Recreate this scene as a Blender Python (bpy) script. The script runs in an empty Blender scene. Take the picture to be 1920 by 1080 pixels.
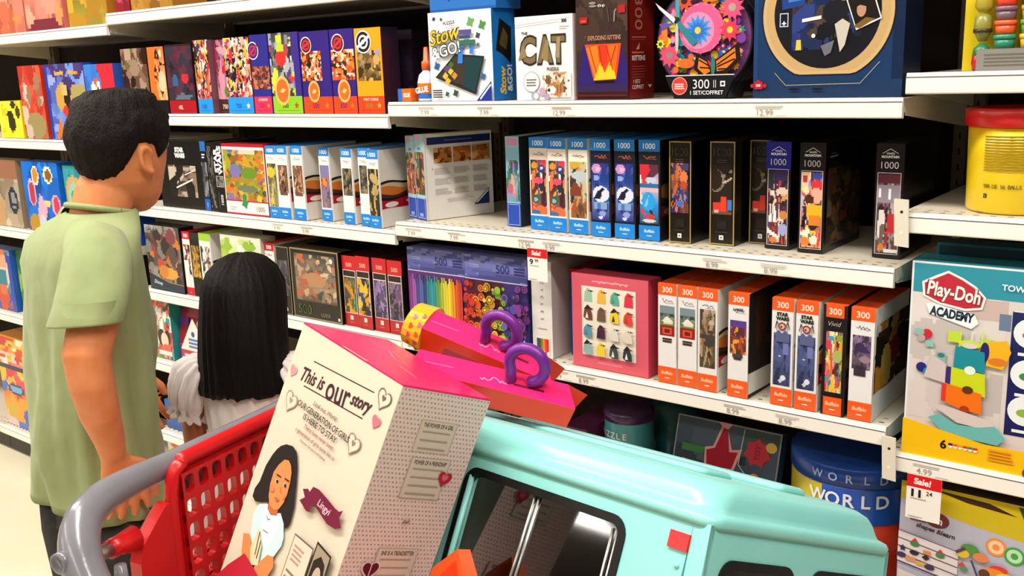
import bpy, bmesh, math, random
import numpy as np
from mathutils import Vector, Matrix, noise
PI = math.pi
scene = bpy.context.scene
C = scene.collection
rnd = random.Random(7)

# ------------------------------------------------------------------ camera
cam_d = bpy.data.cameras.new('camera')
cam_d.sensor_width = 36.0
cam_d.lens = 1832.0 / 1920.0 * 36.0
cam_d.clip_start = 0.05
cam = bpy.data.objects.new('camera', cam_d)
C.objects.link(cam)
_yaw, _pitch, _roll = math.radians(38.503), math.radians(12.737), math.radians(-2.060)
_f = Vector((-math.sin(_yaw) * math.cos(_pitch), math.cos(_yaw) * math.cos(_pitch), -math.sin(_pitch)))
_r0 = Vector((math.cos(_yaw), math.sin(_yaw), 0))
_u0 = _r0.cross(_f)
_r = _r0 * math.cos(_roll) + _u0 * math.sin(_roll)
_u = -_r0 * math.sin(_roll) + _u0 * math.cos(_roll)
_m = Matrix((( _r.x, _u.x, -_f.x), (_r.y, _u.y, -_f.y), (_r.z, _u.z, -_f.z))).to_4x4()
_m.translation = Vector((1.7319, -1.7185, 1.5293))
cam.matrix_world = _m
scene.camera = cam

# ------------------------------------------------------------------ light
world = bpy.data.worlds.new('store_air')
scene.world = world
world.use_nodes = True
_bg = world.node_tree.nodes['Background']
_bg.inputs[0].default_value = (1.0, 0.93, 0.86, 1)
_bg.inputs[1].default_value = 0.08
scene.view_settings.view_transform = 'Standard'
scene.view_settings.look = 'None'
scene.view_settings.gamma = 1.0
scene.view_settings.use_curve_mapping = False
scene.view_settings.exposure = 0.12

def ceiling_lamp(name, loc, sx, sy, power, col=(1.0, 0.95, 0.88)):
    d = bpy.data.lights.new(name, 'AREA')
    d.shape = 'RECTANGLE'
    d.size, d.size_y = sx, sy
    d.energy = power
    d.color = col
    o = bpy.data.objects.new(name, d)
    o.location = loc
    C.objects.link(o)
    return o
for _k, _x in enumerate((-4.6, -2.2, 0.2, 2.6)):
    ceiling_lamp('fluorescent_lamp', (_x, -1.30, 3.28), 1.9, 0.30, 62)
    ceiling_lamp('fluorescent_lamp', (_x, -3.4, 3.28), 1.9, 0.30, 26)

for _x in (-7.45, -5.2, -2.9):
    ceiling_lamp('fluorescent_lamp', (_x, -6.25, 3.28), 1.2, 0.5, 44)

# ------------------------------------------------------------------ colour
def lin(c):
    return c / 12.92 if c <= 0.04045 else ((c + 0.055) / 1.055) ** 2.4
_hexc = {}
def hx(s):
    """'rrggbb' (sRGB) -> linear tuple"""
    if not isinstance(s, str):
        return s
    if s not in _hexc:
        _hexc[s] = tuple(lin(int(s[i:i + 2], 16) / 255) for i in (0, 2, 4))
    return _hexc[s]

# ------------------------------------------------------------------ materials
def new_mat(name, rough=0.5, spec=0.4, col=None, metal=0.0):
    m = bpy.data.materials.new(name)
    m.use_nodes = True
    nt = m.node_tree
    b = nt.nodes['Principled BSDF']
    b.inputs['Roughness'].default_value = rough
    b.inputs['Specular IOR Level'].default_value = spec
    b.inputs['Metallic'].default_value = metal
    if col is not None:
        b.inputs['Base Color'].default_value = (*hx(col), 1)
    return m, nt, b

def printed(name, rough, spec, coat=0.0, grain=0.06, gscale=900.0):
    """ink on card: the colour attribute of the mesh with a little fibre grain"""
    m, nt, b = new_mat(name, rough, spec)
    a = nt.nodes.new('ShaderNodeAttribute'); a.attribute_name = 'ink'
    n = nt.nodes.new('ShaderNodeTexNoise'); n.inputs['Scale'].default_value = gscale
    tc = nt.nodes.new('ShaderNodeTexCoord')
    nt.links.new(tc.outputs['Object'], n.inputs['Vector'])
    mr = nt.nodes.new('ShaderNodeMapRange')
    mr.inputs[3].default_value = 1 - grain; mr.inputs[4].default_value = 1 + grain
    nt.links.new(n.outputs[0], mr.inputs[0])
    mx = nt.nodes.new('ShaderNodeMix'); mx.data_type = 'RGBA'; mx.blend_type = 'MULTIPLY'
    mx.inputs[0].default_value = 1.0
    nt.links.new(a.outputs['Color'], mx.inputs[6]); nt.links.new(mr.outputs[0], mx.inputs[7])
    nt.links.new(mx.outputs[2], b.inputs['Base Color'])
    b.inputs['Coat Weight'].default_value = coat
    b.inputs['Coat Roughness'].default_value = 0.15
    return m
CARD = printed('printed_card', 0.5, 0.3)
GLOSS = printed('glossy_printed_card', 0.28, 0.4, 0.15)
PLASTIC = printed('moulded_plastic', 0.32, 0.5, 0.1, 0.03, 300)
MATTE = printed('matte_paint', 0.75, 0.2, 0, 0.05, 200)
STEEL = printed('painted_steel', 0.42, 0.35, 0, 0.03, 120)

def noisy(name, c1, c2, scale, rough, bump=0.0, bscale=None, stretch=(1, 1, 1), spec=0.3, sub=0.0, sheen=0.0, metal=0.0, detail=4, bdist=0.004):
    m, nt, b = new_mat(name, rough, spec, metal=metal)
    tc = nt.nodes.new('ShaderNodeTexCoord')
    mp = nt.nodes.new('ShaderNodeMapping'); mp.inputs['Scale'].default_value = stretch
    nt.links.new(tc.outputs['Object'], mp.inputs['Vector'])
    n = nt.nodes.new('ShaderNodeTexNoise'); n.inputs['Scale'].default_value = scale; n.inputs['Detail'].default_value = detail
    nt.links.new(mp.outputs[0], n.inputs['Vector'])
    r = nt.nodes.new('ShaderNodeValToRGB')
    r.color_ramp.elements[0].position = 0.3; r.color_ramp.elements[1].position = 0.7
    r.color_ramp.elements[0].color = (*hx(c1), 1); r.color_ramp.elements[1].color = (*hx(c2), 1)
    nt.links.new(n.outputs[0], r.inputs[0]); nt.links.new(r.outputs[0], b.inputs['Base Color'])
    if bump:
        n2 = nt.nodes.new('ShaderNodeTexNoise'); n2.inputs['Scale'].default_value = bscale or scale
        nt.links.new(mp.outputs[0], n2.inputs['Vector'])
        bp = nt.nodes.new('ShaderNodeBump'); bp.inputs['Strength'].default_value = bump; bp.inputs['Distance'].default_value = bdist
        nt.links.new(n2.outputs[0], bp.inputs['Height']); nt.links.new(bp.outputs[0], b.inputs['Normal'])
    b.inputs['Subsurface Weight'].default_value = sub
    if sub:
        b.inputs['Subsurface Radius'].default_value = (0.01, 0.004, 0.002)
    b.inputs['Sheen Weight'].default_value = sheen
    return m
SKIN_BOY = noisy('boy_skin', 'd6804e', 'e2905e', 30, 0.5, 0.05, 200, sub=0.08)
SKIN_GIRL = noisy('girl_skin', '9a5536', 'a8623f', 30, 0.5, 0.05, 200, sub=0.08)
HAIR = noisy('black_hair', '020101', '070403', 90, 0.65, 0.5, 160, (1, 1, 0.12), spec=0.2)
HAIR_SHORT = noisy('short_brown_hair', '0c0605', '1c0e09', 160, 0.7, 0.8, 320, (1, 1, 0.5), spec=0.2)
SHIRT = noisy('sage_jersey', '8a9665', '95a170', 14, 0.85, 0.35, 17, (1, 1, 0.55), sheen=0.15, bdist=0.02)
TROUSER = noisy('charcoal_cloth', '2a2a2c', '3a3838', 60, 0.9, 0.2, 500)
WHITE_CLOTH = noisy('white_cotton', 'd9cfca', 'e8e0dc', 20, 0.85, 0.15, 400, sheen=0.1)
SHOE = noisy('dark_shoe', '1c1c1e', '2b2b2d', 40, 0.6)
RED_PLASTIC = noisy('red_cart_plastic', 'c30d14', 'd01218', 12, 0.33, 0.04, 260, spec=0.5)
GREY_PLASTIC = noisy('grey_handle_plastic', '6f6d74', '7b7980', 12, 0.2, 0.03, 200, spec=0.5)
CHROME = noisy('zinc_steel', '9c9c98', 'b5b4ae', 60, 0.3, metal=0.9)
RUBBER = noisy('caster_rubber', '232323', '303030', 40, 0.7)
MINT = noisy('mint_plastic', '86d0ca', '8ed6d0', 9, 0.3, 0.02, 120, spec=0.5)
BLACK_TRIM = noisy('black_trim', '0a0b0c', '131415', 60, 0.4)
PURPLE = noisy('purple_plastic', '6b1f86', '7a2a96', 20, 0.35, spec=0.5)
FLOOR = noisy('floor_tile', 'd8cfb4', 'e0d8c0', 3, 0.28, 0.02, 40)
CEIL = noisy('ceiling_tile', 'cfc8bb', 'd8d2c6', 40, 0.9)
BACKING = noisy('brown_backing', '1a100c', '241711', 25, 0.85)
def smoke_pane():
    m, nt, b = new_mat('clear_plastic_pane', 0.05, 0.5, '5c5250')
    b.inputs['Transmission Weight'].default_value = 1.0
    b.inputs['IOR'].default_value = 1.3
    return m
PANE = smoke_pane()

# ------------------------------------------------------------------ mesh builder
_txt = {}
def text_geo(s, bold, shear):
    key = (s, bold, shear)
    if key not in _txt:
        cu = bpy.data.curves.new('t', 'FONT')
        cu.body = s; cu.size = 1.0; cu.offset = bold; cu.shear = shear
        cu.resolution_u = 3
        cu.align_x = 'CENTER'
        ob = bpy.data.objects.new('t', cu)
        C.objects.link(ob)
        dg = bpy.context.evaluated_depsgraph_get()
        me = ob.evaluated_get(dg).to_mesh()
        v = np.array([(p.co.x, p.co.y) for p in me.vertices]) if len(me.vertices) else np.zeros((0, 2))
        f = [tuple(p.vertices) for p in me.polygons]
        ob.evaluated_get(dg).to_mesh_clear()
        bpy.data.objects.remove(ob); bpy.data.curves.remove(cu)
        if len(v):
            v[:, 0] -= (v[:, 0].min() + v[:, 0].max()) / 2
            v[:, 1] -= 0.345
            v /= 0.69          # capital height -> 1
        _txt[key] = (v, f)
    return _txt[key]

class MB:
    """collects coloured polygons, links them as ONE mesh object"""
    def __init__(s, *mats):
        s.v = []; s.f = []; s.c = []; s.m = []; s.n = 0
        s.mats = list(mats) or [CARD]
        s.mat = 0
        s.smooth = []
    def add(s, verts, faces, col, smooth=False):
        b = s.n
        s.v.extend([tuple(p) for p in verts]); s.n += len(verts)
        many = isinstance(col, list)
        for i, f in enumerate(faces):
            s.f.append(tuple(b + k for k in f)); s.c.append(hx(col[i]) if many else hx(col)); s.m.append(s.mat); s.smooth.append(smooth)
    def box(s, x0, y0, z0, x1, y1, z1, col):
        v = [(x, y, z) for z in (z0, z1) for y in (y0, y1) for x in (x0, x1)]
        s.add(v, [(0, 2, 3, 1), (4, 5, 7, 6), (0, 1, 5, 4), (2, 6, 7, 3), (0, 4, 6, 2), (1, 3, 7, 5)], col)
    def hexa(s, P, col):
        """P: 4 bottom + 4 top points (counter-clockwise)"""
        s.add(P, [(3, 2, 1, 0), (4, 5, 6, 7), (0, 1, 5, 4), (1, 2, 6, 5), (2, 3, 7, 6), (3, 0, 4, 7)], col)
    def loft(s, rings, col, cap=True, closed=True, smooth=True):
        n = len(rings[0]); V = [p for r in rings for p in r]; F = []
        m = n if closed else n - 1
        for k in range(len(rings) - 1):
            for i in range(m):
                j = (i + 1) % n
                F.append((k * n + i, k * n + j, (k + 1) * n + j, (k + 1) * n + i))
        if cap and closed:
            F.append(tuple(range(n - 1, -1, -1))); F.append(tuple((len(rings) - 1) * n + i for i in range(n)))
        s.add(V, F, col, smooth)
    def tube(s, pts, rad, col, n=14, cap=True):
        pts = [Vector(p) for p in pts]
        rad = rad if isinstance(rad, (list, tuple)) else [rad] * len(pts)
        rings = []; side = None
        for k, p in enumerate(pts):
            t = (pts[min(k + 1, len(pts) - 1)] - pts[max(k - 1, 0)]).normalized()
            if side is None:
                side = t.cross(Vector((0, 0, 1)) if abs(t.z) < 0.9 else Vector((1, 0, 0))).normalized()
            else:
                side = (side - t * side.dot(t)).normalized()
            w = t.cross(side)
            r = rad[k]
            ra, rb = r if isinstance(r, tuple) else (r, r)
            rings.append([p + side * ra * math.cos(2 * PI * i / n) + w * rb * math.sin(2 * PI * i / n) for i in range(n)])
        s.loft(rings, col, cap)
    def ball(s, c, r, col, n=16, m=10):
        c = Vector(c); r = r if isinstance(r, (tuple, list)) else (r, r, r)
        rings = []
        for k in range(m + 1):
            a = -PI / 2 + PI * (0.02 + 0.96 * k / m)
            rings.append([c + Vector((r[0] * math.cos(a) * math.cos(2 * PI * i / n), r[1] * math.cos(a) * math.sin(2 * PI * i / n), r[2] * math.sin(a))) for i in range(n)])
        s.loft(rings, col)
    def build(s, name, parent=None, label=None, cat=None, group=None, kind=None):
        me = bpy.data.meshes.new(name)
        V = np.array([tuple(p) for p in s.v], dtype=float).reshape(-1, 3)
        if parent is not None:
            org = world_at(parent)
        else:
            lo, hi = V.min(0), V.max(0); org = Vector(((lo[0] + hi[0]) / 2, (lo[1] + hi[1]) / 2, lo[2]))
        me.from_pydata((V - np.array(org)).tolist(), [], s.f)
        for m in s.mats:
            me.materials.append(m)
        np_m = np.array(s.m, dtype=np.int32)
        me.polygons.foreach_set('material_index', np_m)
        me.polygons.foreach_set('use_smooth', np.array(s.smooth, dtype=bool))
        a = me.color_attributes.new('ink', 'FLOAT_COLOR', 'CORNER')
        cnt = np.array([len(f) for f in s.f])
        col = np.ones((len(s.f), 4), dtype=np.float32)
        if len(s.f):
            col[:, :3] = np.array([tuple(c) for c in s.c], dtype=np.float32)
        a.data.foreach_set('color', np.repeat(col, cnt, axis=0).ravel())
        me.update()
        o = link(me, name, parent, label, cat, group, kind)
        if parent is None:
            o.location = org
        return o

def world_at(o):
    p = Vector((0, 0, 0))
    while o is not None:
        p = p + o.location; o = o.parent
    return p
def link(me, name, parent=None, label=None, cat=None, group=None, kind=None):
    o = bpy.data.objects.new(name, me)
    C.objects.link(o)
    if parent is not None:
        o.parent = parent
    return tag(o, label, cat, group, kind)
def tag(o, label=None, cat=None, group=None, kind=None):
    for k, v in (('label', label), ('category', cat), ('group', group), ('kind', kind)):
        if v:
            o[k] = v
    return o
def thing(name, label, cat, loc=(0, 0, 0), group=None):
    o = bpy.data.objects.new(name, None)
    o.empty_display_size = 0.05
    o.location = loc
    C.objects.link(o)
    return tag(o, label, cat, group)

# ------------------------------------------------------------------ printing on a face
class Face:
    """a flat face with its origin lower left; coordinates 0..1 across and up"""
    def __init__(s, mb, o, u, v, w, h, layer=0.0002):
        s.mb = mb; s.o = Vector(o); s.u = Vector(u).normalized(); s.v = Vector(v).normalized()
        s.n = s.u.cross(s.v); s.w = w; s.h = h; s.d = layer
    def P(s, x, y):
        return s.o + s.u * (x * s.w) + s.v * (y * s.h) + s.n * s.d
    def up(s):
        s.d += 0.00012
    def poly(s, pts, col):
        s.mb.add([s.P(*p) for p in pts], [tuple(range(len(pts)))], col); s.up()
    def rect(s, x0, y0, x1, y1, col):
        s.poly([(x0, y0), (x1, y0), (x1, y1), (x0, y1)], col)
    def ell(s, cx, cy, rx, ry, col, n=20, a0=0.0, a1=2 * PI):
        full = abs(a1 - a0 - 2 * PI) < 1e-6
        k = n if full else n + 1
        s.poly([(cx + rx * math.cos(a0 + (a1 - a0) * i / n), cy + ry * math.sin(a0 + (a1 - a0) * i / n)) for i in range(k)], col)
    def circ(s, cx, cy, r, col, n=20):
        s.ell(cx, cy, r, r * s.w / s.h, col, n)
    def frame(s, x0, y0, x1, y1, t, col):
        ty = t * s.w / s.h
        s.rect(x0, y0, x1, y0 + ty, col); s.rect(x0, y1 - ty, x1, y1, col); s.rect(x0, y0, x0 + t, y1, col); s.rect(x1 - t, y0, x1, y1, col)
    def line(s, pts, t, col):
        """polyline of thickness t (fraction of width)"""
        q = s.w / s.h
        for (ax, ay), (bx, by) in zip(pts[:-1], pts[1:]):
            dx, dy = bx - ax, (by - ay) / q
            L = math.hypot(dx, dy) or 1
            nx, ny = -dy / L * t / 2, dx / L * t / 2 * q
            s.poly([(ax - nx, ay - ny), (bx - nx, by - ny), (bx + nx, by + ny), (ax + nx, ay + ny)], col)
            s.d -= 0.00012
        s.up()
    def text(s, t, cx, cy, hgt, col, bold=0.0, shear=0.0, rot=0.0, wmax=None, sx=1.0):
        """hgt: capital height as a fraction of the face height; wmax: greatest width as a fraction of the face width"""
        v, f = text_geo(t, bold, shear)
        if not len(v):
            return
        H = hgt * s.h
        wd = (v[:, 0].max() - v[:, 0].min()) * H * sx
        if wmax and wd > wmax * s.w:
            sx *= wmax * s.w / wd
        c0, s0 = math.cos(rot), math.sin(rot)
        base = s.P(cx, cy)
        X = v[:, 0] * H * sx; Y = v[:, 1] * H
        R = X * c0 - Y * s0; U = X * s0 + Y * c0
        P = np.array(base)[None] + R[:, None] * np.array(s.u)[None] + U[:, None] * np.array(s.v)[None]
        s.mb.add(P.tolist(), f, col); s.up()
    def lines(s, x0, y0, x1, y1, k, col, t=0.45, seed=1, rag=0.3):
        """small print that cannot be read: thin bars of uneven length"""
        r = random.Random(seed); st = (y1 - y0) / k
        for i in range(k):
            yb = y1 - (i + 1) * st
            s.rect(x0, yb, x1 - (x1 - x0) * rag * r.random(), yb + st * t, col); s.d -= 0.00012
        s.up()
    def scrawl(s, x0, x1, y, a, col, t=0.03, k=9, seed=1):
        """handwriting that cannot be read"""
        r = random.Random(seed)
        s.line([(x0 + (x1 - x0) * i / k, y + a * (r.random() - 0.5) * (2 if i % 2 else 1.2)) for i in range(k + 1)], t, col)
    def star(s, cx, cy, r, col, k=5, inner=0.45, rot=PI / 2):
        q = s.w / s.h
        s.poly([(cx + r * (1 if i % 2 == 0 else inner) * math.cos(rot + PI * i / k), cy + r * q * (1 if i % 2 == 0 else inner) * math.sin(rot + PI * i / k)) for i in range(2 * k)], col)
    def heart(s, cx, cy, r, col, rot=0.0):
        q = s.w / s.h; pts = []
        for i in range(20):
            a = 2 * PI * i / 20
            x = 16 * math.sin(a) ** 3 / 17; y = (13 * math.cos(a) - 5 * math.cos(2 * a) - 2 * math.cos(3 * a) - math.cos(4 * a)) / 17
            pts.append((cx + r * (x * math.cos(rot) - y * math.sin(rot)), cy + r * q * (x * math.sin(rot) + y * math.cos(rot))))
        s.poly(pts, col)
    def flower(s, cx, cy, r, col, mid, k=10, inner=0.3):
        s.star(cx, cy, r, col, k, 0.62); s.circ(cx, cy, r * inner, mid, 12)
    def pic(s, x0, y0, x1, y1, nx, ny, pal, seed=1, n=60, size=(0.06, 0.2), bg=None, shapes=(), streak=1.0):
        """a printed picture: many small quads, coloured by overlapping blobs of a palette"""
        r = random.Random(seed)
        gy, gx = np.mgrid[0:ny, 0:nx]
        gx = (gx + 0.5) / nx; gy = (gy + 0.5) / ny
        img = np.zeros((ny, nx, 3))
        bg = bg or [pal[0], pal[-1]]
        B = np.array([hx(c) for c in bg])
        t = gy * (len(B) - 1); i0 = np.clip(t.astype(int), 0, max(len(B) - 2, 0)); fr = (t - i0)[..., None]
        img[:] = B[i0] * (1 - fr) + B[np.minimum(i0 + 1, len(B) - 1)] * fr
        asp = (x1 - x0) * s.w / max((y1 - y0) * s.h, 1e-6)
        for _ in range(n):
            c = hx(pal[r.randrange(len(pal))]); sz = r.uniform(*size)
            rx, ry = sz * r.uniform(0.6, 1.4) / (asp ** 0.5), sz * r.uniform(0.6, 1.4) * (asp ** 0.5) * streak
            cx, cy, a = r.random(), r.random(), r.random() * PI
            dx, dy = gx - cx, gy - cy
            X = (dx * math.cos(a) + dy * math.sin(a)) / rx; Y = (-dx * math.sin(a) + dy * math.cos(a)) / ry
            img[X * X + Y * Y < 1] = np.array(c) * r.uniform(0.75, 1.15)
        for sh in shapes:
            c = np.array(hx(sh[-1]))
            if sh[0] == 'e':
                img[((gx - sh[1]) / sh[3]) ** 2 + ((gy - sh[2]) / sh[4]) ** 2 < 1] = c
            elif sh[0] == 'r':
                img[(gx > sh[1]) & (gx < sh[3]) & (gy > sh[2]) & (gy < sh[4])] = c
            elif sh[0] == 'p':
                m = np.zeros_like(gx, bool); p = sh[1]
                for k in range(len(p)):
                    (ax, ay), (bx, by) = p[k], p[k - 1]
                    cr = ((ay > gy) != (by > gy)) & (gx < (bx - ax) * (gy - ay) / ((by - ay) or 1e-9) + ax)
                    m ^= cr
                img[m] = c
        img = np.clip(img, 0, 1)
        xs = np.linspace(x0, x1, nx + 1); ys = np.linspace(y0, y1, ny + 1)
        o = np.array(s.o) + np.array(s.n) * s.d
        V = (o[None, None] + xs[None, :, None] * s.w * np.array(s.u) + ys[:, None, None] * s.h * np.array(s.v)).reshape(-1, 3)
        F = [(j * (nx + 1) + i, j * (nx + 1) + i + 1, (j + 1) * (nx + 1) + i + 1, (j + 1) * (nx + 1) + i) for j in range(ny) for i in range(nx)]
        s.mb.add(V.tolist(), F, [tuple(c) for c in img.reshape(-1, 3)]); s.up()

class Carton:
    """a closed card box standing on a shelf with printable faces. x0,x1 across, y0 the front, dep deep, z0 the base"""
    def __init__(s, x0, x1, y0, z0, h, dep, col, mat=CARD, yaw=0.0, pivot=None, side=None, top=None, tilt=0.0):
        s.mb = MB(mat); w = x1 - x0
        p = Vector(pivot or (x0, y0, z0))
        R = Matrix.Rotation(yaw, 3, 'Z') @ Matrix.Rotation(tilt, 3, 'X')
        T = lambda q: R @ (Vector(q) - p) + p
        s.origin = Vector((0, 0, 0))
        b = 0.0012
        P = [T(q) for q in ((x0, y0, z0), (x1, y0, z0), (x1, y0 + dep, z0), (x0, y0 + dep, z0), (x0, y0, z0 + h), (x1, y0, z0 + h), (x1, y0 + dep, z0 + h), (x0, y0 + dep, z0 + h))]
        s.mb.add(P, [(3, 2, 1, 0)], side or col); s.mb.add(P, [(4, 5, 6, 7)], top or col); s.mb.add(P, [(0, 1, 5, 4)], col)
        s.mb.add(P, [(1, 2, 6, 5)], side or col); s.mb.add(P, [(2, 3, 7, 6)], side or col); s.mb.add(P, [(3, 0, 4, 7)], side or col)
        X, Y, Z = R @ Vector((1, 0, 0)), R @ Vector((0, 1, 0)), R @ Vector((0, 0, 1))
        s.front = Face(s.mb, P[0], X, Z, w, h)
        s.right = Face(s.mb, P[1], Y, Z, dep, h)
        s.left = Face(s.mb, P[3], -Y, Z, dep, h)
        s.top = Face(s.mb, P[4], X, Y, w, dep)
    def done(s, name, label, cat='puzzle box', group=None):
        return s.mb.build(name, None, label, cat, group)

# ================================================================== the store
def plane(name, x0, y0, x1, y1, z, mat, flip=False):
    mb = MB(mat)
    mb.add([(x0, y0, z), (x1, y0, z), (x1, y1, z), (x0, y1, z)], [(3, 2, 1, 0) if flip else (0, 1, 2, 3)], 'ffffff')
    return mb.build(name, kind='structure')
plane('floor', -13, -11, 4.5, 0.9, 0.0, FLOOR)
plane('ceiling', -13, -11, 4.5, 0.9, 3.32, CEIL, True)

WHITE, LIPDARK, UNDER = 'f4efe6', '6d6258', 'b3aca0'
def slot_row(f, y, n, col):
    for i in range(n):
        x = (i + 0.5) / n
        f.rect(x - 0.3 / n, y, x + 0.05 / n, y + 0.012, col); f.d -= 0.00012
BAY = 1.22
TAGS = {}     # (bay, level) -> [(x in bay 0..1, text lines)]
def shelving_unit(k, x0, levels, label, base_z=0.125, depth=0.43, ends=(True, True)):
    x1 = x0 + BAY
    t = thing('shelving_unit', label, 'shelving unit', ((x0 + x1) / 2, 0.22, 0), 'white metal shelving units along the aisle')
    mb = MB(BACKING); mb.box(x0 + 0.002, 0.462, 0.0, x1 - 0.002, 0.475, 2.05, 'ffffff'); mb.build('back_panel', t)
    for xx in (x0 + 0.003, x1 - 0.028):
        mb = MB(STEEL); mb.box(xx, 0.435, 0.0, xx + 0.025, 0.460, 2.05, '6a5a48')
        f = Face(mb, (xx, 0.435, 0), (1, 0, 0), (0, 0, 1), 0.025, 2.05)
        for i in range(64):
            f.rect(0.4, i / 64 + 0.004, 0.6, i / 64 + 0.010, '15100c'); f.d -= 0.00012
        mb.build('upright', t)
    mb = MB(STEEL)
    mb.box(x0 + 0.002, 0.03, 0.012, x1 - 0.002, 0.05, base_z - 0.034, '2b2622')
    mb.build('kick_plate', t)
    for lv, z in enumerate([base_z] + list(levels)):
        mb = MB(STEEL)
        mb.box(x0 + 0.002, 0.006, z - 0.024, x1 - 0.002, 0.43, z, 'cfc6b4')
        f = Face(mb, (x0 + 0.002, 0.006, z), (1, 0, 0), (0, 1, 0), BAY - 0.004, 0.424)
        slot_row(f, 0.045, 46, '5a5046'); slot_row(f, 0.10, 46, '8b8173')
        if lv:
            for xx in (x0 + 0.004, x1 - 0.007):   # the tapering arm at either end
                P = [(xx, 0.03, z - 0.030), (xx, 0.43, z - 0.075), (xx, 0.43, z - 0.024), (xx, 0.03, z - 0.024)]
                mb.loft([P, [(p[0] + 0.003, p[1], p[2]) for p in P]], 'd8d0be', smooth=False)
        sh = mb.build('shelf', t)
        mb = MB(GLOSS)
        r = 0.004
        prof = [(0.008, z + 0.0015), (0.0, z + 0.0015), (-0.0015, z - 0.003), (-0.0035, z - 0.006), (-0.0035, z - 0.0315), (0.0, z - 0.0335), (0.008, z - 0.0335)]
        mb.loft([[(x, y, zz) for y, zz in prof] for x in (x0 + 0.002, x1 - 0.002)], WHITE, smooth=False)
        f = Face(mb, (x0 + 0.002, -0.0035, z - 0.0315), (1, 0, 0), (0, 0, 1), BAY - 0.004, 0.0255)
        f.rect(0, 0.97, 1, 1.05, LIPDARK)
        f.rect(0, -0.03, 1, 0.03, 'cbbf9f')
        for (tx, rows) in TAGS.get((k, lv), []):
            f.text(rows, tx, 0.32, 0.42, 'a39b93', 0.004)
            f.lines(tx - 0.016, 0.62, tx + 0.03, 0.86, 2, 'bcb4aa', 0.5, int(tx * 99)); f.rect(tx + 0.016, 0.10, tx + 0.034, 0.14, 'c4bcb2')
        mb.build('price_rail', sh)
    return t
TAGS[(2, 1)] = []
TAGS[(2, 3)] = [(0.045, '7.99'), (0.16, '7.99'), (0.335, '12.99'), (0.392, '9.99'), (0.715, '8.99'), (0.815, '8.99')]
TAGS[(2, 2)] = [(0.40, '8.99'), (0.46, '8.99'), (0.755, '8.99'), (0.845, '8.99')]
TAGS[(2, 4)] = [(0.10, '7.99'), (0.25, '7.99'), (0.42, '12.99'), (0.80, '12.99')]
TAGS[(3, 3)] = [(0.215, '9.99')]
TAGS[(3, 2)] = [(0.055, '4.99')]
TAGS[(1, 3)] = [(0.70, '9.99'), (0.78, '8.99')]
TAGS[(1, 4)] = [(0.62, '9.99'), (0.72, '9.99')]
SZ = {'F': (0.64, 0.992, 1.335, 1.705), 'L': (0.36, 0.614, 0.858, 1.136, 1.426, 1.735), 'M': (0.49, 0.867, 1.161, 1.455, 1.80), 'R': (0.49, 0.825, 1.261, 1.495, 1.88)}
shelving_unit(0, -2 * BAY, SZ['F'], 'white shelving bay at far left, behind the boy in the green shirt')
shelving_unit(1, -BAY, SZ['L'], 'white shelving bay behind the long haired girl, left of the middle bay')
shelving_unit(2, 0.0, SZ['M'], 'white middle shelving bay carrying the cat puzzle and the round flower box')
shelving_unit(4, -3 * BAY, SZ['F'], 'bare end of white shelving past the left edge of the photo')
shelving_unit(3, BAY, SZ['R'], 'white shelving bay at far right carrying the yellow modelling dough tub')

def end_bracket(z, label):
    mb = MB(STEEL)
    x = BAY + 0.003
    P = [(x - 0.004, -0.012, z - 0.050), (x + 0.020, -0.012, z - 0.052), (x + 0.016, -0.012, z + 0.030), (x - 0.008, -0.012, z + 0.031)]
    mb.loft([P, [(p[0], p[1] + 0.004, p[2]) for p in P]], 'ded6c4', smooth=False)
    mb.box(x - 0.004, -0.008, z - 0.050, x - 0.0005, 0.02, z + 0.02, 'd2c9b6')
    f = Face(mb, P[0], (1, 0, 0), (0, 0, 1), 0.022, 0.082)
    f.n = Vector((0, -1, 0)); f.circ(0.45, 0.72, 0.12, '2a241e', 12); f.circ(0.5, 0.28, 0.12, 'fff4d0', 12)
    mb.build('shelf_end_bracket', None, label, 'bracket', 'cream brackets between the middle and right bays')
end_bracket(1.256, 'cream metal bracket with a screw hole beside the rightmost black puzzle box')
end_bracket(0.826, 'cream metal bracket just above the sale tag reading 11.24')

# ================================================================== goods, middle bay
BLUE, ORANGE, RED5 = '1c7fd2', 'f05a1e', 'c3161c'
M1, M2, M3, M4 = 1.455 + 0.0016, 1.161 + 0.0016, 0.867 + 0.0016, 0.49 + 0.0016
def swoosh(f, dark=0):
    """the plain side of a slim puzzle box: white card with a swooping orange, black and red picture"""
    f.rect(0.0, 0.0, 1, 1, 'ded9d2' if not dark else '15110f')
    def band(lo, hi, col):
        k = 12
        f.poly([(i / k, lo(i / k)) for i in range(k + 1)] + [(i / k, hi(i / k)) for i in range(k, -1, -1)], col)
    c = lambda a, b: b if dark else a
    w = lambda y, a, p: (lambda x: y + a * math.sin(9 * x + p) + .03 * x)
    band(w(.36, .012, 1), w(.555, .022, 0), c('c9b48c', '5a4630')); band(w(.36, .012, 1), w(.50, .030, .6), c('c8702e', '7a4a22')); band(w(.35, .012, 2), w(.42, .028, 2.2), c('4a2418', '2a1812'))
    band(w(.545, .022, 0), w(.575, .022, .2), c('1d1512', '0c0a08')); band(w(.345, .016, 2.6), w(.375, .020, 2.2), c('17120f', '0c0a08'))
    band(w(.23, .010, .5), w(.345, .016, 2.6), c('a80f2a', '5a1018')); f.ell(.20, .285, .12, .035, c('e9dcd6', '7a6a64')); f.ell(.62, .305, .16, .030, c('e2b8b0', '6a4a48'))

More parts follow.
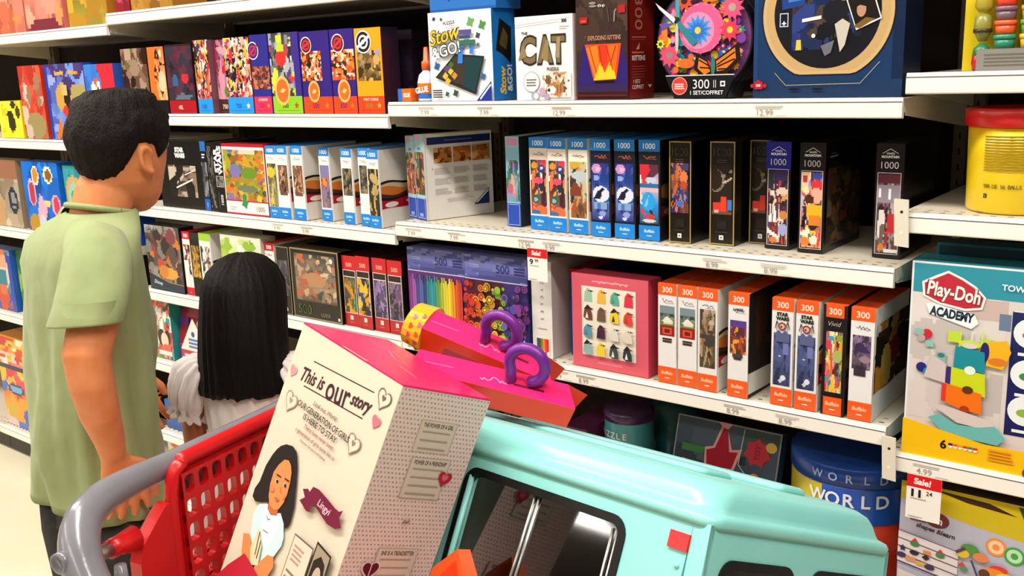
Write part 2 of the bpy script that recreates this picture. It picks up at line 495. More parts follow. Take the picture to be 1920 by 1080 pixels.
def slim(x0, y0, z0, h, num, band, body, w=0.048, logo='Buffalo', top=0.115, bot=0.15, picbox=(0.06, 0.17, 0.94, 0.76), pal=(), seed=1, n=70, size=(0.05, 0.16), bg=None, shapes=(), name_col='3a2a3a', side=0, logo_col='bfe6f4', numcol='f4f8ff', dep=0.2, edge=None, script=True, nx=16, ny=56):
    """a slim box shown by its spine: number band, script, picture, maker's band"""
    c = Carton(x0, x0 + w, y0, z0, h, dep, body, CARD, side='ded9d2' if side is not None else '17120f', top=band)
    f = c.front
    f.rect(0, 1 - top, 1, 1, band)
    f.text(num, 0.5, 1 - top * 0.52, top * 0.46, numcol, 0.014, wmax=0.70)
    if pal:
        f.pic(*picbox, nx, ny, pal, seed, n, size, bg, shapes)
    if script:
        f.scrawl(0.22, 0.80, 1 - top - 0.055, 0.022, name_col, 0.022, 11, seed)
        f.scrawl(0.40, 0.86, 1 - top - 0.072, 0.012, name_col, 0.014, 7, seed + 5)
    f.rect(0, 0, 1, bot, band)
    f.text(logo, 0.5, bot * 0.63, bot * 0.2, logo_col, 0.02, 0.1, wmax=0.62)
    f.rect(0.38, bot * 0.28, 0.62, bot * 0.33, 'dfeaf4')
    if edge:
        f.rect(0, 0, 0.025, 1, edge); f.rect(0.975, 0, 1, 1, edge)
    if side is not None:
        swoosh(c.right, side)
        c.right.rect(0, 0.0, 0.02, 1, 'f6f4f0' if not side else '1d1815')
    return c

# ---- top shelf
c = Carton(0.118, 0.309, 0.03, M1, 0.202, 0.083, 'eef0f4', GLOSS, side='1d74c4', top='1d74c4')
f = c.front
for x, y, s, col in ((.68, .87, .075, '6aa35c'), (.86, .83, .07, '4f8a4a'), (.79, .72, .045, '3a4a58'), (.10, .93, .03, '2b3644'), (.22, .92, .025, '3b5a44'), (.12, .40, .06, '2f5e9e'), (.08, .53, .035, '38508a'), (.20, .52, .03, '38508a'), (.24, .30, .03, '6f86b0'), (.86, .27, .05, '3a5f9a'), (.80, .62, .03, '5b6f8c'), (.28, .08, .04, '2d5a38'), (.42, .09, .055, '3a4a42'), (.74, .10, .04, '38508a')):
    f.star(x, y, s, col, 4, 0.55, 0.4); f.circ(x + s * .5, y + s * .2, s * .35, col, 8); f.circ(x - s * .4, y - s * .3, s * .3, col, 8)
f.poly([(.10, .27), (.44, .53), (.90, .49), (.74, .07)], '2a2421')
f.poly([(.13, .27), (.44, .50), (.62, .48), (.55, .18)], '3b332d')
f.poly([(.60, .49), (.88, .47), (.73, .10), (.55, .16)], '1b3b40')
for k, (x, y, col) in enumerate(((.27, .28, 'd9b23e'), (.36, .33, 'c9b83a'), (.31, .22, 'cfae44'), (.42, .28, 'c98a36'), (.37, .40, '3f6a2c'), (.30, .36, '6a3f7a'))):
    f.poly([(x - .05, y), (x, y + .05), (x + .05, y + .01), (x, y - .04)], col)
f.line([(.52, .50), (.54, .60), (.60, .66), (.68, .66), (.71, .60), (.70, .52)], .055, '2f7fd8'); f.poly([(.48, .42), (.50, .55), (.57, .55), (.56, .42)], '2f7fd8')
f.text('Stow', .285, .745, .155, '1a1410', .055, .25, .18, .52); f.text('Stow', .285, .745, .155, 'f4c026', .012, .25, .18, .52)
f.text('&GO!', .30, .575, .125, '1a1410', .07, 0, .18, .52); f.text('&GO!', .30, .575, .125, 'f6f4f0', .015, 0, .18, .52)
f.text('PUZZLE', .37, .875, .035, '26211d', .03, 0, .1)
f.rect(.52, .74, .72, .79, '5a4a9a'); f.rect(.52, .69, .70, .725, '3e4a6a'); f.rect(.52, .62, .78, .675, '3d6a4c')
f.poly([(.76, .0), (1, .0), (1, .22)], '20348c'); f.line([(.82, .02), (.99, .18)], .02, 'e8eaf2')
f.lines(.06, .04, .22, .14, 4, '3c3a34', .6, 4, .1)
r = c.right
r.poly([(.15, .55), (.35, .90), (.85, .80), (.80, .40), (.45, .50)], '1c1c1a'); r.poly([(.3, .62), (.5, .8), (.7, .7), (.6, .55)], '5a4a2a')
r.text('Stow', .42, .22, .10, 'f4c026', .035, .2, PI / 2); r.text('&GO!', .72, .24, .085, 'f2f2f0', .03, 0, PI / 2)
c.done('puzzle_tote_box', 'white and blue puzzle box with yellow script and a dark tote picture, top shelf', 'puzzle box')

c = Carton(0.122, 0.320, 0.035, M1 + 0.2026, 0.10, 0.09, '2a6fbe', GLOSS)
c.front.rect(0, .0, 1, .06, '1f5aa6'); c.front.star(.3, .35, .07, '123a7a', 4, .6); c.front.text('Stow', .3, .6, .2, 'f4c026', .03, .2); c.front.star(.75, .5, .06, '6aa35c', 4, .6)
c.done('blue_puzzle_box', 'blue box lying on the white box with the tote picture, cut off by photo top', 'puzzle box')

c = Carton(0.375, 0.528, 0.03, M1, 0.178, 0.05, 'e9e4e4', CARD, top='d9d2cc')
f = c.front
f.rect(0, .985, 1, 1, 'f4f2f0'); f.line([(.0, .90), (.98, .955)], .006, 'b8b0b0'); f.line([(.0, .875), (.78, .915)], .006, 'b8b0b0')
f.text('300', .86, .925, .035, '2a2624', .05); f.lines(.78, .83, .95, .88, 2, 'b5aead', .4)
f.text('THE', .17, .80, .035, '5a4c3c', .03)
for t, x, wd in (('C', .23, .27), ('A', .53, .26), ('T', .76, .22)):
    f.text(t, x, .60, .30, '1d1712', .075, .05 if t == 'C' else 0, wmax=wd + .04); f.text(t, x, .60, .285, '75603f', .035, .05 if t == 'C' else 0, wmax=wd)
f.poly([(.05, .48), (.20, .52), (.16, .68), (.10, .60)], '8a7550'); f.poly([(.45, .50), (.55, .72), (.60, .70), (.58, .46)], '8d784f'); f.poly([(.70, .50), (.74, .74), (.80, .74), (.78, .50)], '9a8560')
f.text('PUZZLE', .66, .37, .035, '3a2f26', .035)
f.circ(.28, .22, .145, '8a8584'); f.circ(.28, .22, .137, 'e9e4e4'); f.lines(.19, .17, .38, .27, 3, '66605e', .5, 3, .25)
f.pic(.48, .03, .97, .33, 34, 26, ('b98a5a', '8a5a34', 'd9b48a', 'f0e6dc', '6a4630', 'e8d8c8', 'efe2da'), 5, 60, (.05, .14), ('d8d0d4', 'e9e2e0'), (('e', .45, .35, .32, .26, 'a8713c'), ('e', .30, .30, .16, .16, 'f4ece4'), ('e', .22, .30, .06, .07, '2a1c14'), ('p', [(.45, .5), (.55, .75), (.65, .5)], 'c08a54'), ('p', [(.60, .5), (.75, .8), (.8, .5)], '8a5c34'), ('r', .5, .2, .54, .5, '6a4226'), ('r', .62, .2, .66, .5, '6a4226'), ('r', .74, .2, .78, .45, '6a4226')))
f.circ(.34, .05, .07, '9aa0b4', 14); f.circ(.36, .05, .04, 'dfe0e6', 12); f.circ(.47, .10, .06, 'b49ab4', 14); f.circ(.55, .04, .05, 'a890b0', 12)
c.done('cat_puzzle_box', 'white CAT puzzle box with furry brown letters on the top shelf', 'puzzle box')

c = Carton(0.537, 0.662, 0.03, M1, 0.225, 0.105, '3a1512', GLOSS, side='7c1a14', top='3a1512')
f = c.front
f.pic(0, .07, 1, 1, 26, 40, ('3c2a24', '44302a', '352420', '4a342c'), 3, 40, (.1, .3), ('2a1a48', '3a1c3a', '3c2a24', '2c1a16', '3a1a14'))
f.poly([(.0, .10), (.10, .42), (.14, .50), (.86, .50), (1, .30), (1, .10)], '2c1c6a'); f.rect(0, .07, 1, .14, '33224e')
f.poly([(.17, .50), (.88, .50), (.78, .18), (.34, .17)], 'e8481a')
f.poly([(.20, .47), (.42, .49), (.46, .30), (.36, .19)], 'f47a1e'); f.poly([(.42, .49), (.62, .49), (.60, .34), (.50, .28)], 'e0361a'); f.poly([(.62, .49), (.84, .49), (.76, .24), (.66, .30)], 'f2671c')
f.poly([(.34, .175), (.78, .185), (.76, .24), (.66, .34), (.56, .24), (.48, .34), (.40, .24)], 'f6c22c')
for a, b in (((.26, .48), (.40, .24)), ((.46, .48), (.50, .30)), ((.60, .48), (.72, .26)), ((.78, .48), (.66, .30))):
    f.line([a, b], .014, 'a82a10')
f.rect(.36, .155, .74, .172, '1a0d10')
f.text('EXPLODING KITTENS', .56, .555, .038, 'b08066', .03, wmax=.64); f.text('4', .19, .565, .02, '8a5a4a', .02)
f.ell(.34, .865, .07, .012, '8c8680'); f.ell(.35, .838, .075, .010, '8c8680'); f.ell(.48, .838, .035, .012, 'd8d4d0'); f.ell(.56, .835, .03, .012, 'd8d4d0'); f.ell(.48, .836, .012, .008, '15100e'); f.ell(.57, .833, .011, .008, '15100e')
f.line([(.62, .83), (.65, .75), (.66, .69)], .012, '5f5246'); f.line([(.76, .69), (.77, .78), (.80, .80)], .02, '9a9088'); f.rect(.84, .765, .97, .83, 'b01a22'); f.rect(.09, .69, .24, .745, 'b4161c'); f.lines(.11, .70, .22, .735, 1, 'e05048', .5)
f.rect(.0, .03, 1, .045, '5c2018')
r = c.right
r.rect(0, 0, .08, 1, '5a120e'); r.text('300', .42, .76, .125, 'd8a09a', -.004, 0, -PI / 2, sx=1.15)
r.text('300', .42, .76, .125, '7c1a14', -.03, 0, -PI / 2, sx=1.15)
r.rect(.15, .545, .68, .552, 'c98a84'); r.rect(.15, .525, .65, .531, '9a4a44'); r.poly([(.30, .44), (.44, .50), (.42, .44)], 'd8a49a'); r.rect(.15, .405, .60, .42, 'd07a4a')
r.text('KITTENS', .40, .365, .042, 'f2ece8', .03, wmax=.62); r.lines(.15, .19, .7, .31, 5, 'a85a52', .25, 3)
r.text('1 SET/', .32, .155, .034, 'f0e6e2', .01, wmax=.42); r.text('COFFRET', .36, .105, .034, 'f0e6e2', .01, wmax=.58); r.poly([(.74, .12), (.90, .12), (.82, .09)], 'f0e6e2')
c.done('dark_red_puzzle_box', 'dark red puzzle box with a glowing orange bowl picture beside the cat box', 'puzzle box')

# the round flower box
mb = MB(GLOSS); cx, cz, R = 0.832, M1 + 0.112, 0.101
def outline(rr):
    pts = []
    for i in range(49):
        a = math.radians(-52 + 284 * i / 48)
        pts.append((cx + rr * math.cos(a), cz + rr * math.sin(a)))
    k = rr / R
    return pts + [(cx - 0.050 * k, M1 + .0005), (cx + 0.050 * k, M1 + .0005)]
o1 = outline(R)
mb.loft([[(x, 0.03, z) for x, z in o1], [(x, 0.095, z) for x, z in o1]], '16161e', smooth=False)
mb.loft([[(x, 0.058, cz + (z - cz)) for x, z in outline(R * 1.012)], [(x, 0.097, z) for x, z in outline(R * 1.012)]], '23232c', smooth=False)
f = Face(mb, (cx - R, 0.03, cz - R), (1, 0, 0), (0, 0, 1), 2 * R, 2 * R)
f.ell(.5, .5, .485, .485, '6a3a6a', 40)
rr = random.Random(11)
cols = ('e83a6a', 'f06a2a', '7a3a9a', '2a8a9a', 'f2a02a', '4a9a3a', 'd83a8a', '2a5ab0', 'e8d23a', 'f08ab0')
for k in range(120):
    a, d = rr.random() * 2 * PI, .43 * rr.random() ** .5
    c_ = cols[rr.randrange(10)]; (f.circ if k % 3 else lambda x, y, r, c, n: f.flower(x, y, r * 1.2, c, 'e8d23a', 8))(.5 + d * math.cos(a), .5 + d * math.sin(a), rr.uniform(.025, .055), c_, 10); f.d -= .00006
f.circ(.50, .60, .23, 'f0709a', 26); f.star(.50, .60, .24, 'ea5a8c', 14, .86)
f.circ(.47, .58, .17, 'f48ab0', 20)
f.flower(.47, .58, .155, '3f8fe0', 'e0c03a', 13, .22); f.star(.47, .58, .10, '2f6fc4', 13, .6); f.circ(.47, .58, .032, 'e8c83c', 12)
f.flower(.82, .77, .125, 'e8507a', 'a89a8a', 11, .3); f.flower(.80, .57, .11, 'e23a5a', 'f2c23a', 10, .28); f.flower(.17, .36, .12, 'dd4a6c', '8a8078', 10, .28)
f.ell(.62, .88, .07, .05, 'f06a2a'); f.ell(.35, .28, .09, .045, 'f2682a'); f.ell(.12, .56, .03, .10, 'f07a2a'); f.flower(.33, .86, .10, 'e8482a', '3a1a1a', 9, .35); f.ell(.45, .92, .05, .05, 'c83a8a'); f.ell(.75, .93, .05, .04, 'f2b02a'); f.ell(.86, .90, .03, .05, '6aa83a')
f.ell(.26, .80, .022, .14, '3f9aa8'); f.poly([(.24, .70), (.02, .86), (.06, .80), (.22, .66)], 'cfd6e2'); f.poly([(.24, .66), (.10, .60), (.06, .66)], '6a4a9a'); f.poly([(.26, .70), (.48, .48), (.42, .44), (.26, .62)], '2f7f90'); f.ell(.255, .52, .018, .14, 'b8bcc0'); f.circ(.26, .69, .025, '1a2a34', 10)
f.poly([(.58, .30), (.46, .36), (.44, .22), (.54, .14), (.62, .18)], '1c1410'); f.poly([(.66, .30), (.90, .46), (.92, .30), (.78, .18), (.67, .18)], '1c1410')
f.poly([(.57, .29), (.49, .33), (.48, .23), (.55, .17), (.61, .20)], 'ef7a24'); f.poly([(.67, .29), (.86, .41), (.87, .31), (.76, .21), (.68, .20)], 'ef7a24')
for a, b in (((.60, .25), (.49, .31)), ((.60, .23), (.50, .24)), ((.68, .26), (.86, .37)), ((.68, .24), (.86, .31)), ((.69, .22), (.78, .22))):
    f.line([a, b], .012, '1c1410')
f.ell(.64, .25, .022, .09, '2f7a6a')
f.flower(.08, .47, .05, 'e8d23a', '3a5a2a', 8, .4)
f.poly([(.135, .165), (.865, .165), (.77, -.05), (.23, -.05)], '131318'); f.rect(.14, .163, .86, .172, 'd8d6cc')
f.circ(.29, .07, .085, 'f0a090', 20); f.circ(.29, .07, .077, 'e23a34', 20); f.lines(.235, .04, .345, .10, 3, 'f6c8be', .6, 2, .1)
f.text('300', .52, .085, .085, 'f2f0ec', -.002, wmax=.21); f.rect(.65, .05, .655, .12, 'f2f0ec'); f.rect(.67, .05, .675, .12, 'f2f0ec'); f.rect(.72, .06, .77, .11, 'e8e6e2'); f.circ(.745, .085, .015, '2a2a2e', 8)
f.text('1 SET/COFFRET', .58, .005, .036, 'ecebe6', .008, wmax=.46)
mb.build('round_flower_box', None, 'round puzzle box printed with bright flowers, a butterfly and a dragonfly', 'puzzle box')

# the big blue box with the ring of photographs
c = Carton(0.935, 1.206, 0.03, M1, 0.30, 0.10, '16325c', GLOSS, side='0c1a30', top='12284a')
f = c.front
f.rect(0, 0, 1, 1, '17355f'); f.rect(.0, .0, .03, 1, '1d4070'); f.rect(.93, 0, 1, 1, '102444'); f.rect(0, 0, 1, .10, '1c3558')
q = f.w / f.h
def squash(r0, k=64, cut=.80):
    return [(.50 + r0 * math.cos(2 * PI * i / k), .49 + r0 * q * max(-cut, math.sin(2 * PI * i / k))) for i in range(k)]
f.poly(squash(.445, 64, .90), '1a1a20'); f.poly(squash(.435, 64, .90), 'c9a878'); f.poly(squash(.41, 64, .90), 'c2a06c')
f.ell(.50, .49, .355, .355 * q, '15151c', 48)
g = f.d
f.pic(.27, .28, .73, .72, 40, 40, ('1a2a5a', '2a3a7a', '1c1c24', '3a2a24', '22305a', '101018', '4a3a30'), 9, 60, (.08, .2), ('1c1816', '1c2a5a'))
f.poly([(.20, .52), (.19, .66), (.33, .70), (.36, .54)], '1f3f86'); f.poly([(.24, .56), (.26, .66), (.33, .66), (.34, .57)], '4a78c4')
f.poly([(.17, .50), (.25, .51), (.24, .36), (.20, .40)], '0e1420'); f.frame(.185, .42, .245, .50, .006, 'c8d0e0'); f.star(.215, .44, .018, 'eef2ff', 4)
f.rect(.36, .57, .52, .575, 'b8a890'); f.rect(.36, .61, .50, .615, 'b8a890')
f.poly([(.34, .44), (.47, .455), (.47, .475), (.34, .46)], 'dfe2e6')
f.poly([(.30, .28), (.34, .28), (.335, .34), (.305, .34)], 'd8c23a'); f.circ(.42, .36, .014, 'e6e4de', 8); f.poly([(.47, .30), (.56, .33), (.54, .26), (.50, .24)], '6a6a74')
f.poly([(.56, .42), (.61, .45), (.66, .42), (.63, .30), (.60, .26)], 'c2bcb0'); f.ell(.615, .60, .05, .05, 'c89a84'); f.ell(.61, .64, .06, .04, 'd8d0c8')
f.poly([(.63, .555), (.80, .60), (.86, .44), (.70, .38)], 'e8e6e0'); f.poly([(.64, .55), (.795, .59), (.85, .445), (.70, .395)], '1a1412'); f.ell(.73, .495, .03, .042, 'b98a70'); f.poly([(.68, .50), (.73, .56), (.79, .53), (.76, .51), (.72, .52)], '15100e'); f.poly([(.68, .40), (.76, .45), (.82, .44), (.72, .39)], '7a5a2a')
f.poly([(.76, .70), (.88, .58), (.84, .54), (.74, .62)], 'd8503a')
f.line([(.16, .15), (.24, .075), (.74, .08), (.86, .20)], .003, 'c8b88a')
f.ell(.30, .05, .04, .006, '0c1424'); f.ell(.46, .05, .04, .006, '0c1424')
f.rect(.015, .055, .075, .10, 'b8202c'); f.circ(.045, .10, .012, 'b8202c', 8); f.circ(.0, .075, .014, 'b8202c', 8); f.circ(.09, .075, .014, 'b8202c', 8); f.text('500', .045, .077, .014, 'f2d8d4', .03)
c.done('large_blue_box', 'large dark blue box with a gold rimmed round window of photographs, on top shelf', 'puzzle box')

# glue for puzzles beside the Stow & GO! box
mb = MB(GLOSS); gx, gy = 0.083, 0.055
ring = lambda r, z, n=18, ry=.75: [(gx + r * math.cos(2 * PI * i / n), gy + r * ry * math.sin(2 * PI * i / n), M1 + z) for i in range(n)]
t = thing('glue_bottle', 'bottle marked GLUE with an orange cap left of the tote picture box', 'glue bottle', (gx, gy, M1))
mb.loft([ring(.026, 0), ring(.027, .004), ring(.027, .045), ring(.022, .062), ring(.012, .070), ring(.012, .074)], 'd9dde4'); mb.build('bottle', t)
mb = MB(PLASTIC); mb.loft([ring(.014, .0735), ring(.014, .092), ring(.009, .096), ring(.006, .125), ring(.004, .127)], 'ef5a1c'); mb.build('cap', t)
mb = MB(GLOSS); mb.loft([ring(.0275, .006), ring(.0275, .018), ring(.0275, .042)], ['2a6ac0'] * 18 + ['ef7420'] * 18, cap=False)
f = Face(mb, (gx - .026, gy - .0215, M1 + .012), (1, 0, 0), (0, 0, 1), .052, .03); f.text('GLUE', .5, .5, .42, 'f4f6fa', .04, wmax=.8, rot=.12); mb.build('paper_label', t)
c = Carton(0.006, 0.050, 0.03, M1, 0.030, 0.05, 'ef6a1c', GLOSS, top='f08030'); c.front.rect(0, 0, .32, 1, '2a6ac0'); c.front.text('GLUE', .66, .5, .3, 'f4f6fa', .04, wmax=.5)
c.done('glue_carton', 'small flat orange and blue carton beside the bottle of glue', 'glue box')
c = Carton(0.030, 0.092, 0.125, M1, 0.165, 0.05, 'ea4a1e', GLOSS); c.done('orange_carton', 'plain orange red carton standing behind the bottle of glue', 'box')

# ---- second shelf
def street(c, seed, dark=False):
    f = c.front
    f.rect(0, 0, 1, 1, '9ac2cc'); f.rect(0, .86, 1, 1, '8fb7c2'); f.rect(0, .93, .6, .99, 'c99aa8'); f.text('1000', .5, .84, .03, '4a6a8a', .01, wmax=.6)
    f.pic(.03, .30, .97, .80, 16, 34, ('7a4a30', 'b86a44', '5a3a2c', 'd8b04a', '8a2c34', '3f6a4a', 'c88a94', '40302c'), seed, 60, (.06, .16), ('6a3a34', '8a5a40', 'd8b060'))
    f.rect(0, 0, 1, .26, '2a4aa8'); f.frame(.06, .02, .94, .26, .03, 'b8c4e8'); f.rect(.3, .04, .7, .08, '8a9ad8')
c = Carton(-0.0245, 0.0225, 0.0765, M2, 0.207, 0.19, '6f8f9a', CARD, top='c8d0d0', side='6f8f9a', yaw=math.radians(-19)); street(c, 3)
c.done('street_scene_puzzle_box', 'pale teal spine puzzle box left of the white backed one on the second shelf', group='puzzle boxes on the second shelf')
c = Carton(0.022, 0.069, 0.060, M2, 0.212, 0.197, '93b4bd', CARD, yaw=math.radians(-19), side='e4e0da', top='d8d4cc'); street(c, 8)
f = c.right
f.rect(.0, 0, 1, 1, 'e2ded8'); f.rect(.05, .88, .98, .965, '1d2a66'); f.rect(.3, .915, .7, .93, '5a6aa8'); f.rect(.02, 0, .03, 1, 'c8c2ba')
for k in range(3):
    x = .14 + k * .28
    f.pic(x, .66, x + .26, .84, 12, 10, ('c8843a', 'a85a24', '6a3a1c', 'd8a05a', '8a4a20'), 20 + k, 20, (.1, .25), ('b8702c', 'c8863c'))
    for j in range(3):
        f.lines(x, .53 - j * .12, x + .24, .61 - j * .12, 4, 'bdb8b4', .5, 9 * k + j, .25)
f.text('1', .11, .60, .03, '6a6a70', .02); f.lines(.3, .2, .7, .25, 2, 'c8c2bc', .4); f.poly([(.70, .13), (.93, .32), (.93, .13)], '1d2f72'); f.line([(.74, .15), (.92, .29)], .016, 'dfe2ea')
c.done('white_backed_puzzle_box', 'puzzle box turned to show its white printed back with a navy band', group='puzzle boxes on the second shelf')
c = Carton(0.300, 0.340, 0.075, M2, 0.210, 0.2, '1f2c34', CARD, top='8fb7c2', side='18202a')
f = c.front
f.rect(0, 0, 1, 1, '7fb6cc'); f.rect(0, .88, 1, 1, '8fbccc'); f.rect(.1, .90, .9, .98, 'c88ab0'); f.pic(.02, .28, .98, .74, 14, 30, ('b84a3a', '3f7a5a', '7a8ab0', 'c8a88a', '3a4a6a', 'c86a8a', '6aa0a8'), 4, 40, (.06, .18), ('5a7a5a', '8ab8cc', '7fb6cc')); f.rect(0, 0, 1, .26, '2448a8'); f.frame(.06, .015, .94, .25, .03, 'a8b8e4')
c.done('garden_house_puzzle_box', 'blue based puzzle box alone just left of the blue topped 1000 row', group='puzzle boxes on the second shelf')
FL = ('e83a4a', 'f2a02a', '2a2a3a', 'c83a5a', 'f0d8c8', '3f5a7a', 'e86a3a', '6a2a2a', 'f28a5a', '2a4a2a')
FLS = (('e', .25, .90, .2, .06, 'f28a2a'), ('e', .72, .84, .22, .07, '2a3a6a'), ('e', .70, .85, .10, .03, 'b8cce0'), ('r', .6, .95, 1, 1, 'd8244a'), ('e', .5, .62, .3, .06, 'e8486a'), ('e', .3, .28, .25, .08, '3a5a3a'), ('e', .3, .27, .12, .04, '8ab0c0'), ('e', .62, .06, .4, .10, 'e8683a'), ('e', .3, .03, .3, .05, '3a6a9a'))
B = dict(h=.210, num='1000', band=BLUE, w=.050)
for k, (x0, y0, body, pal, seed, bg, shapes, kw, name, lab) in enumerate((
    (.376, .066, 'efe2d4', FL, 4, ('c8502a', '3a2a2a', 'd84a5a'), FLS, {}, 'floral_puzzle_box', 'blue and cream 1000 box with red floral picture, leftmost of the blue row'),
    (.433, .058, 'efe2d4', FL, 4, ('c8502a', '3a2a2a', 'd84a5a'), FLS, {}, 'floral_puzzle_box', 'second blue and cream 1000 box with red floral picture from the left'),
    (.493, .054, 'efe6d4', ('8a5a34', '5a3a2a', 'c8a05a', '3a3028', 'b88a4a', 'a84a34', '7a6a5a', 'd8c8a0'), 7, ('8a6a3a', '6a4a34', 'a8b4b8', 'b8c4bc', 'c8a84a'), (('e', .3, .95, .3, .07, 'c8a23a'), ('e', .6, .76, .5, .08, 'b4c0c4'), ('p', [(.0, .5), (.3, .66), (.7, .52), (.7, .40), (0, .4)], '7a3a2a')), {}, 'farm_puzzle_box', 'blue and cream 1000 box with brown farmyard picture, third of the row'),
    (.555, .048, '0e1024', ('1c3a8a', '24489a', '1a2c6a', '3a5ab0', '2a2a7a'), 3, ('2a2a7a', '5a7ab8', '1c3a8a', '1a2c6a'), (('e', .28, .90, .26, .085, 'c88ac0'), ('e', .36, .89, .12, .04, 'e8b8d8'), ('e', .26, .74, .16, .05, '8aa0d8'), ('e', .52, .46, .48, .14, 'd8dcf0'), ('p', [(.12, .38), (.30, .50), (.62, .57), (.78, .555), (.6, .50), (.5, .38)], '12162e'), ('r', .1, .20, .9, .33, '7aa0cc'), ('r', .3, .20, .5, .30, '4a70b0'), ('e', .3, .10, .2, .05, '3a4a90'), ('e', .6, .12, .2, .05, '8a9ad0'), ('e', .5, .05, .14, .03, 'd0d4f0')), dict(side=1), 'night_sky_puzzle_box', 'dark blue 1000 box with black raven on a moon, left of the two'),
    (.613, .052, '0e1024', ('1c3a8a', '24489a', '1a2c6a', '3a5ab0', '2a2a7a'), 3, ('2a2a7a', '5a7ab8', '1c3a8a', '1a2c6a'), (('e', .28, .90, .26, .085, 'c88ac0'), ('e', .36, .89, .12, .04, 'e8b8d8'), ('e', .26, .74, .16, .05, '8aa0d8'), ('e', .52, .46, .48, .14, 'd8dcf0'), ('p', [(.12, .38), (.30, .50), (.62, .57), (.78, .555), (.6, .50), (.5, .38)], '12162e'), ('r', .1, .20, .9, .33, '7aa0cc'), ('r', .3, .20, .5, .30, '4a70b0'), ('e', .3, .10, .2, .05, '3a4a90'), ('e', .6, .12, .2, .05, '8a9ad0'), ('e', .5, .05, .14, .03, 'd0d4f0')), dict(side=1), 'night_sky_puzzle_box', 'dark blue 1000 box with black raven on a moon, right of the two'),
    (.672, .054, '12141e', ('2a8ad0', '1c5a9a', 'c83a3a', '1a2a44', 'e8e0d8', '3aa0d8'), 6, ('2a4a6a', '2a8ad0', 'd8b0b8', '3a7ab0'), (('p', [(0, .82), (.5, .72), (1, .86), (1, 1), (0, 1)], '5a2a3a'), ('p', [(0, .84), (.2, .72), (.55, .9), (.5, 1), (0, 1)], 'd02438'), ('e', .6, .74, .3, .05, 'b8c8e0'), ('r', 0, .60, 1, .68, '2a6aa0'), ('r', 0, .54, 1, .60, 'e0b0b4'), ('e', .45, .38, .36, .16, '2a9ae0'), ('p', [(.2, .28), (.5, .5), (.4, .3)], '7ac0ea'), ('e', .5, .12, .3, .04, 'c83a3a'), ('e', .5, .05, .36, .03, 'd8c8c0')), dict(side=1), 'seaside_puzzle_box', 'dark 1000 box with red and bright blue picture, right end of blue row'))):
    kw2 = dict(B); kw2.update(kw)
    c = slim(x0, y0, M2, kw2.pop('h'), kw2.pop('num'), kw2.pop('band'), body, pal=pal, seed=seed, bg=bg, shapes=shapes, name_col='8a4a5a' if k < 3 else 'c86a4a', n=46 if k < 3 else 14, **kw2)
    if k >= 3:
        c.front.rect(.0, .885 - .012, 1, .885, '0e1024')
    c.done(name, lab, 'puzzle box', 'puzzle boxes on the second shelf')
def gilt(x0, y0, w, pal, bg, shapes, name, lab, seed=1):
    c = Carton(x0, x0 + w, y0, M2, .208, .2, '120d0b', GLOSS, top='3a3020', side='0c0908')
    f = c.front
    f.frame(0, 0, 1, 1, .045, 'a8924e'); f.text('1000', .5, .90, .075, '5c5346', -.012, wmax=.7); f.text('1000', .5, .90, .066, '15100d', -.02, wmax=.63)
    f.lines(.28, .80, .72, .84, 2, '5a5044', .3, 2, .1); f.pic(.10, .30, .90, .79, 18, 34, pal, seed, 60, (.05, .15), bg, shapes)
    f.rect(.3, .16, .7, .24, '221a14'); f.lines(.25, .12, .75, .16, 1, '3a3026', .3); f.rect(.40, .05, .58, .095, 'dedad2'); f.star(.49, .072, .05, '2a2420', 5)
    c.done(name, lab, group='puzzle boxes on the second shelf')
gilt(.742, .058, .050, ('3a2a5a', '2a3a7a', 'c86a3a', '6a3a2a', '8a4a3a', '1c1c34', '9a90a0', '4a3a6a'), ('2a2a6a', '3a2a4a', '4a3a4a'), (('e', .72, .72, .22, .12, 'd87a4a'), ('e', .72, .56, .2, .08, 'b84a2a'), ('e', .5, .18, .2, .06, '4a6ac0')), 'gilt_framed_puzzle_box', 'black gold edged 1000 box with blue and orange portrait, right after blue row', 2)
gears = (('r', 0, .30, 1, 1, '241a14'), ('e', .2, .66, .42, .22, '7a6a5a'), ('e', .14, .68, .38, .2, '241a14'), ('p', [(.45, .75), (1, .9), (1, .84), (.5, .70)], '8a7a6a'), ('p', [(.5, .64), (1, .74), (1, .70), (.6, .60)], 'b8a894'), ('e', .75, .80, .12, .05, '15100c'), ('r', .08, .06, .42, .24, 'd8382c'), ('r', .44, .06, .74, .34, 'e0402c'), ('r', .8, .08, .98, .28, '3a7ac0'), ('r', 0, 0, 1, .06, '6a4a3a'), ('r', .1, .02, .34, .08, 'd0a8a0'))
gilt(.826, .074, .054, ('2a1e18', '3a2a20', '1a1410'), ('8a2a20', '2a1e18', '241a14'), gears, 'gilt_framed_puzzle_box', 'black gold edged 1000 box with gears above red blocks, nearer of the two', 3)
gilt(.890, .122, .050, ('2a1e18', '3a2a20', '1a1410'), ('8a2a20', '2a1e18', '241a14'), gears, 'gilt_framed_puzzle_box', 'black gold edged 1000 box set back beside the royal blue topped box', 3)
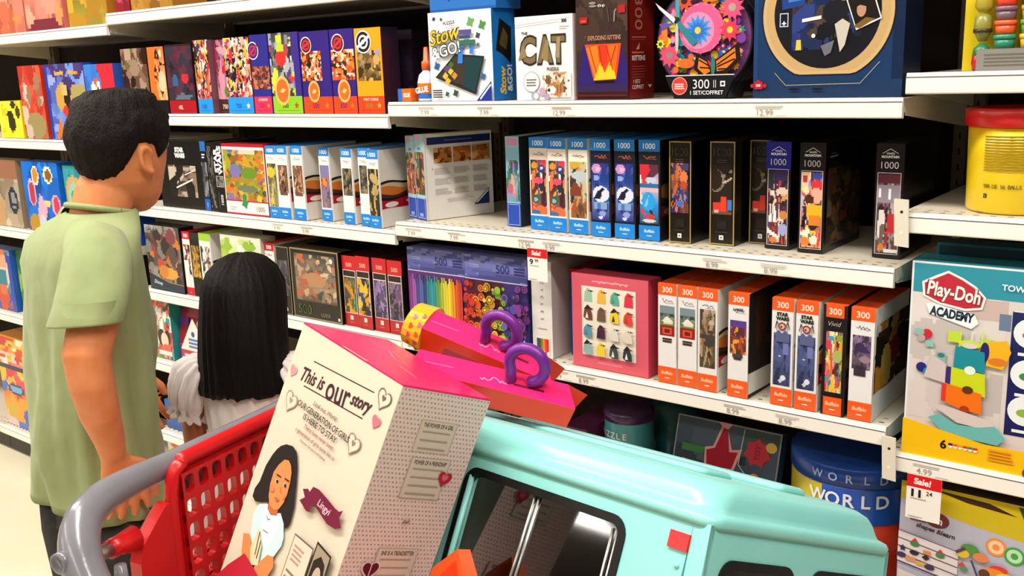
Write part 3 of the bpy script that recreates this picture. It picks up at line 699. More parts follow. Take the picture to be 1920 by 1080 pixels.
def peak(x0, y0, topcol, pal, seed, bg, shapes, name, lab, sidepal=None):
    c = Carton(x0, x0 + .050, y0, M2, .209, .2, '0d0b0c', GLOSS, top='0d0b0c', side='0d0b0c')
    f = c.front
    f.rect(0, .74, 1, 1, topcol); f.line([(.22, .915), (.5, .955), (.78, .915)], .02, 'e4e2e0'); f.text('WHITE', .5, .915, .015, 'e8e6e4', .03, wmax=.4); f.text('MOUNTAIN', .5, .887, .020, 'f0eeec', .045, wmax=.62)
    f.text('1000', .5, .815, .058, 'd8d6d8', -.004, wmax=.68); f.frame(.08, .035, .92, .75, .02, 'd8d4d0')
    f.pic(.105, .05, .895, .737, 18, 44, pal, seed, 90, (.035, .10), bg, shapes)
    if sidepal:
        r = c.right
        r.frame(.06, .06, .97, .76, .008, '5a524a'); r.pic(.07, .07, .96, .75, 40, 40, sidepal, seed + 5, 160, (.03, .10), ('3a2c1e', '2a2420')); r.rect(.10, .86, .30, .875, '8a8684'); r.rect(.12, .89, .26, .90, '6a6664'); r.text('1000', .2, .80, .045, '3a3632', 0)
    c.done(name, lab, group='puzzle boxes on the second shelf')
peak(.941, .084, '1c1c8c', ('e8dcd0', '6a2a34', 'b83a34', '3a2a3a', 'd89a5a', '4a3a6a', '2a2024', 'c8a8a0'), 3, ('8a4a3a', '3a2a30', '3a2a5a'), (('r', .0, .74, .3, 1, '2a2a34'), ('r', .4, .86, 1, 1, '3a2a5a'), ('e', .7, .72, .3, .05, 'd8c0a8'), ('p', [(.05, .30), (.14, .55), (.24, .30)], 'f0e8e4'), ('p', [(.28, .30), (.38, .56), (.48, .30)], 'f0e8e4'), ('p', [(.52, .32), (.6, .52), (.7, .32)], 'e8d8d4'), ('e', .8, .40, .2, .06, 'c8803a'), ('e', .8, .2, .26, .08, '9aa0d0'), ('p', [(0, .22), (.6, .10), (.6, .05), (0, .14)], 'f0d8d8'), ('e', .3, .05, .2, .04, 'c87a3a')), 'collage_puzzle_box', 'royal blue topped 1000 box with bottles and cars collage picture')
peak(1.012, .075, '0d0b0c', ('e8c83a', 'd83a3a', 'f0e0c8', '3a5a9a', 'e8862a', '2a2420', 'c84a6a', '6a8a5a', '5a2a4a'), 8, ('e8a06a', 'c85a2a', 'c8b8c0', '5a6ab0'), (('r', 0, .8, .32, 1, 'd8c8a0'), ('r', .08, .86, .28, .96, 'c8303a'), ('e', .75, .84, .3, .06, 'd8343a'), ('e', .8, .95, .2, .05, '3a4aa0'), ('e', .75, .70, .3, .1, 'e8a890'), ('e', .22, .76, .16, .05, 'e0d8a8'), ('e', .4, .64, .24, .06, '4a2a1c'), ('r', .3, .42, 1, .56, 'e8b024'), ('r', .38, .30, .95, .44, 'e0802a'), ('p', [(0, .28), (.2, .46), (.2, .26)], '15100e'), ('p', [(0, .2), (.45, .26), (.4, .14), (0, .16)], 'e8e0d4'), ('e', .2, .08, .24, .06, 'd87a3a'), ('e', .65, .10, .2, .06, 'e8d8c8')), 'toy_collage_puzzle_box', 'black topped 1000 box with bright toy collage and its brown side showing', ('4a3a2a', '3a3024', '5a4a2c', '6a3a2a', '2c2c2a', '5a5440', '7a5a34', '3c2418'))
peak(1.150, .088, '0d0b0c', ('6a3a40', '8a7a80', '4a2a30', 'a89aa0', '5a4448', '2a1c20'), 5, ('6a4a3a', '3a2a2c', '7a6a74', '6a4048'), (('r', 0, .88, 1, 1, '5a2a34'), ('r', 0, .64, 1, .86, '8c8290'), ('r', .06, .70, .14, .82, 'e8e8ec'), ('r', .52, .68, .6, .82, 'e8e8ec'), ('e', .2, .56, .16, .05, '2a1c1c'), ('p', [(.05, .30), (.12, .54), (.35, .54), (.4, .36), (.34, .12), (.12, .12)], 'd8cec8'), ('p', [(.12, .12), (.2, .36), (.38, .36), (.34, .1)], '6a5a50'), ('r', .5, .28, .95, .50, 'b8282c'), ('r', .38, .24, 1, .28, 'c83a2a'), ('p', [(.38, .06), (.46, .24), (.55, .24), (.45, .06)], 'a82a34'), ('e', .25, .07, .14, .04, 'c87a34'), ('r', .4, .0, 1, .05, 'e0dcd8')), 'cafe_puzzle_box', 'black 1000 box with cafe scene, rightmost on the second shelf by the bracket')

# ---- third shelf
def yarnbox(x0, x1, y0, kind, lab):
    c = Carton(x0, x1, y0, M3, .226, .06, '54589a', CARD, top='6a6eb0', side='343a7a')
    f = c.front
    f.rect(0, 0, 1, 1, '4c5296'); f.pic(0, .735, 1, 1, 26, 10, ('5a5ea4', '6468ac', '50549a', '7478b4', '4a4e90'), 3, 40, (.08, .3), ('4e5298', '6a6eb0')); f.rect(0, .735, 1, .745, 'c8cce4')
    f.lines(.08, .87, .30, .91, 2, '9aa0cc', .4, 2); f.text('500', .60 if kind == 'yarn' else .62, .875, .085, '20285c', .008, wmax=.34); f.lines(.80, .83, .97, .92, 3, '2a3064', .6, 1, .05)
    if kind == 'yarn':
        cs = ['8a3a8a', '9a5aa8', '4a4a8a', '5a60a8', '34447a', '2a8088', '2f9aa0', '2a8a90', '6a9a4a', 'a8b43a', 'd8cc3a', 'ecd42a', 'e8942a', 'd85a2a', 'c83a2a']
        f.pic(0, .0, 1, .735, 60, 8, cs, 1, 0, bg=['6a2a7a', '5a2a6a'])
        for k in range(44):
            u = k / 43; x = .02 + .94 * u; cc = cs[min(int(u * 15), 14)]
            f.line([(x - .02, .0), (x - .004, .30), (x, .58), (x + .015 * math.sin(k), .70 - .03 * (k % 3))], .022, cc if k % 2 else tuple(v * .72 for v in hx(cc)))
    else:
        rr = random.Random(5)
        cs = [('c8302a', 'd84a2a', 'a82a24'), ('e8862a', 'd86a2a', 'c85a24'), ('d8b03a', 'e8c83a', 'b8882a'), ('8ab03a', 'b0c84a', '5a8a34'), ('4a4a9a', '3a3a80', '6a5aa8'), ('7a3a8a', 'a84a8a', '5a2a6a')]
        f.pic(0, 0, 1, .735, 40, 4, ('a82a24', '4a2a5a'), 1, 0, bg=['5a1c24', '4a1c30']); f.rect(.62, .0, 1, .735, '3a2a6a')
        for k in range(150):
            x, y = rr.random(), rr.uniform(.03, .70); r0 = rr.uniform(.018, .06); u = cs[min(int(x * 6), 5)]
            f.circ(x, y, r0, u[rr.randrange(3)], 12); f.d -= .00008
            if rr.random() < .6:
                f.circ(x, y, r0 * .6, '2a1418', 10); f.d -= .00008; f.circ(x, y, r0 * .42, u[rr.randrange(3)], 10); f.d -= .00008
        f.up()
    f.poly([(.80, 0), (1, 0), (1, .20)], '24448c'); f.line([(.84, .015), (.99, .165)], .016, 'dfe4f0')
    c.done('rainbow_puzzle_box', lab, group='puzzle boxes on the third shelf')
yarnbox(.004, .196, .030, 'yarn', 'purple banded 500 piece box picturing rainbow yarn strands')
yarnbox(.200, .390, .026, 'beads', 'purple banded 500 piece box picturing rainbow round beads, right of the yarn one')
c = Carton(.398, .455, .030, M3, .228, .2, 'dedad6', CARD, side='bdb8b2', top='d4d0ca')
f = c.front
for k, ch in enumerate('BICYCLES'):
    f.text(ch, .52, .93 - k * .075, .035, '6a6a72', .005, 0, -PI / 2)
f.rect(.30, .30, .74, .31, 'b8a8a4'); f.rect(.2, .03, .86, .22, 'e8e2da')
for k, col in enumerate(('3f4a48', '2a5a44', '7a7a34', 'd8862a', 'd8402a', 'c82a2a')):
    f.rect(.22 + k * .1, .04 + .03 * (k % 2), .32 + k * .1, .20, col)
c.done('white_bicycles_puzzle_box', 'white BICYCLES puzzle box standing right of the rainbow bead box', group='puzzle boxes on the third shelf')
c = Carton(.468, .512, .085, M3, .205, .2, '1f4aa0', CARD, top='9a1c2c', side='183a80'); c.front.rect(0, .9, 1, 1, 'a81c30'); c.front.frame(.2, .05, .8, .32, .05, '8aa4d8')
c.done('blue_spine_puzzle_box', 'blue box half hidden behind the left edge of the pink bird box', group='puzzle boxes on the third shelf')
c = Carton(.517, .712, .022, M3, .213, .055, 'd65a6a', CARD, side='c23a50', top='d84a5e')
f = c.front
f.lines(.28, .925, .75, .945, 1, 'f0a0a8', .6, 3, 0); f.scrawl(.28, .74, .93, .02, 'f4b0b6', .008, 26, 3); f.lines(.34, .06, .68, .085, 2, 'f0a0a8', .4, 4)
f.rect(.135, .135, .845, .875, 'eadfcf')
birds = ('9ac0a4', 'e8b040', '5aa890', 'd8344a', '6a4030', '6a5240', 'e8c832', 'd84438', '5a90a8', '4a2440', 'd8d4cc', 'dcd0c0', '8ab0a8', 'e8c838', '3a4a48', '2a3a3c')
for k, col in enumerate(birds):
    bx = .135 + .71 * (k % 4 + .5) / 4; by = .875 - .74 * (k // 4 + .5) / 4; s = .058
    if k in (0, 1, 3, 5, 9, 13):   # upright
        f.poly([(bx - s, by - .075), (bx - s * .8, by + .03), (bx - s * .2, by + .075), (bx + s * .5, by + .06), (bx + s * .9, by + .02), (bx + s, by - .075)], col)
    else:
        f.poly([(bx - s * 1.1, by - .05), (bx - s * .9, by + .02), (bx - s * .2, by + .065), (bx + s * .4, by + .06), (bx + s * .9, by - .01), (bx + s, by - .075), (bx - s * .4, by - .078)], col)
    dk = ('2a2420', '7a3a1a')[k % 2]
    f.poly([(bx + s * .4, by + .055), (bx + s * 1.35, by + .045), (bx + s * .5, by + .032)], dk); f.circ(bx + s * .15, by + .045, .008, '15100e', 8)
    if k in (4, 6, 14, 15, 12):
        f.poly([(bx - s, by + .03), (bx - s * .1, by + .085), (bx + s * .6, by + .055), (bx - s * .1, by + .035)], '26221f')
    if k in (4, 6, 14, 15):
        f.poly([(bx - s * .6, by - .06), (bx - s * .2, by + .01), (bx + s * .1, by - .06)], 'e8e0d4' if k != 6 else '3a2a24')
    if k in (2, 8, 9, 7):
        f.poly([(bx - s * .8, by - .06), (bx - s * .5, by + .01), (bx, by - .05)], tuple(v * .7 for v in hx(col)))
c.done('pink_bird_puzzle_box', 'pink puzzle box with sixteen colourful birds in a grid', group='puzzle boxes on the third shelf')
O = dict(h=.214, num='300', band=ORANGE, w=.043, bot=.165, top=.115, logo_col='e8cfa8', numcol='f6e8d8', body='e6e2e0')
COT = ('4a5a48', '6a7a5a', '3a4a3a', '8a9a80', '5a3a30', '7a8a90')
COTS = (('r', 0, .75, 1, 1, '7a8a94'), ('p', [(.1, .48), (.5, .66), (.95, .48)], 'e4e0d0'), ('r', .25, .40, .85, .48, 'd8d4c0'), ('r', 0, .32, 1, .40, '6a8a3a'), ('r', 0, 0, 1, .34, '8a2418'), ('r', .2, .06, .8, .28, 'e04a34'), ('r', .3, .10, .7, .22, '6a1c14'))
for k, (x0, y0, lab, pal, seed, bg, shapes, pb, kw, nm) in enumerate((
    (.738, .018, 'white and orange 300 box with small cottage picture, beside the pink bird box', COT, 2, None, COTS, (.1, .48, .9, .78), {}, 'cottage_puzzle_box'),
    (.785, .018, 'white and orange 300 box with small cottage picture, second from the bird box', COT, 2, None, COTS, (.1, .48, .9, .78), {}, 'cottage_puzzle_box'),
    (.832, .015, 'white and orange 300 box with tall brown landscape picture and bare side', ('8a6a4a', '6a4a38', 'a88a6a', '4a3a30', '5a5a3a'), 5, ('4a4a30', '6a5a3a', '8a6a50', 'b89a84'), (('e', .75, .78, .2, .04, 'b8ac9c'), ('r', 0, .5, 1, .58, '4a3a34'), ('e', .6, .42, .36, .06, '3a3a38')), (.1, .23, .9, .80), {}, 'landscape_puzzle_box'),
    (.900, .012, 'white and orange 300 LARGE box standing apart with a dark side', ('5a3a5a', 'b8442a', 'd87a2a', '4a3a2a', '6a2a3a', 'e8a03a'), 6, ('4a3a2a', '8a3a2a', '5a3a7a'), (('r', 0, .8, 1, 1, '5a3a8a'),), (.1, .42, .9, .74), {}, 'large_piece_puzzle_box'),
    (.991, .012, 'white and orange 300 box with grey blue space picture, left of the two', ('3a4266', '4a5480', '2a3050', '5a6494'), 7, ('2a3048', '4a5480', '5a64a0'), (('r', .55, .6, .85, 1, '7078b0'), ('e', .6, .15, .14, .05, 'dfe2e8'), ('e', .45, .09, .12, .03, 'c8ccd8'), ('e', .4, .56, .06, .02, 'c8d0e0')), (.1, .19, .9, .68), {}, 'space_puzzle_box'),
    (1.039, .012, 'white and orange 300 box with grey blue space picture, right of the two', ('3a4266', '4a5480', '2a3050', '5a6494'), 7, ('2a3048', '4a5480', '5a64a0'), (('r', .55, .6, .85, 1, '7078b0'), ('e', .6, .15, .14, .05, 'dfe2e8'), ('e', .45, .09, .12, .03, 'c8ccd8'), ('e', .4, .56, .06, .02, 'c8d0e0')), (.1, .19, .9, .68), {}, 'space_puzzle_box'),
    (1.092, .012, 'black and orange 300 box with a crowded colourful picture, second from right end', ('d84a5a', '3a8a9a', 'e8b03a', '5a8a3a', 'b83a2a', 'e8d8a0', '6a2a2a', 'e87a4a'), 8, ('c8a06a', '5a3a2a', '8a8a4a', '3a5a6a'), (('e', .3, .88, .2, .04, '3aa0c0'), ('e', .15, .78, .2, .08, 'd83a4a'), ('e', .8, .9, .2, .06, '8aa03a'), ('e', .7, .6, .3, .1, 'a8b060')), (.14, .21, .86, .76), dict(body='17110f', side=1), 'still_life_puzzle_box'),
    (1.143, .012, 'white and orange 300 box at the right end with purple mountain picture', ('4a3a5a', '6a4a7a', '3a2a3a', '8a6a8a', '5a4a4a'), 9, ('3a2a2a', '6a5a6a', '4a3a64', '8a7aa0'), (('p', [(0, .5), (.5, .8), (1, .5)], '3a2a54'), ('e', .7, .3, .3, .1, '9a7a8a')), (.1, .46, .88, .76), {}, 'mountain_puzzle_box'))):
    k2 = dict(O); k2.update(kw)
    c = slim(x0, y0, M3, k2.pop('h'), k2.pop('num'), k2.pop('band'), k2.pop('body'), picbox=pb, pal=pal, seed=seed, bg=bg, shapes=shapes, n=40 if k != 6 else 90, script=k not in (4, 5, 6), name_col='5a5a7a', nx=16, ny=40, **k2)
    f = c.front
    if k < 2:
        f.lines(.25, .415, .78, .465, 2, '3a2a28', .7, 3, .1)
    if k in (4, 5):
        f.text('STAR', .5, .855, .030, '1c1818', .06, wmax=.62); f.text('WARS', .5, .815, .030, '1c1818', .06, wmax=.62)
        for dx in (-.26, .26):
            f.line([(.5 + dx * 1.3, .72), (.5 + dx, .79), (.5 + dx * .5, .74)], .03, '3a2420'); f.line([(.5 + dx, .79), (.5 + dx * .9, .67)], .02, '3a2420')
        f.circ(.5, .745, .19, '8a3a34', 16); f.circ(.5, .745, .12, 'd8a8a0', 14); f.circ(.46, .74, .05, '6a2a28', 10)
        f.poly([(.2, .68), (.35, .71), (.5, .68), (.65, .71), (.85, .67), (.85, .60), (.2, .60)], '5a5e8a')
    if k == 6:
        f.text('Vivid', .5, .83, .04, 'b8aca0', 0, .3, wmax=.6); f.rect(0, .885, .1, 1, '17110f'); f.rect(.9, .885, 1, 1, '17110f'); f.rect(0, 0, .1, .165, '17110f'); f.rect(.92, 0, 1, .165, '17110f')
    if k == 3:
        f.text('LARGE', .5, .845, .022, '2a2424', .04); f.rect(.24, .385, .74, .42, '4a3a40'); f.rect(.30, .365, .68, .385, '3a2a2e')
        c.right.rect(0, 0, 1, 1, '1d1512'); c.right.poly([(.0, .04), (1, .0), (1, .20), (0, .24)], 'd8d4ce'); c.right.pic(.15, .3, 1, .95, 16, 16, ('2a1c16', '3a241c', '4a2a1c', '1d1512'), 3, 30, (.1, .3))
    if k == 7:
        f.rect(.2, .40, .7, .46, '3a2c38'); c.right.pic(.05, .25, 1, .85, 24, 24, ('8a5a24', '1c1412', 'a8741c', '7a1420', '3a2418', 'c8a050', '241a14'), 4, 40, (.1, .26), ('8a1424', '3a241a', 'c8c2ba'))
    c.done(nm, lab, group='puzzle boxes on the third shelf')

# ---- the low shelf in the shade under the third one
mb = MB(GLOSS)
def drum(cx, cy, z, r, h, col, lid, lidh, n=32, ry=1.0):
    rg = lambda rr, zz: [(cx + rr * math.cos(2 * PI * i / n), cy + rr * ry * math.sin(2 * PI * i / n), z + zz) for i in range(n)]
    mb.loft([rg(r, 0), rg(r, h * .5), rg(r, h)], col)
    return rg
def arc_text(mb, s, cx, cy, z, r, hgt, col, a0, a1, bold=0.02):
    """letters set round a drum, one by one"""
    for k, ch in enumerate(s):
        a = a0 + (a1 - a0) * (k + .5) / len(s)
        o = Vector((cx + math.cos(a) * r, cy + math.sin(a) * r, z)); u = Vector((-math.sin(a), math.cos(a), 0))
        f = Face(mb, o - u * .02 - Vector((0, 0, .02)), u, (0, 0, 1), .04, .04, .0015)
        f.text(ch, .5, .5, hgt / .04, col, bold, wmax=.95)
t = thing('world_puzzle_drum', 'large round blue and red WORLD puzzle drum on the low shelf at right', 'puzzle drum', (1.108, .185, M4))
rg = drum(1.108, .185, M4, .128, .14, 'b8321c', None, 0)
mb.loft([rg(.1285, .0), rg(.1285, .072)], ['b8b42a' if 14 < i < 20 else 'b8321c' for i in range(32)], cap=False)
mb.loft([rg(.1283, .140), rg(.1283, .215), rg(.124, .217)], '1450b8', cap=False)
mb.loft([rg(.1287, .141), rg(.1287, .213)], ['c8b82a' if 17 < i < 23 else '1450b8' for i in range(32)], cap=False)
arc_text(mb, 'WORLD', 1.108, .185, M4 + .190, .1287, .026, 'e8ecf4', math.radians(-112), math.radians(-42)); mb.build('drum', t)
mb = MB(GLOSS); rg = lambda rr, zz, n=32: [(1.108 + rr * math.cos(2 * PI * i / n), .185 + rr * math.sin(2 * PI * i / n), M4 + zz) for i in range(n)]
mb.loft([rg(.131, .2175), rg(.131, .252), rg(.128, .256), rg(.10, .256)], '1a4aa6')
arc_text(mb, 'WORLD', 1.108, .185, M4 + .236, .131, .016, '9ab0d8', math.radians(-112), math.radians(-42)); mb.build('lid', t)
mb = MB(GLOSS)
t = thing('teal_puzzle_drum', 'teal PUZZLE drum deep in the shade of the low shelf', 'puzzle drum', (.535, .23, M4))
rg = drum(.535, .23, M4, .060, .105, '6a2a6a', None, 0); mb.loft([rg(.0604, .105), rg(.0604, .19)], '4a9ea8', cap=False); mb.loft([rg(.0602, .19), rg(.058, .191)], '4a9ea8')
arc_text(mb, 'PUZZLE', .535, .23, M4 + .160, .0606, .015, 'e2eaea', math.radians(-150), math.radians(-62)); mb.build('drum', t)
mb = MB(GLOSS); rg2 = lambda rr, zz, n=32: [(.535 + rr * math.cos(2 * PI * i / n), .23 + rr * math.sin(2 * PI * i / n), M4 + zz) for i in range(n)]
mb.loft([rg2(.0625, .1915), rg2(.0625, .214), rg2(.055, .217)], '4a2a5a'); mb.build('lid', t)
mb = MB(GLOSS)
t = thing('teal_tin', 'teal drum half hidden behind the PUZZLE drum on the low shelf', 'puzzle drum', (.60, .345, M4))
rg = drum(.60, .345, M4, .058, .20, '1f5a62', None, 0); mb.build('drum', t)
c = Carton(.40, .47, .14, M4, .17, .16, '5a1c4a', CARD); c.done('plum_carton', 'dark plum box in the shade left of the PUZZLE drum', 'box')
# the picture bag leaning on the shelf
t = thing('picture_pack', 'grey see-through pack with red fish and yellow ice lolly shapes on low shelf', 'toy pack', (.85, .10, M4))
mb = MB(GLOSS)
P0 = Vector((.722, .060, M4 + .001)); U = Vector((1, 0, 0)); W = Vector((0, .30, 1)).normalized(); N = U.cross(W)
q = [P0, P0 + U * .245, P0 + U * .245 + W * .275, P0 + W * .275]
mb.loft([[p for p in q], [p - N * .03 for p in q]], '33465a', smooth=False)
f = Face(mb, P0, U, W, .245, .275)
f.pic(.0, .0, 1, 1, 30, 30, ('3a4c60', '2c3a4c', '46586a', '3a5a5c', '4a6070', '2a3446'), 3, 50, (.08, .25), ('4a6070', '3a4a5e', '2a384a')); f.frame(0, 0, 1, 1, .012, '8a949a')
f.poly([(.32, .62), (.30, .78), (.38, .80), (.44, .97), (.40, 1.0), (.54, 1.0), (.50, .95), (.56, .80), (.66, .82), (.60, .64), (.56, .54), (.40, .54)], 'd8a0a4'); f.poly([(.34, .64), (.32, .76), (.40, .79), (.46, .96), (.50, .95), (.54, .78), (.62, .79), (.58, .65)], 'a01c30')
f.poly([(.36, .64), (.58, .65), (.52, .42), (.42, .42)], 'e8b8c0'); f.poly([(.70, .58), (.90, .56), (.86, .40), (.78, .28), (.72, .34)], 'e0b040'); f.ell(.80, .62, .05, .04, 'c88a3a'); f.circ(.82, .42, .02, '4a3020', 8)
f.star(.80, .82, .13, 'b83040', 7, .75); f.text('TOY', .80, .82, .04, '6a1c2c', .01, 0, PI / 2); f.ell(.92, .88, .05, .04, 'c8b04a'); f.poly([(.06, .52), (.10, .66), (.22, .64), (.20, .50)], 'c8804a'); f.ell(.12, .62, .06, .03, 'e8a04a')
f.poly([(.22, .56), (.28, .62), (.38, .46), (.34, .44)], 'e8eef4'); f.poly([(.30, .46), (.40, .50), (.42, .38), (.32, .38)], 'b8dcd8'); f.rect(.08, .72, .3, .78, '3a7a4a'); f.line([(.66, .98), (.64, .70), (.78, .58), (.98, .52)], .008, 'b8c4c8'); f.ell(.62, .20, .08, .03, 'dfe6ea')
mb.build('pack', t)
c = Carton(.615, .69, .13, M4, .09, .12, '5a3a1c', CARD); c.done('brown_carton', 'brown box between the teal drum and the picture pack', 'box')

# ================================================================== goods, left bay
L0, L1, L2, L3, L4 = 1.735 + .0016, 1.426 + .0016, 1.136 + .0016, 0.858 + .0016, 0.614 + .0016
G = 'puzzle boxes on the upper left shelf'
def poster(x0, x1, y0, h, top, foot, footh, num, pal, seed, name, lab, pic=(.06, .30, .94, .70), logo=None, badge=None, dep=.06, n=70, size=(.04, .12), bg=None, shapes=(), numcol='2a1c44', nx=20, side=None, title=None, z=L1, group=G, star=None):
    c = Carton(x0, x1, y0, z, h, dep, top, GLOSS, side=side or top, top=top)
    f = c.front
    if pic:
        f.pic(*pic, nx, int(nx * (pic[3] - pic[1]) * f.h / ((pic[2] - pic[0]) * f.w)) + 1, pal, seed, n, size, bg, shapes)
    f.rect(0, 0, 1, footh, foot)
    f.rect(.12, .03, .88, .04, tuple(v * .6 for v in hx(foot)))
    f.text(num, .42, footh * .46, .055, numcol, .02, wmax=.62)
    if star:
        f.star(.80, footh * .46, .085, star, 5)
    if title:
        f.text(title, .5, footh * .82, .030, 'f0dcd0', .02, wmax=.86)
    if logo:
        x, y, r, a, b = logo
        f.circ(x, y, r, 'f0e6e0', 20); f.circ(x, y, r * .88, a, 20); f.circ(x, y, r * .62, b, 16); f.circ(x, y, r * .42, a, 14); f.circ(x, y, r * .2, b, 10); f.line([(x - r * .8, y - r * .22), (x + r * .8, y + r * .22)], r * .28, b)
    if badge:
        x, y, r = badge
        f.ell(x, y, r, r * 1.25 * f.w / f.h, 'f4b860', 18); f.ell(x, y, r * .78, r * .98 * f.w / f.h, 'ea6a2a', 18); f.poly([(x - r * .4, y - .012), (x, y + .03), (x + r * .45, y + .012), (x + r * .05, y - .03)], 'f4c478')
    c.done(name, lab, group=group)
    return c
CROWD = ('c8304a', 'e8d8c8', '2a1c1c', '8a2a34', 'f0e6dc', '3a3048', 'd8a0a0', '6a1c24', 'c8b0a0', '1c1418', 'd8c03a')
BEAN = ('d84a2a', '2a1c14', 'e8862a', 'f4e6d8', '8a2a1c', 'c8641c', '4a2a1c', 'f0c8a0')
poster(-1.215, -1.072, .03, .20, '3a2018', '4a2a2a', .19, '500', ('6a4a3a', '4a2c20', '8a6a5a', '3a2018', 'a88a78', '2c1814', '6a6a34'), 3, 'brown_puzzle_box', 'dim brown puzzle box on the upper left shelf, just right of the boy\'s head', (0, .19, 1, 1), numcol='8a6a3a', n=50, size=(.06, .2))
poster(-1.064, -.977, .03, .20, '2a1a14', '15100c', .19, '1000', ('e8742a', '2a1a12', 'd8a060', 'c85a1c', 'e8c8a0', '3a2418'), 4, 'tiger_puzzle_box', 'black footed puzzle box with an orange tiger stripe picture', (0, .20, 1, 1), numcol='c8c880', bg=('d8b080', 'e0702a'), shapes=(('p', [(0, 0), (.5, 0), (.3, .5), (.5, 1), (0, 1)], 'e8702a'), ('e', .75, .35, .2, .2, 'd8c0a0')), size=(.03, .09), n=40)
poster(-.970, -.834, .03, .203, '2a1820', 'a81420', .19, '48L', ('3a2434', '2c1c28', '4a2a3c', '34303f', '5a2434'), 5, 'dark_portrait_puzzle_box', 'dark puzzle box with a red foot, left of the blue footed 750 boxes', (.0, .20, 1, .97), numcol='f0c8c0', n=40, size=(.06, .2), shapes=(('e', .68, .40, .14, .1, 'c82a34'), ('e', .3, .36, .12, .1, '3a5a8a'), ('p', [(.2, .04), (.5, .12), (.9, .08), (.8, .02), (.3, 0)], '5a6a78')))
poster(-.822, -.752, .03, .21, '7a4a5a', '2492e8', .20, '150', CROWD, 6, 'blue_footed_puzzle_box', 'blue footed 150 puzzle box with crowded picture, left of the brown footed one', (0, .18, 1, 1), numcol='1c4ab8', n=160, size=(.03, .08))
poster(-.748, -.680, .05, .208, '6a3a54', '4a2a26', .19, '750', ('c86a8a', '8a3a5a', 'e0a0b0', '4a2a3a', 'd82a4a', '9a7a90', '5a3048'), 7, 'brown_footed_puzzle_box', 'brown footed 750 puzzle box with pink and green picture, between blue footed ones', (0, .18, 1, 1), numcol='e8d8c8', n=70, size=(.06, .16), shapes=(('p', [(.2, 0), (.1, .4), (.35, .6), (.55, .4), (.5, 0)], 'd890a8'), ('e', .72, .14, .26, .11, '3f8a3a'), ('e', .5, .5, .1, .08, 'c8203a')))
poster(-.676, -.562, .03, .21, '8a2a44', '2492e8', .215, '750', CROWD, 8, 'blue_footed_puzzle_box', 'blue footed 750 puzzle box with crowded red picture, right of the brown footed one', (0, .20, 1, 1), numcol='1c4ab8', n=260, size=(.025, .07), nx=30, star='e8d8a0')
poster(-.556, -.480, .03, .213, '2c2a8a', 'd8345a', .215, '500', ('8a4a34', 'b86a4a', '5a2c2a', 'c87a5a', '3a2a3a'), 9, 'london_puzzle_box', 'blue puzzle box with a pink LONDON foot, left of the green footed box', (.0, .31, 1, .60), logo=(.16, .80, .32, '2c2a8a', 'c8283a'), title='LONDON', numcol='b0284a', star='e8a03a', bg=('6a3a30', 'a85a44'))
poster(-.474, -.352, .03, .213, '5a5a6a', '8ac42a', .215, '550', ('8a8a98', 'd83a3a', '2a3048', 'd8d83a', 'e8e6e4', '4a4a7a', '6a6a74', 'b0b0bc', '3a3a3a'), 10, 'green_footed_puzzle_box', 'lime green footed 550 puzzle box with colourful bugs picture', (0, .2, 1, 1), badge=(.36, .285, .26), numcol='26401c', n=110, size=(.04, .10), shapes=(('e', .35, .9, .12, .06, 'c8dc3a'), ('e', .38, .78, .14, .07, 'b8cc34'), ('e', .38, .60, .18, .12, 'e0302c'), ('p', [(.82, 0), (1, 0), (1, 1), (.74, 1)], '3c2a8a')), star='b8482a', side='3c2a8a')
for k, (xa, xb) in enumerate(((-.346, -.232), (-.228, -.140))):
    c = poster(xa, xb, .03, .211, '34207c', 'f0481e', .205, '550', BEAN, 11 + k, 'orange_footed_puzzle_box', ('purple 550 box with a round red badge and orange foot, left of the two', 'purple 550 box with a round red badge and orange foot, beside the yellow box')[k], (.02, .40, .70 if not k else .98, .76), logo=(.22 if not k else .34, .835, .19 if not k else .27, '5a1c3a', 'd8342a'), badge=(.40 if not k else .5, .27, .20 if not k else .27), numcol='3a1c6a', n=150, size=(.04, .09), star='ef7a2a')
poster(-.136, -.042, .03, .209, 'f4a018', 'ee4419', .205, '500', ('8a6a34', '5a4a24', 'c8a05a', '3a3018', 'a8743a', '6a5a2c'), 13, 'yellow_puzzle_box', 'bright yellow orange 500 box with a village picture, right end of the row', (.07, .385, .93, .74), logo=(.34, .84, .30, '1c1c2a', 'e8e6ee'), title='MALT CURLE', numcol='8a7a34', star='f4b04a', side='241a2c', bg=('3a3020', '8a6a3a', 'a08a7a', '9a94c8'), size=(.04, .12))
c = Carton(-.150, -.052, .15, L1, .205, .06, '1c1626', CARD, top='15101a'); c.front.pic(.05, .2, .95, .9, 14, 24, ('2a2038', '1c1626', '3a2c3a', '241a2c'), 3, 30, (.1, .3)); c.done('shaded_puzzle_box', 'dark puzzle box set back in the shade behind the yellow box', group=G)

# ---- second shelf of the left bay
G = 'puzzle boxes on the middle left shelf'
c = Carton(-1.060, -.832, .024, L2, .207, .05, '100d0e', GLOSS, side='15110f', top='1a1615')
f = c.front
f.text('STAR', .52, .87, .062, 'f0eeec', .07, wmax=.44); f.text('WARS', .52, .785, .062, 'f0eeec', .07, wmax=.48)
f.pic(.22, .17, .86, .64, 20, 18, ('8a7260', '5a4a40', '3a302c', 'b8a898', '241c1a'), 4, 30, (.1, .3), ('6a5648', 'a89480', '5a4a42'))
f.poly([(.22, .17), (.22, .40), (.36, .48), (.42, .30), (.38, .17)], '1c1614'); f.poly([(.62, .17), (.60, .36), (.70, .46), (.80, .34), (.80, .17)], '1d1715'); f.line([(.38, .30), (.78, .44)], .022, 'f2e4d4'); f.line([(.60, .50), (.86, .58)], .014, 'e0d6cc'); f.line([(.62, .54), (.86, .63)], .008, 'b0a8a4')
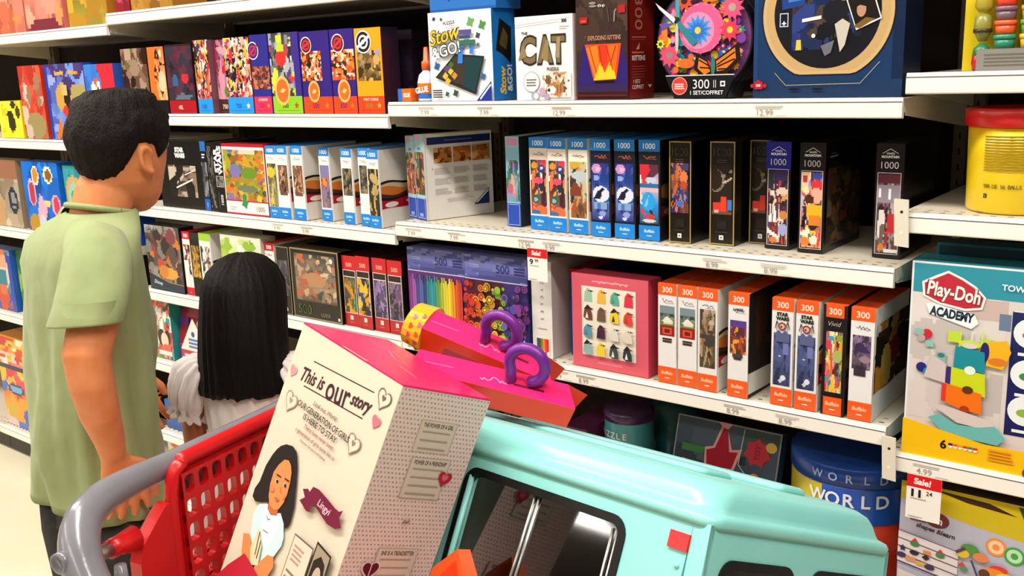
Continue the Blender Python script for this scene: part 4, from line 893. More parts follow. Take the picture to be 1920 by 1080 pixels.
c.done('dark_puzzle_box', 'black box facing out with two pale sword strokes, beside the boy\'s face', group=G)
c = Carton(-.829, -.802, .022, L2, .208, .2, '14161c', GLOSS, side='14161c', top='14161c'); f = c.front; f.rect(0, .86, 1, 1, '2a6ab8'); f.rect(0, 0, 1, .17, '1c5ab0'); f.lines(.2, .76, .8, .84, 2, 'd8e0ea', .5); f.pic(0, .2, 1, .7, 6, 20, ('2a2c34', '4a4c54', '1a1c22', '8a8c94'), 2, 20, (.1, .3)); f.text('1000', .5, .08, .03, '8ac0f0', .01, 0, PI / 2)
c.done('thin_blue_topped_box', 'thin dark spine with blue top and foot right of the black sword stroke box', group=G)
c = Carton(-.799, -.768, .022, L2, .205, .2, '14110f', GLOSS, side='100d0c', top='14110f'); c.front.pic(.05, .05, .95, .95, 6, 26, ('14110f', '3a3634', '1f1b19', '6a6662'), 5, 26, (.06, .2)); c.done('thin_dark_box', 'thin dark patterned spine left of the white lettered black spine', group=G)
c = Carton(-.7635, -.7155, .018, L2, .208, .2, '0e0c0d', GLOSS, side='0e0c0d', top='0e0c0d'); f = c.front
f.text('STAR', .30, .74, .36 * .23, 'f0eeec', .05, 0, PI / 2, sx=1.2); f.text('WARS', .68, .74, .36 * .23, 'f0eeec', .05, 0, PI / 2, sx=1.2); f.frame(.16, .36, .92, .52, .05, 'a8a6a4'); f.pic(.22, .375, .86, .51, 8, 6, ('4a4846', '1c1a19', '8a8886'), 4, 12, (.1, .3)); f.text('1000', .62, .18, .055, 'dcdad8', .02, 0, PI / 2); f.rect(.3, .06, .34, .28, '6a6866')
c.done('black_lettered_spine_box', 'black spine with sideways bold white lettering left of countryside box', group=G)
c = Carton(-.7135, -.519, .016, L2, .205, .05, 'c01830', GLOSS, side='b01830', top='a01428'); f = c.front
f.rect(0, .02, 1, .955, 'efe4e2'); f.rect(0, .955, 1, 1, 'b8142c')
f.pic(.02, .20, .98, .915, 50, 36, ('d8902a', 'c8b02a', '8a9a2a', '5a7a2a', 'd86a2a', '8a5a34', '7a70a0', 'b87a4a', '4a5a2a', 'e0b83a'), 6, 170, (.03, .11), ('b86a34', '8a8a34', 'c86a2a', 'b89a2a', 'd0742a'), (('e', .28, .58, .14, .14, '7a72a8'), ('e', .62, .55, .2, .12, '6a8a2a'), ('e', .55, .24, .25, .07, '6a7a5a'), ('r', .4, .92, .8, 1, 'd8c8b0')), .6)
f.rect(0, .185, 1, .20, 'b8142c'); f.star(.46, .16, .09, '2a8a5a', 4, .6, .3); f.circ(.46, .25, .05, '2a8a5a'); f.text('1000', .82, .095, .07, '8a8482', -.004, wmax=.26); f.lines(.10, .06, .26, .13, 2, 'c8bebc', .4)
c.done('countryside_puzzle_box', 'red edged 1000 box facing out with an autumn countryside picture', group=G)
MIXP = (('8a8a5a', 'c8b83a', '6a5a48', 'a8a0a8', '4a4438'), ('6a4a34', '3a2a20', 'a87a5a', 'c8a888', '8a5a3a'), ('7a7090', 'b8643a', '5a4a5a', 'd8843a', '8a5a40'), ('4a4a3a', '2c2a24', '8a7a5a', '6a6048'), ('3a3424', '5a5030', 'b8a060', '242018'))
for k, (x0, w, y0, h, p, pb, lab) in enumerate((
    (-.516, .043, .018, .201, 0, (.1, .16, .96, .76), 'blue topped 1000 spine with yellow harvest picture beside the countryside box'),
    (-.4715, .048, .018, .202, 1, (.12, .36, .94, .74), 'blue topped 1000 spine with small brown picture, left one of the touching pair'),
    (-.4100, .048, .020, .203, 1, (.12, .36, .94, .74), 'blue topped 1000 spine with small brown picture, right one of the touching pair'),
    (-.323, .041, .044, .199, 2, (.08, .18, .94, .76), 'blue topped 1000 spine with purple sky picture, standing alone with a bare white side'),
    (-.224, .041, .034, .199, 3, (.10, .38, .94, .74), 'blue topped 1000 spine with short dark picture, third from the middle bay'),
    (-.154, .040, .030, .202, 3, (.10, .42, .94, .78), 'blue topped 1000 spine half covered by its neighbour at the end of the shelf'),
    (-.112, .042, .020, .199, 4, (.08, .12, .96, .76), 'blue topped 1000 spine with tall dark gold picture, last before the middle bay'))):
    c = slim(x0, y0, L2, h, '1000', BLUE, 'ece8e4', w, pal=MIXP[p], seed=20 + k, n=50, size=(.05, .14), picbox=pb, nx=12, ny=34, bot=.155, name_col='9a9aa8', shapes=((('e', .4, .8, .5, .12, 'c8b83a'),) if k == 0 else (('r', 0, .7, 1, 1, '7a76a8'),) if k == 3 else ()))
    if p == 1:
        c.front.rect(.2, .33, .84, .37, '6a4a3a')
    c.done(('harvest_puzzle_box', 'storefront_puzzle_box', 'storefront_puzzle_box', 'dusk_puzzle_box', 'forest_puzzle_box', 'forest_puzzle_box', 'golden_woods_puzzle_box')[k], lab, group=G)

# ---- third shelf of the left bay
G = 'puzzle boxes on the lower left shelf'
c = Carton(-1.170, -.978, .014, L3, .213, .055, '1c2630', GLOSS, side='14181c', top='3a3a40'); f = c.front
f.pic(0, .14, 1, 1, 34, 34, ('5a5048', '7a7470', '3a3430', '8a3a3a', '4a3a30', '9a9490', '2c2624', 'b86a2a', '6a2a34'), 3, 90, (.06, .16), ('4a3a2a', '6a5a50', '8a8a8c', 'a0a0a4'), (('e', .4, .3, .12, .12, 'b8402a'), ('e', .62, .16, .24, .10, 'd89a3a'), ('e', .45, .18, .14, .12, 'c87a2a'), ('e', .75, .5, .1, .2, '4a4440'), ('e', .75, .82, .14, .14, '7a3a44')))
f.poly([(0, 0), (1, 0), (1, .12), (.6, .13), (.25, .20), (0, .26)], '16283c'); f.line([(1, .125), (.6, .135), (.25, .205), (0, .265)], .012, 'a88a4a'); f.text('Disney', .26, .115, .055, 'e2e6ea', .005, .3, -.1)
f.scrawl(.1, .4, .93, .04, '2a2422', .012, 12, 3)
c.done('storybook_puzzle_box', 'dark storybook scene box with a navy foot, left of the girl\'s hair', group=G)
for k, (x0, w, h, top, body, lab, pal, nm) in enumerate((
    (-.972, .040, .203, 'd0182a', 'e8e2dc', 'white spine with red top and foot right of the storybook box', ('e8e2dc', '4a2c24', '7a3a2a', 'e8e2dc', '9a5a3a'), 'red_topped_spine_box'),
    (-.930, .046, .203, '2a241c', '1c1814', 'black spine with gold figures left of the girl\'s head', ('c89a3a', '6a4a24', '3a2c1c', 'a87a2a', '8a6a34'), 'gold_figure_spine_box'),
    (-.882, .056, .205, '9ac23a', 'e6e2de', 'green topped white spine with black ink drawing left of girl\'s head', ('e6e2de', '2a2624', '6a5a54', 'e6e2de', 'a88a7a'), 'ink_drawing_spine_box'))):
    c = slim(x0, .020, L3, h, '500' if k == 0 else '', top, body, w, logo='', pal=pal, seed=40 + k, n=46, size=(.06, .16), nx=12, ny=34, picbox=(.08, .30, .92, .80), script=False, side=0 if k == 2 else None, bot=.12 if k == 0 else .02)
    if k == 0:
        c.front.rect(0, .12, .6, .55, 'efe9e4')
    c.done(nm, lab, group=G)
c = Carton(-.765, -.572, .016, L3, .211, .055, 'dcd8cc', GLOSS, side='c8c4bc', top='b8c49a'); f = c.front; f.pic(0, .1, 1, .96, 34, 30, ('8ab03a', 'a8c84a', 'c8d88a', 'e8e8dc', '6a8a34', '9ac23a'), 3, 40, (.08, .24), ('6a8a34', '8ab03a', 'b8d45a', 'd8dcc8'), streak=.4)
c.done('green_landscape_puzzle_box', 'pale green landscape box showing above the girl\'s dark hair', group=G)
c = slim(-.569, .026, L3, .199, '500', RED5, 'e4dedc', .042, logo='', pal=('e4dedc', '5a4a48', 'b8a8a4', '3a2c2a', 'd8c8c4'), seed=50, n=70, size=(.04, .10), nx=12, ny=40, picbox=(.05, .04, .95, .74), bot=.03, name_col='8a7a7a'); c.done('ink_dot_puzzle_box', 'white red topped 500 spine just right of the girl\'s hair', group=G)
c = Carton(-.503, -.448, .014, L3, .197, .2, '15120f', GLOSS, side='15120f', top='3a342c'); f = c.front; f.frame(0, 0, 1, 1, .045, '8a7c58'); f.pic(.1, .28, .9, .8, 12, 20, ('3a3640', '6a6470', '2a2824', '4a4450'), 3, 30, (.08, .2)); f.rect(.5, .05, .64, .09, 'd8d4cc'); f.poly([(.5, .09), (.57, .13), (.64, .09)], 'd8d4cc')
c.done('dark_gilt_spine_box', 'dark gold edged spine left of the large gold framed dark box', group=G)
c = Carton(-.440, -.240, .013, L3, .199, .055, '14100d', GLOSS, side='14100d', top='4a4232'); f = c.front; f.frame(0, 0, 1, 1, .018, '988a62')
f.pic(.09, .26, .93, .93, 44, 34, ('7a6a58', '5a5048', 'a88a6a', '3a3632', 'c8a888', '8a7a60', 'b85a3a', '4a4a4c'), 6, 110, (.04, .12), ('5a4638', 'a07a58', '6a6460', '4a4a4a'), (('e', .45, .45, .3, .16, 'b08058'), ('e', .2, .36, .12, .12, 'a85a44'), ('r', .2, .28, .85, .33, '8a7a6a')), .5); f.frame(.08, .25, .94, .94, .012, '3a3226')
f.text('500', .25, .135, .13, '6a8a3a', -.012, wmax=.34); f.text('500', .25, .135, .122, '1a1a10', -.022, wmax=.32); f.text('LUXX', .68, .09, .052, '8a8474', .0, wmax=.3); f.star(.84, .87, .04, 'd8d6d0', 5); f.circ(.86, .87, .035, 'd8d6d0'); f.rect(.93, .04, .97, .08, 'd8d4cc')
c.done('gilt_framed_puzzle_box', 'large dark box in a thin gold frame with 500 in green, lower left shelf', group=G)
for k, (x0, y0, h, pal, lab) in enumerate((
    (-.2355, .022, .193, ('d89a24', 'b87a1c', '2a6a4a', '8a5a24', '4a3a24'), 'red 500 spine with gold and green picture beside the large gold framed box'),
    (-.178, .018, .197, ('e8b82a', '2a1c14', '24407a', 'd89a24', '6a4a20', '8a6a34'), 'red 500 spine with yellow tulip picture, second from the gold framed box'),
    (-.120, .022, .197, ('6a4a8a', '8a6aa8', '3a3048', '9a80b8', '4a4a5a'), 'red 500 spine with purple flowers picture, third from the gold framed box'),
    (-.064, .022, .196, ('4a3a54', '6a4a7a', '3a3040', '2a2430', '8a6a8a'), 'red 500 spine with dim violet picture next to the middle bay'))):
    c = Carton(x0, x0 + .053, y0, L3, h, .2, RED5, GLOSS, side='1a0d0e', top='3a0c10'); f = c.front
    f.rect(0, .0, 1, 1, '241012'); f.rect(0, .80, 1, 1, RED5); f.text('500', .5, .875, .055, 'e8b8b4', .008, wmax=.6); f.rect(0, 0, 1, .20, 'b01820')
    f.frame(.04, .18, .96, .80, .035, 'e2d8d2'); f.pic(.075, .19, .925, .70, 14, 28, pal, 60 + k, 46, (.06, .18), shapes=((('p', [(.1, .6), (.3, 1), (.5, .7), (.7, .95), (.9, .6)], 'e8b42a'), ('p', [(.2, .1), (.5, .5), (.8, .1)], '2a1c12')) if k == 1 else ())); f.rect(.075, .70, .925, .712, 'e2d8d2')
    f.rect(.40, .09, .62, .15, 'e8c8c4'); f.rect(.34, .05, .66, .06, 'c86a6a')
    c.done('red_spine_puzzle_box', lab, group=G)

# ---- lowest visible shelf of the left bay
t = thing('bagged_puzzle', 'see-through red and purple bagged toy between the boy and the girl', 'toy pack', (-1.03, .09, L4))
mb = MB(GLOSS); mb.loft([[(x, y, z) for x, y in ((-1.09, a), (-.90, a + .01), (-.90, b), (-1.09, b))] for a, b, z in ((.05, .14, L4), (.045, .15, L4 + .06), (.06, .12, L4 + .15), (.085, .092, L4 + .215))], '8a1c34', smooth=False)
f = Face(mb, (-1.09, .044, L4), (1, 0, 0), (0, .03, 1), .19, .06); f.rect(0, 0, 1, .9, '6a3a8a'); f.rect(0, .9, 1, 1, 'c83a44')
f = Face(mb, (-1.09, .044, L4 + .06), (1, 0, 0), (0, .17, 1), .19, .09); f.poly([(.3, 0), (.5, .95), (.62, .9), (.72, 0)], 'c88a8a'); f.line([(.32, 0), (.5, .9), (.7, 0)], .02, 'e8c8c8'); f.rect(.0, .7, .25, 1, '5a2a7a')
mb.build('bag', t)
c = Carton(-1.205, -1.098, .025, L4, .213, .06, 'd83a2a', GLOSS, side='2a8a8a'); f = c.front
f.pic(0, 0, 1, 1, 20, 40, ('d83a2a', 'e8e0d8', '3a7a9a', 'c82a3a', '2a9a7a', 'e8862a', '2a2c34', 'd8d0c8'), 3, 120, (.04, .10), ('2aa0a0', 'c83a2a', 'd8b0a0')); f.ell(.42, .34, .2, .14, '1c1614'); f.ell(.75, .36, .14, .12, '1c1614'); f.ell(.58, .30, .2, .13, 'e8c8b0'); f.poly([(.3, .05), (.5, .24), (.85, .24), (.9, .05)], 'e85a4a'); f.rect(.2, .06, .9, .13, 'e8e0d8')
c.done('cartoon_puzzle_box', 'red and white toy box with a dark haired cartoon face beside the bagged toy')
t = thing('hanging_house_card', 'white house shaped card with a red band and green circle beside the girl', 'shop card', (-.92, -.02, L4))
mb = MB(CARD); o = [(-.995, L4 - .08), (-.845, L4 - .08), (-.845, L4 + .07), (-.92, L4 + .175), (-.995, L4 + .07)]
mb.loft([[(x, -.010, z) for x, z in o], [(x, -.008, z) for x, z in o]], 'e4ddd4', smooth=False)
f = Face(mb, (-.995, -.010, L4 - .08), (1, 0, 0), (0, 0, 1), .15, .255); f.rect(.0, .48, 1, .58, 'b83a54'); f.lines(.1, .50, .9, .56, 1, 'e8c0c8', .5); f.lines(.30, .62, .66, .76, 3, '5a78b8', .6, 3, .1); f.circ(.48, .80, .06, '3a5a9a'); f.ell(.5, .20, .46, .24, '7ad0c8'); f.ell(.55, .24, .34, .20, '7ae04a')
mb.build('card', t)
L5 = 0.36 + .0016
c = Carton(-1.20, -1.06, .03, L5, .10, .15, '16509a', GLOSS, top='1c5aa8'); c.front.line([(.1, .4), (.4, .6)], .03, 'c8d8ea'); c.done('blue_toy_box', 'blue box on the low shelf behind the girl\'s elbow', 'box')
c = Carton(-1.21, -1.06, .03, .1266, .20, .12, 'e8d83a', GLOSS, top='e8d040'); f = c.front; f.pic(0, 0, 1, 1, 14, 24, ('e84a3a', 'f0d83a', 'e8e8f0', 'e8862a', 'd82a3a', 'f4e8c8'), 3, 30, (.1, .25), ('e8862a', 'd83a34', 'e8e4ec', 'f0dc3a')); c.done('yellow_toy_box', 'yellow, white and red box at floor level behind the girl\'s elbow', 'box')

# ================================================================== goods, far left bay
F0, F1, F2, F3, FB = 1.705 + .0016, 1.335 + .0016, .992 + .0016, .64 + .0016, .1266
G = 'toys on the topmost far left shelf'
def plainbox(x0, x1, y0, z, h, dep, col, pal, seed, name, lab, group, n=40, size=(.08, .22), bg=None, shapes=(), nx=20, text=None, streak=1.0):
    c = Carton(x0, x1, y0, z, h, dep, col, GLOSS)
    f = c.front
    f.pic(0, 0, 1, 1, nx, max(4, int(nx * h / (x1 - x0))), pal, seed, n, size, bg, shapes, streak)
    for t_ in text or ():
        f.text(*t_)
    c.done(name, lab, 'toy box', group)
    return c
plainbox(-2.02, -1.80, .03, F0, .24, .12, 'd8705a', ('d87a6a', 'e08a7a', 'c8664a', 'e0824a'), 1, 'coral_toy_box', 'coral pink toy box at the top left corner of the photo', G, bg=('e0824a', 'd87468', 'd87468'))
plainbox(-1.79, -1.535, .03, F0, .24, .12, 'd87a6a', ('d88a7a', 'c8705e', 'e09a84', 'b85a50'), 2, 'rose_toy_box', 'rosy toy box with a plum coloured base, second on the top left shelf', G, bg=('8a3a44', 'd08070', 'd88a7c'), shapes=(('e', .5, .06, .4, .12, '7a2c3a'), ('e', .88, .22, .1, .16, 'e0905a')))
plainbox(-1.50, -1.26, .03, F0, .24, .12, 'b87a2a', ('b88a2a', 'a8802a', 'c89a34', '9a8a3a'), 3, 'mustard_toy_box', 'mustard yellow toy box on the top left shelf', G, bg=('a8a03a', '8a7a2a', 'c8922a', 'c8922a'))
plainbox(-1.208, -1.13, .03, L0, .20, .12, '8a1c2a', ('a8283a', '8a1c2a', 'c85a6a'), 4, 'crimson_toy_box', 'crimson toy box at the left end of the topmost left shelf', G, bg=('8a2434', 'a83044'))
plainbox(-1.12, -.90, .03, L0, .20, .12, 'a8702a', ('a8782a', 'b8883a', '8a6024'), 5, 'ochre_toy_box', 'ochre toy box on the topmost left shelf cut off by the photo', G)
G = 'toys on the second far left shelf'
plainbox(-2.10, -1.925, .03, F1, .135, .10, 'e8d424', ('f0e02a', 'e8d020', 'd8c01c', '3a3420', 'f4e84a'), 6, 'yellow_toy_box', 'low bright yellow box with dark shapes at the left edge of the photo', G, n=16, size=(.06, .14), shapes=(('e', .55, .42, .16, .22, '3a3018'), ('e', .85, .70, .1, .14, '4a4020'), ('r', .2, .1, .8, .16, '8a8024')))
plainbox(-2.10, -1.94, .20, F1, .23, .10, 'a8301c', ('a8381c', '8a2a1c', 'c85a2a'), 7, 'rust_toy_box', 'rust red box behind the low yellow box', G, bg=('d86a2a', '8a2a1c', '6a2018'))
plainbox(-1.908, -1.745, .03, F1, .258, .06, 'c8382c', ('c8402e', 'b8342a', 'd8543a', '9a7a5a', 'd8b0a0'), 8, 'red_toy_box', 'tall red box between the low yellow box and the blue dog box', G, n=50, size=(.06, .16), bg=('8a7a54', 'c83a30', 'c84434', 'c8402e'), shapes=(('e', .55, .18, .4, .18, '9a8a5a'), ('e', .2, .1, .16, .1, 'c8b0a0')))
c = plainbox(-1.715, -1.455, .03, F1, .258, .06, '2a4ab0', ('6a8ad8', '8a9ad8', '5a6ac0', '4a3a7a'), 9, 'blue_dog_puzzle_box', 'blue box with yellow lettering and a big brown dog picture', G, nx=30, bg=('5a6ac8', '7a90d8', '4a4a9a', '4a2a6a'), shapes=(('r', 0, 0, .07, 1, '1f3fa8'), ('e', .42, .55, .2, .2, 'c89a4a'), ('e', .52, .56, .09, .13, '2a1c14'), ('e', .47, .66, .08, .08, 'd8b06a'), ('e', .45, .38, .1, .06, 'c83a34'), ('e', .82, .62, .2, .12, 'a89a5a'), ('p', [(.12, 0), (.25, .3), (.4, .05)], 'e8742a'), ('e', .6, .2, .2, .12, 'd8c8d8')), text=(('Scooby', .38, .885, .055, 'f0b82a', .05, 0, .05, .5), ('Blinkers', .74, .885, .05, 'f0a82a', .05, 0, -.03, .4)))
plainbox(-1.450, -1.27, .03, F1, .25, .06, '2f60c0', ('3a70cc', '4a80d8', '2f60c0'), 10, 'blue_bird_puzzle_box', 'blue box with a red bird-like face and wide eyes above the boy\'s head', G, n=12, bg=('5a6ad0', '4a70d0', '3a80d8'), shapes=(('p', [(.45, 1), (1, 1), (1, .45), (.6, .6)], 'd02a3a'), ('e', .36, .52, .2, .3, 'd8602a'), ('e', .28, .66, .07, .11, 'f4f0e8'), ('e', .44, .67, .07, .11, 'f4f0e8'), ('e', .30, .64, .03, .05, '15100e'), ('e', .44, .65, .03, .05, '15100e'), ('e', .10, .5, .1, .12, '1c4a3a'), ('e', .36, .34, .2, .1, 'c83a2a')))
G = 'toys on the third far left shelf'
c = plainbox(-2.33, -2.03, .03, F2, .258, .06, '9a8468', ('b8a890', 'a89880', '8a7a68', 'c8b8a0', '9a8a74'), 11, 'driftwood_toy_box', 'driftwood coloured box with a dark oval emblem at the left photo edge', G, nx=30, bg=('b89a74', 'b0a088', 'a8a090', 'a05a44'), shapes=(('r', 0, .72, 1, 1, '9a6a50'), ('r', 0, 0, .55, .4, 'c0966a'), ('e', .82, .40, .12, .2, '2c3444'), ('e', .82, .40, .07, .14, '8a8c94'), ('r', .78, .3, .86, .36, '2c3444')))
plainbox(-1.985, -1.72, .03, F2, .258, .06, '1c6ad0', ('1c74dc', '1a66cc', '2a84e4', '1458b8'), 12, 'sea_creatures_puzzle_box', 'blue box with cut out sea creatures, left of the boy\'s shoulder', G, nx=34, n=20, bg=('5a4a1c', '2a5ab0', '1c74dc', '1c6ad0'), shapes=(('e', .36, .80, .10, .14, 'e8e0d8'), ('e', .36, .81, .07, .11, 'e8862a'), ('e', .72, .82, .12, .12, 'f0e8d8'), ('e', .73, .82, .09, .08, '8a5a1c'), ('e', .22, .55, .11, .2, 'd8b8c4'), ('e', .22, .54, .08, .17, 'b83a5a'), ('p', [(.25, .1), (.42, .55), (.6, .35), (.5, .1)], 'e0a8bc'), ('e', .45, .36, .08, .16, 'd8a8c0'), ('e', .62, .42, .1, .05, 'd8c87a'), ('e', .85, .40, .12, .16, 'd8a0b4'), ('e', .86, .40, .08, .12, 'c83a5a'), ('e', .2, .1, .16, .14, 'b88a2a'), ('e', .42, .12, .1, .12, 'c0ccd8')))
plainbox(-1.70, -1.54, .04, F2, .25, .06, '2a8a9a', ('3a9aa0', '2a8090', '4aa87a', '2a6a9a'), 13, 'teal_rainbow_puzzle_box', 'teal box with a rainbow arc behind the boy\'s neck', G, n=20, bg=('2a8a9a', '3aa0a8'), shapes=(('e', .4, .6, .36, .26, 'c8a06a'), ('e', .4, .56, .26, .2, '8ac8b0'), ('e', .4, .52, .16, .14, '3a9a7a')))
plainbox(-1.40, -1.225, .03, F2, .16, .06, '1c4ab0', ('f0c02a', '1c4ab8', 'e8642a', 'f4d03a', 'd8a02a'), 14, 'yellow_pup_puzzle_box', 'blue and yellow cartoon box right of the boy\'s chest', G, nx=26, n=8, bg=('1c3a9a', '1c54c0', 'e87a2a', 'f0b82a'), shapes=(('p', [(0, 1), (.55, 1), (.5, .45), (.2, .3), (0, .5)], 'f4c42a'), ('p', [(.55, 1), (.75, 1), (.6, .5)], 'd8342a'), ('p', [(.75, 1), (1, 1), (1, 0), (.6, 0), (.6, .5)], '1c50b8'), ('e', .2, .9, .05, .06, '1c1410'), ('e', .38, .88, .05, .06, '1c1410'), ('e', .62, .25, .12, .25, 'd8a83a'), ('e', .66, .12, .08, .1, 'e8dcc8')))
G = 'toys on the fourth far left shelf'
plainbox(-2.43, -2.19, .03, F3, .25, .06, '2a5ab0', ('e8a888', '3a8a9a', 'e86a3a', 'c84a2a', 'd8c0b0', '2a5ab8'), 15, 'figure_toy_box', 'blue box with orange figures at left photo edge, below the driftwood box', G, nx=24, n=20, bg=('4a4a7a', 'd86a4a', '3a7a9a', 'e8a890', '2a7a8a'), shapes=(('e', .6, .22, .2, .14, 'c84a34'), ('e', .62, .34, .14, .1, 'd86a44'), ('r', .0, .7, .85, .92, 'e8a080'), ('r', .86, 0, 1, .9, '1c44b0'), ('r', .4, .4, .8, .66, '2f8090')))
plainbox(-2.18, -1.95, .05, F3, .25, .06, '4a8a3a', ('6aa83a', '4a8a34', '8ab84a', '3a6a2a', 'c8d06a'), 16, 'green_toy_box', 'green and yellow box between the blue figure box and the boy', G)
G = 'toys on the base of the far left bay'
plainbox(-2.43, -2.16, .03, FB, .27, .10, 'd83a3a', ('e8a02a', 'd83a3a', '4a6ab8', 'e8c03a', 'f0b0a8', 'c83044'), 17, 'red_pup_toy_box', 'red and yellow cartoon toy box on the lowest shelf at left photo edge', G, nx=30, n=40, size=(.06, .16), bg=('d8c8d0', 'e8a02a', 'd83a44', 'd85a6a'), shapes=(('e', .45, .62, .26, .09, '2a3a5a'), ('e', .45, .62, .2, .06, '6aa8d8'), ('p', [(.3, .1), (.5, .5), (.8, .5), (.7, .1)], 'e89a24'), ('e', .7, .2, .12, .12, '4a5ab0'), ('r', 0, .94, 1, 1, '2a2c4a')))
plainbox(-2.44, -2.18, .03, FB + .2716, .12, .12, 'e89a2a', ('e8a02a', 'f0c03a', 'd8482a', 'c8302a', 'f0e0c8'), 18, 'orange_toy_box', 'orange and yellow box lying on the red cartoon toy box', G, n=30, bg=('c8382c', 'e8e0d8', 'e8902a', 'f0b82a', 'c86a2a'), streak=.4)
plainbox(-2.14, -1.90, .03, FB, .30, .10, '7a3a8a', ('8a4a9a', '6a3080', 'd8a0c0', '4a2a6a'), 19, 'violet_toy_box', 'violet toy box on the lowest shelf hidden mostly behind the boy', G)

# ================================================================== goods, right bay
R1, R2, R3, R4 = 1.495 + .0016, 1.261 + .0016, .825 + .0016, .49 + .0016
# yellow pack of dough cups
t = thing('dough_cup_pack', 'yellow pack of stacked coloured dough cups at the top right corner', 'toy pack', (1.40, .06, R1))
mb = MB(GLOSS); mb.box(1.295, .05, R1, 1.52, .055, R1 + .20, 'd8c020'); mb.build('backing_card', t)
mb = MB(GLOSS); mb.box(1.325, .012, R1, 1.52, .05, R1 + .034, '8a8680'); f = Face(mb, (1.325, .012, R1), (1, 0, 0), (0, 0, 1), .195, .034); f.lines(.06, .2, .9, .85, 4, '6a6660', .5, 2, .2); mb.build('tray', t)
def cup(x, y, z, col, lid):
    mb = MB(PLASTIC); n = 16
    rg = lambda r, zz: [(x + r * math.cos(2 * PI * i / n), y + r * math.sin(2 * PI * i / n), z + zz) for i in range(n)]
    mb.loft([rg(.014, 0), rg(.0155, .014)], col); mb.loft([rg(.0168, .0142), rg(.0168, .0205), rg(.015, .0212)], lid); mb.build('cup', t)
for j, row in enumerate((('2a8a6a', 'e8b82a', 'e8b82a'), ('e85a2a', '4ab03a', '4ab03a'), ('7a5a6a', 'd8a82a', 'c8b83a'), ('e8402a', '6a7a24', '3a8a3a'), ('e84a34', 'c8602a', 'd83a3a'), ('c83ab0', '3a7ac8', 'e8b82a'))):
    for i, col in enumerate(row):
        cup(1.361 + i * .038, .030, R1 + .0345 + j * .0218, col, tuple(min(1, v * 1.2) for v in hx(col)))
mb = MB(PLASTIC); x, y = 1.328, .03; n = 14
rg = lambda r, zz: [(x + r * math.cos(2 * PI * i / n), y + r * math.sin(2 * PI * i / n), R1 + zz) for i in range(n)]
mb.loft([rg(.012, .0), rg(.0145, .012), rg(.0135, .024), rg(.006, .034)], 'b81c24'); mb.loft([rg(.0138, .0245), rg(.012, .036), rg(.004, .044)], '2a7a4a'); mb.loft([rg(.006, .046), rg(.014, .062), rg(.013, .085), rg(.006, .09)], '8a8a34'); mb.loft([rg(.0145, .060), rg(.0145, .066)], '3a2a1c'); mb.loft([rg(.008, .092), rg(.014, .10), rg(.012, .125), rg(.004, .13)], 'b0a030'); mb.build('figure', t)
# the big yellow tub
t = thing('dough_tub', 'big yellow tub with a red lid on the right bay\'s middle shelf', 'tub', (1.378, .115, R2))
n = 40; rg = lambda r, zz: [(1.378 + r * math.cos(2 * PI * i / n), .115 + r * math.sin(2 * PI * i / n), R2 + zz) for i in range(n)]
mb = MB(PLASTIC); mb.loft([rg(.074, 0), rg(.077, .004), rg(.0785, .09), rg(.080, .142)], 'ecc816')
def wrap(mb, a0, a1, z0, z1, r, col, k=6):
    P = []
    for i in range(k + 1):
        a = a0 + (a1 - a0) * i / k; P += [(1.378 + r * math.cos(a), .115 + r * math.sin(a), R2 + z0), (1.378 + r * math.cos(a), .115 + r * math.sin(a), R2 + z1)]
    mb.add(P, [(2 * i, 2 * i + 2, 2 * i + 3, 2 * i + 1) for i in range(k)], col)
rr = random.Random(4)
for k in range(13):
    z = .128 - k * .0046
    wrap(mb, math.radians(-118), math.radians(-22 - rr.random() * 25), z - .0012, z + .0008, .0806, '9a8016')
arc_text(mb, 'TAR DE 56 BALLS 896g', 1.378, .115, R2 + .046, .0782, .0062, '5a4a10', math.radians(-117), math.radians(-58), .01)
wrap(mb, math.radians(-117), math.radians(-112.5), .026, .033, .0782, '3a2a12', 1); arc_text(mb, 'fl', 1.378, .115, R2 + .0295, .0786, .004, 'f0e0a0', math.radians(-117), math.radians(-112.5), .01)
wrap(mb, math.radians(-42), math.radians(-20), .02, .06, .0782, '2a2a4a', 4)
mb.build('tub', t)
mb = MB(PLASTIC); mb.loft([rg(.0835, .1425), rg(.086, .144), rg(.0865, .168), rg(.084, .172), rg(.075, .1725), rg(.074, .169)], 'e01a1c'); mb.build('lid', t)
# the academy play set box
c = Carton(1.245, 1.545, .012, R3, .352, .075, 'e4dcd8', GLOSS, side='3a8a98', top='2a7a88')
f = c.front
f.rect(.0, 0, 1, 1, 'e0e8ec'); f.rect(.012, .0, 1, .99, 'd8ccc8'); f.rect(.012, .845, 1, .99, '2f8ea2')
f.pic(.012, .20, .52, .845, 30, 30, ('d8ccc8', 'e0d6d2', 'd0c4c0'), 3, 20, (.1, .3), ('d4c8c4', 'dcd0cc', 'd8ccc8', 'c0b0a8')); f.rect(.33, .74, .52, .84, 'c8b0a8'); f.rect(.48, .70, .54, .78, '6a7a98')
f.rect(.545, .19, 1, .80, '1c2058'); f.line([(.55, .80), (1, .80)], .006, 'e8e8ee')
for yy in (.70, .50, .32):
    f.circ(.64, yy, .085, 'e8ecec', 20); f.ell(.64, yy - .01, .04, .02, ('8ab03a', 'd8542a', '3a8a4a')[int(yy * 10) % 3]); f.rect(.585, yy - .11, .70, yy - .095, 'e8ecec')
f.poly([(.06, .90), (.07, .83), (.16, .795), (.30, .775), (.39, .79), (.405, .85), (.35, .90), (.28, .935), (.20, .965), (.13, .935)], 'f0ece8')
f.poly([(.075, .895), (.082, .835), (.165, .805), (.30, .787), (.38, .80), (.392, .848), (.34, .892), (.275, .925), (.20, .953), (.14, .925)], 'c01830')
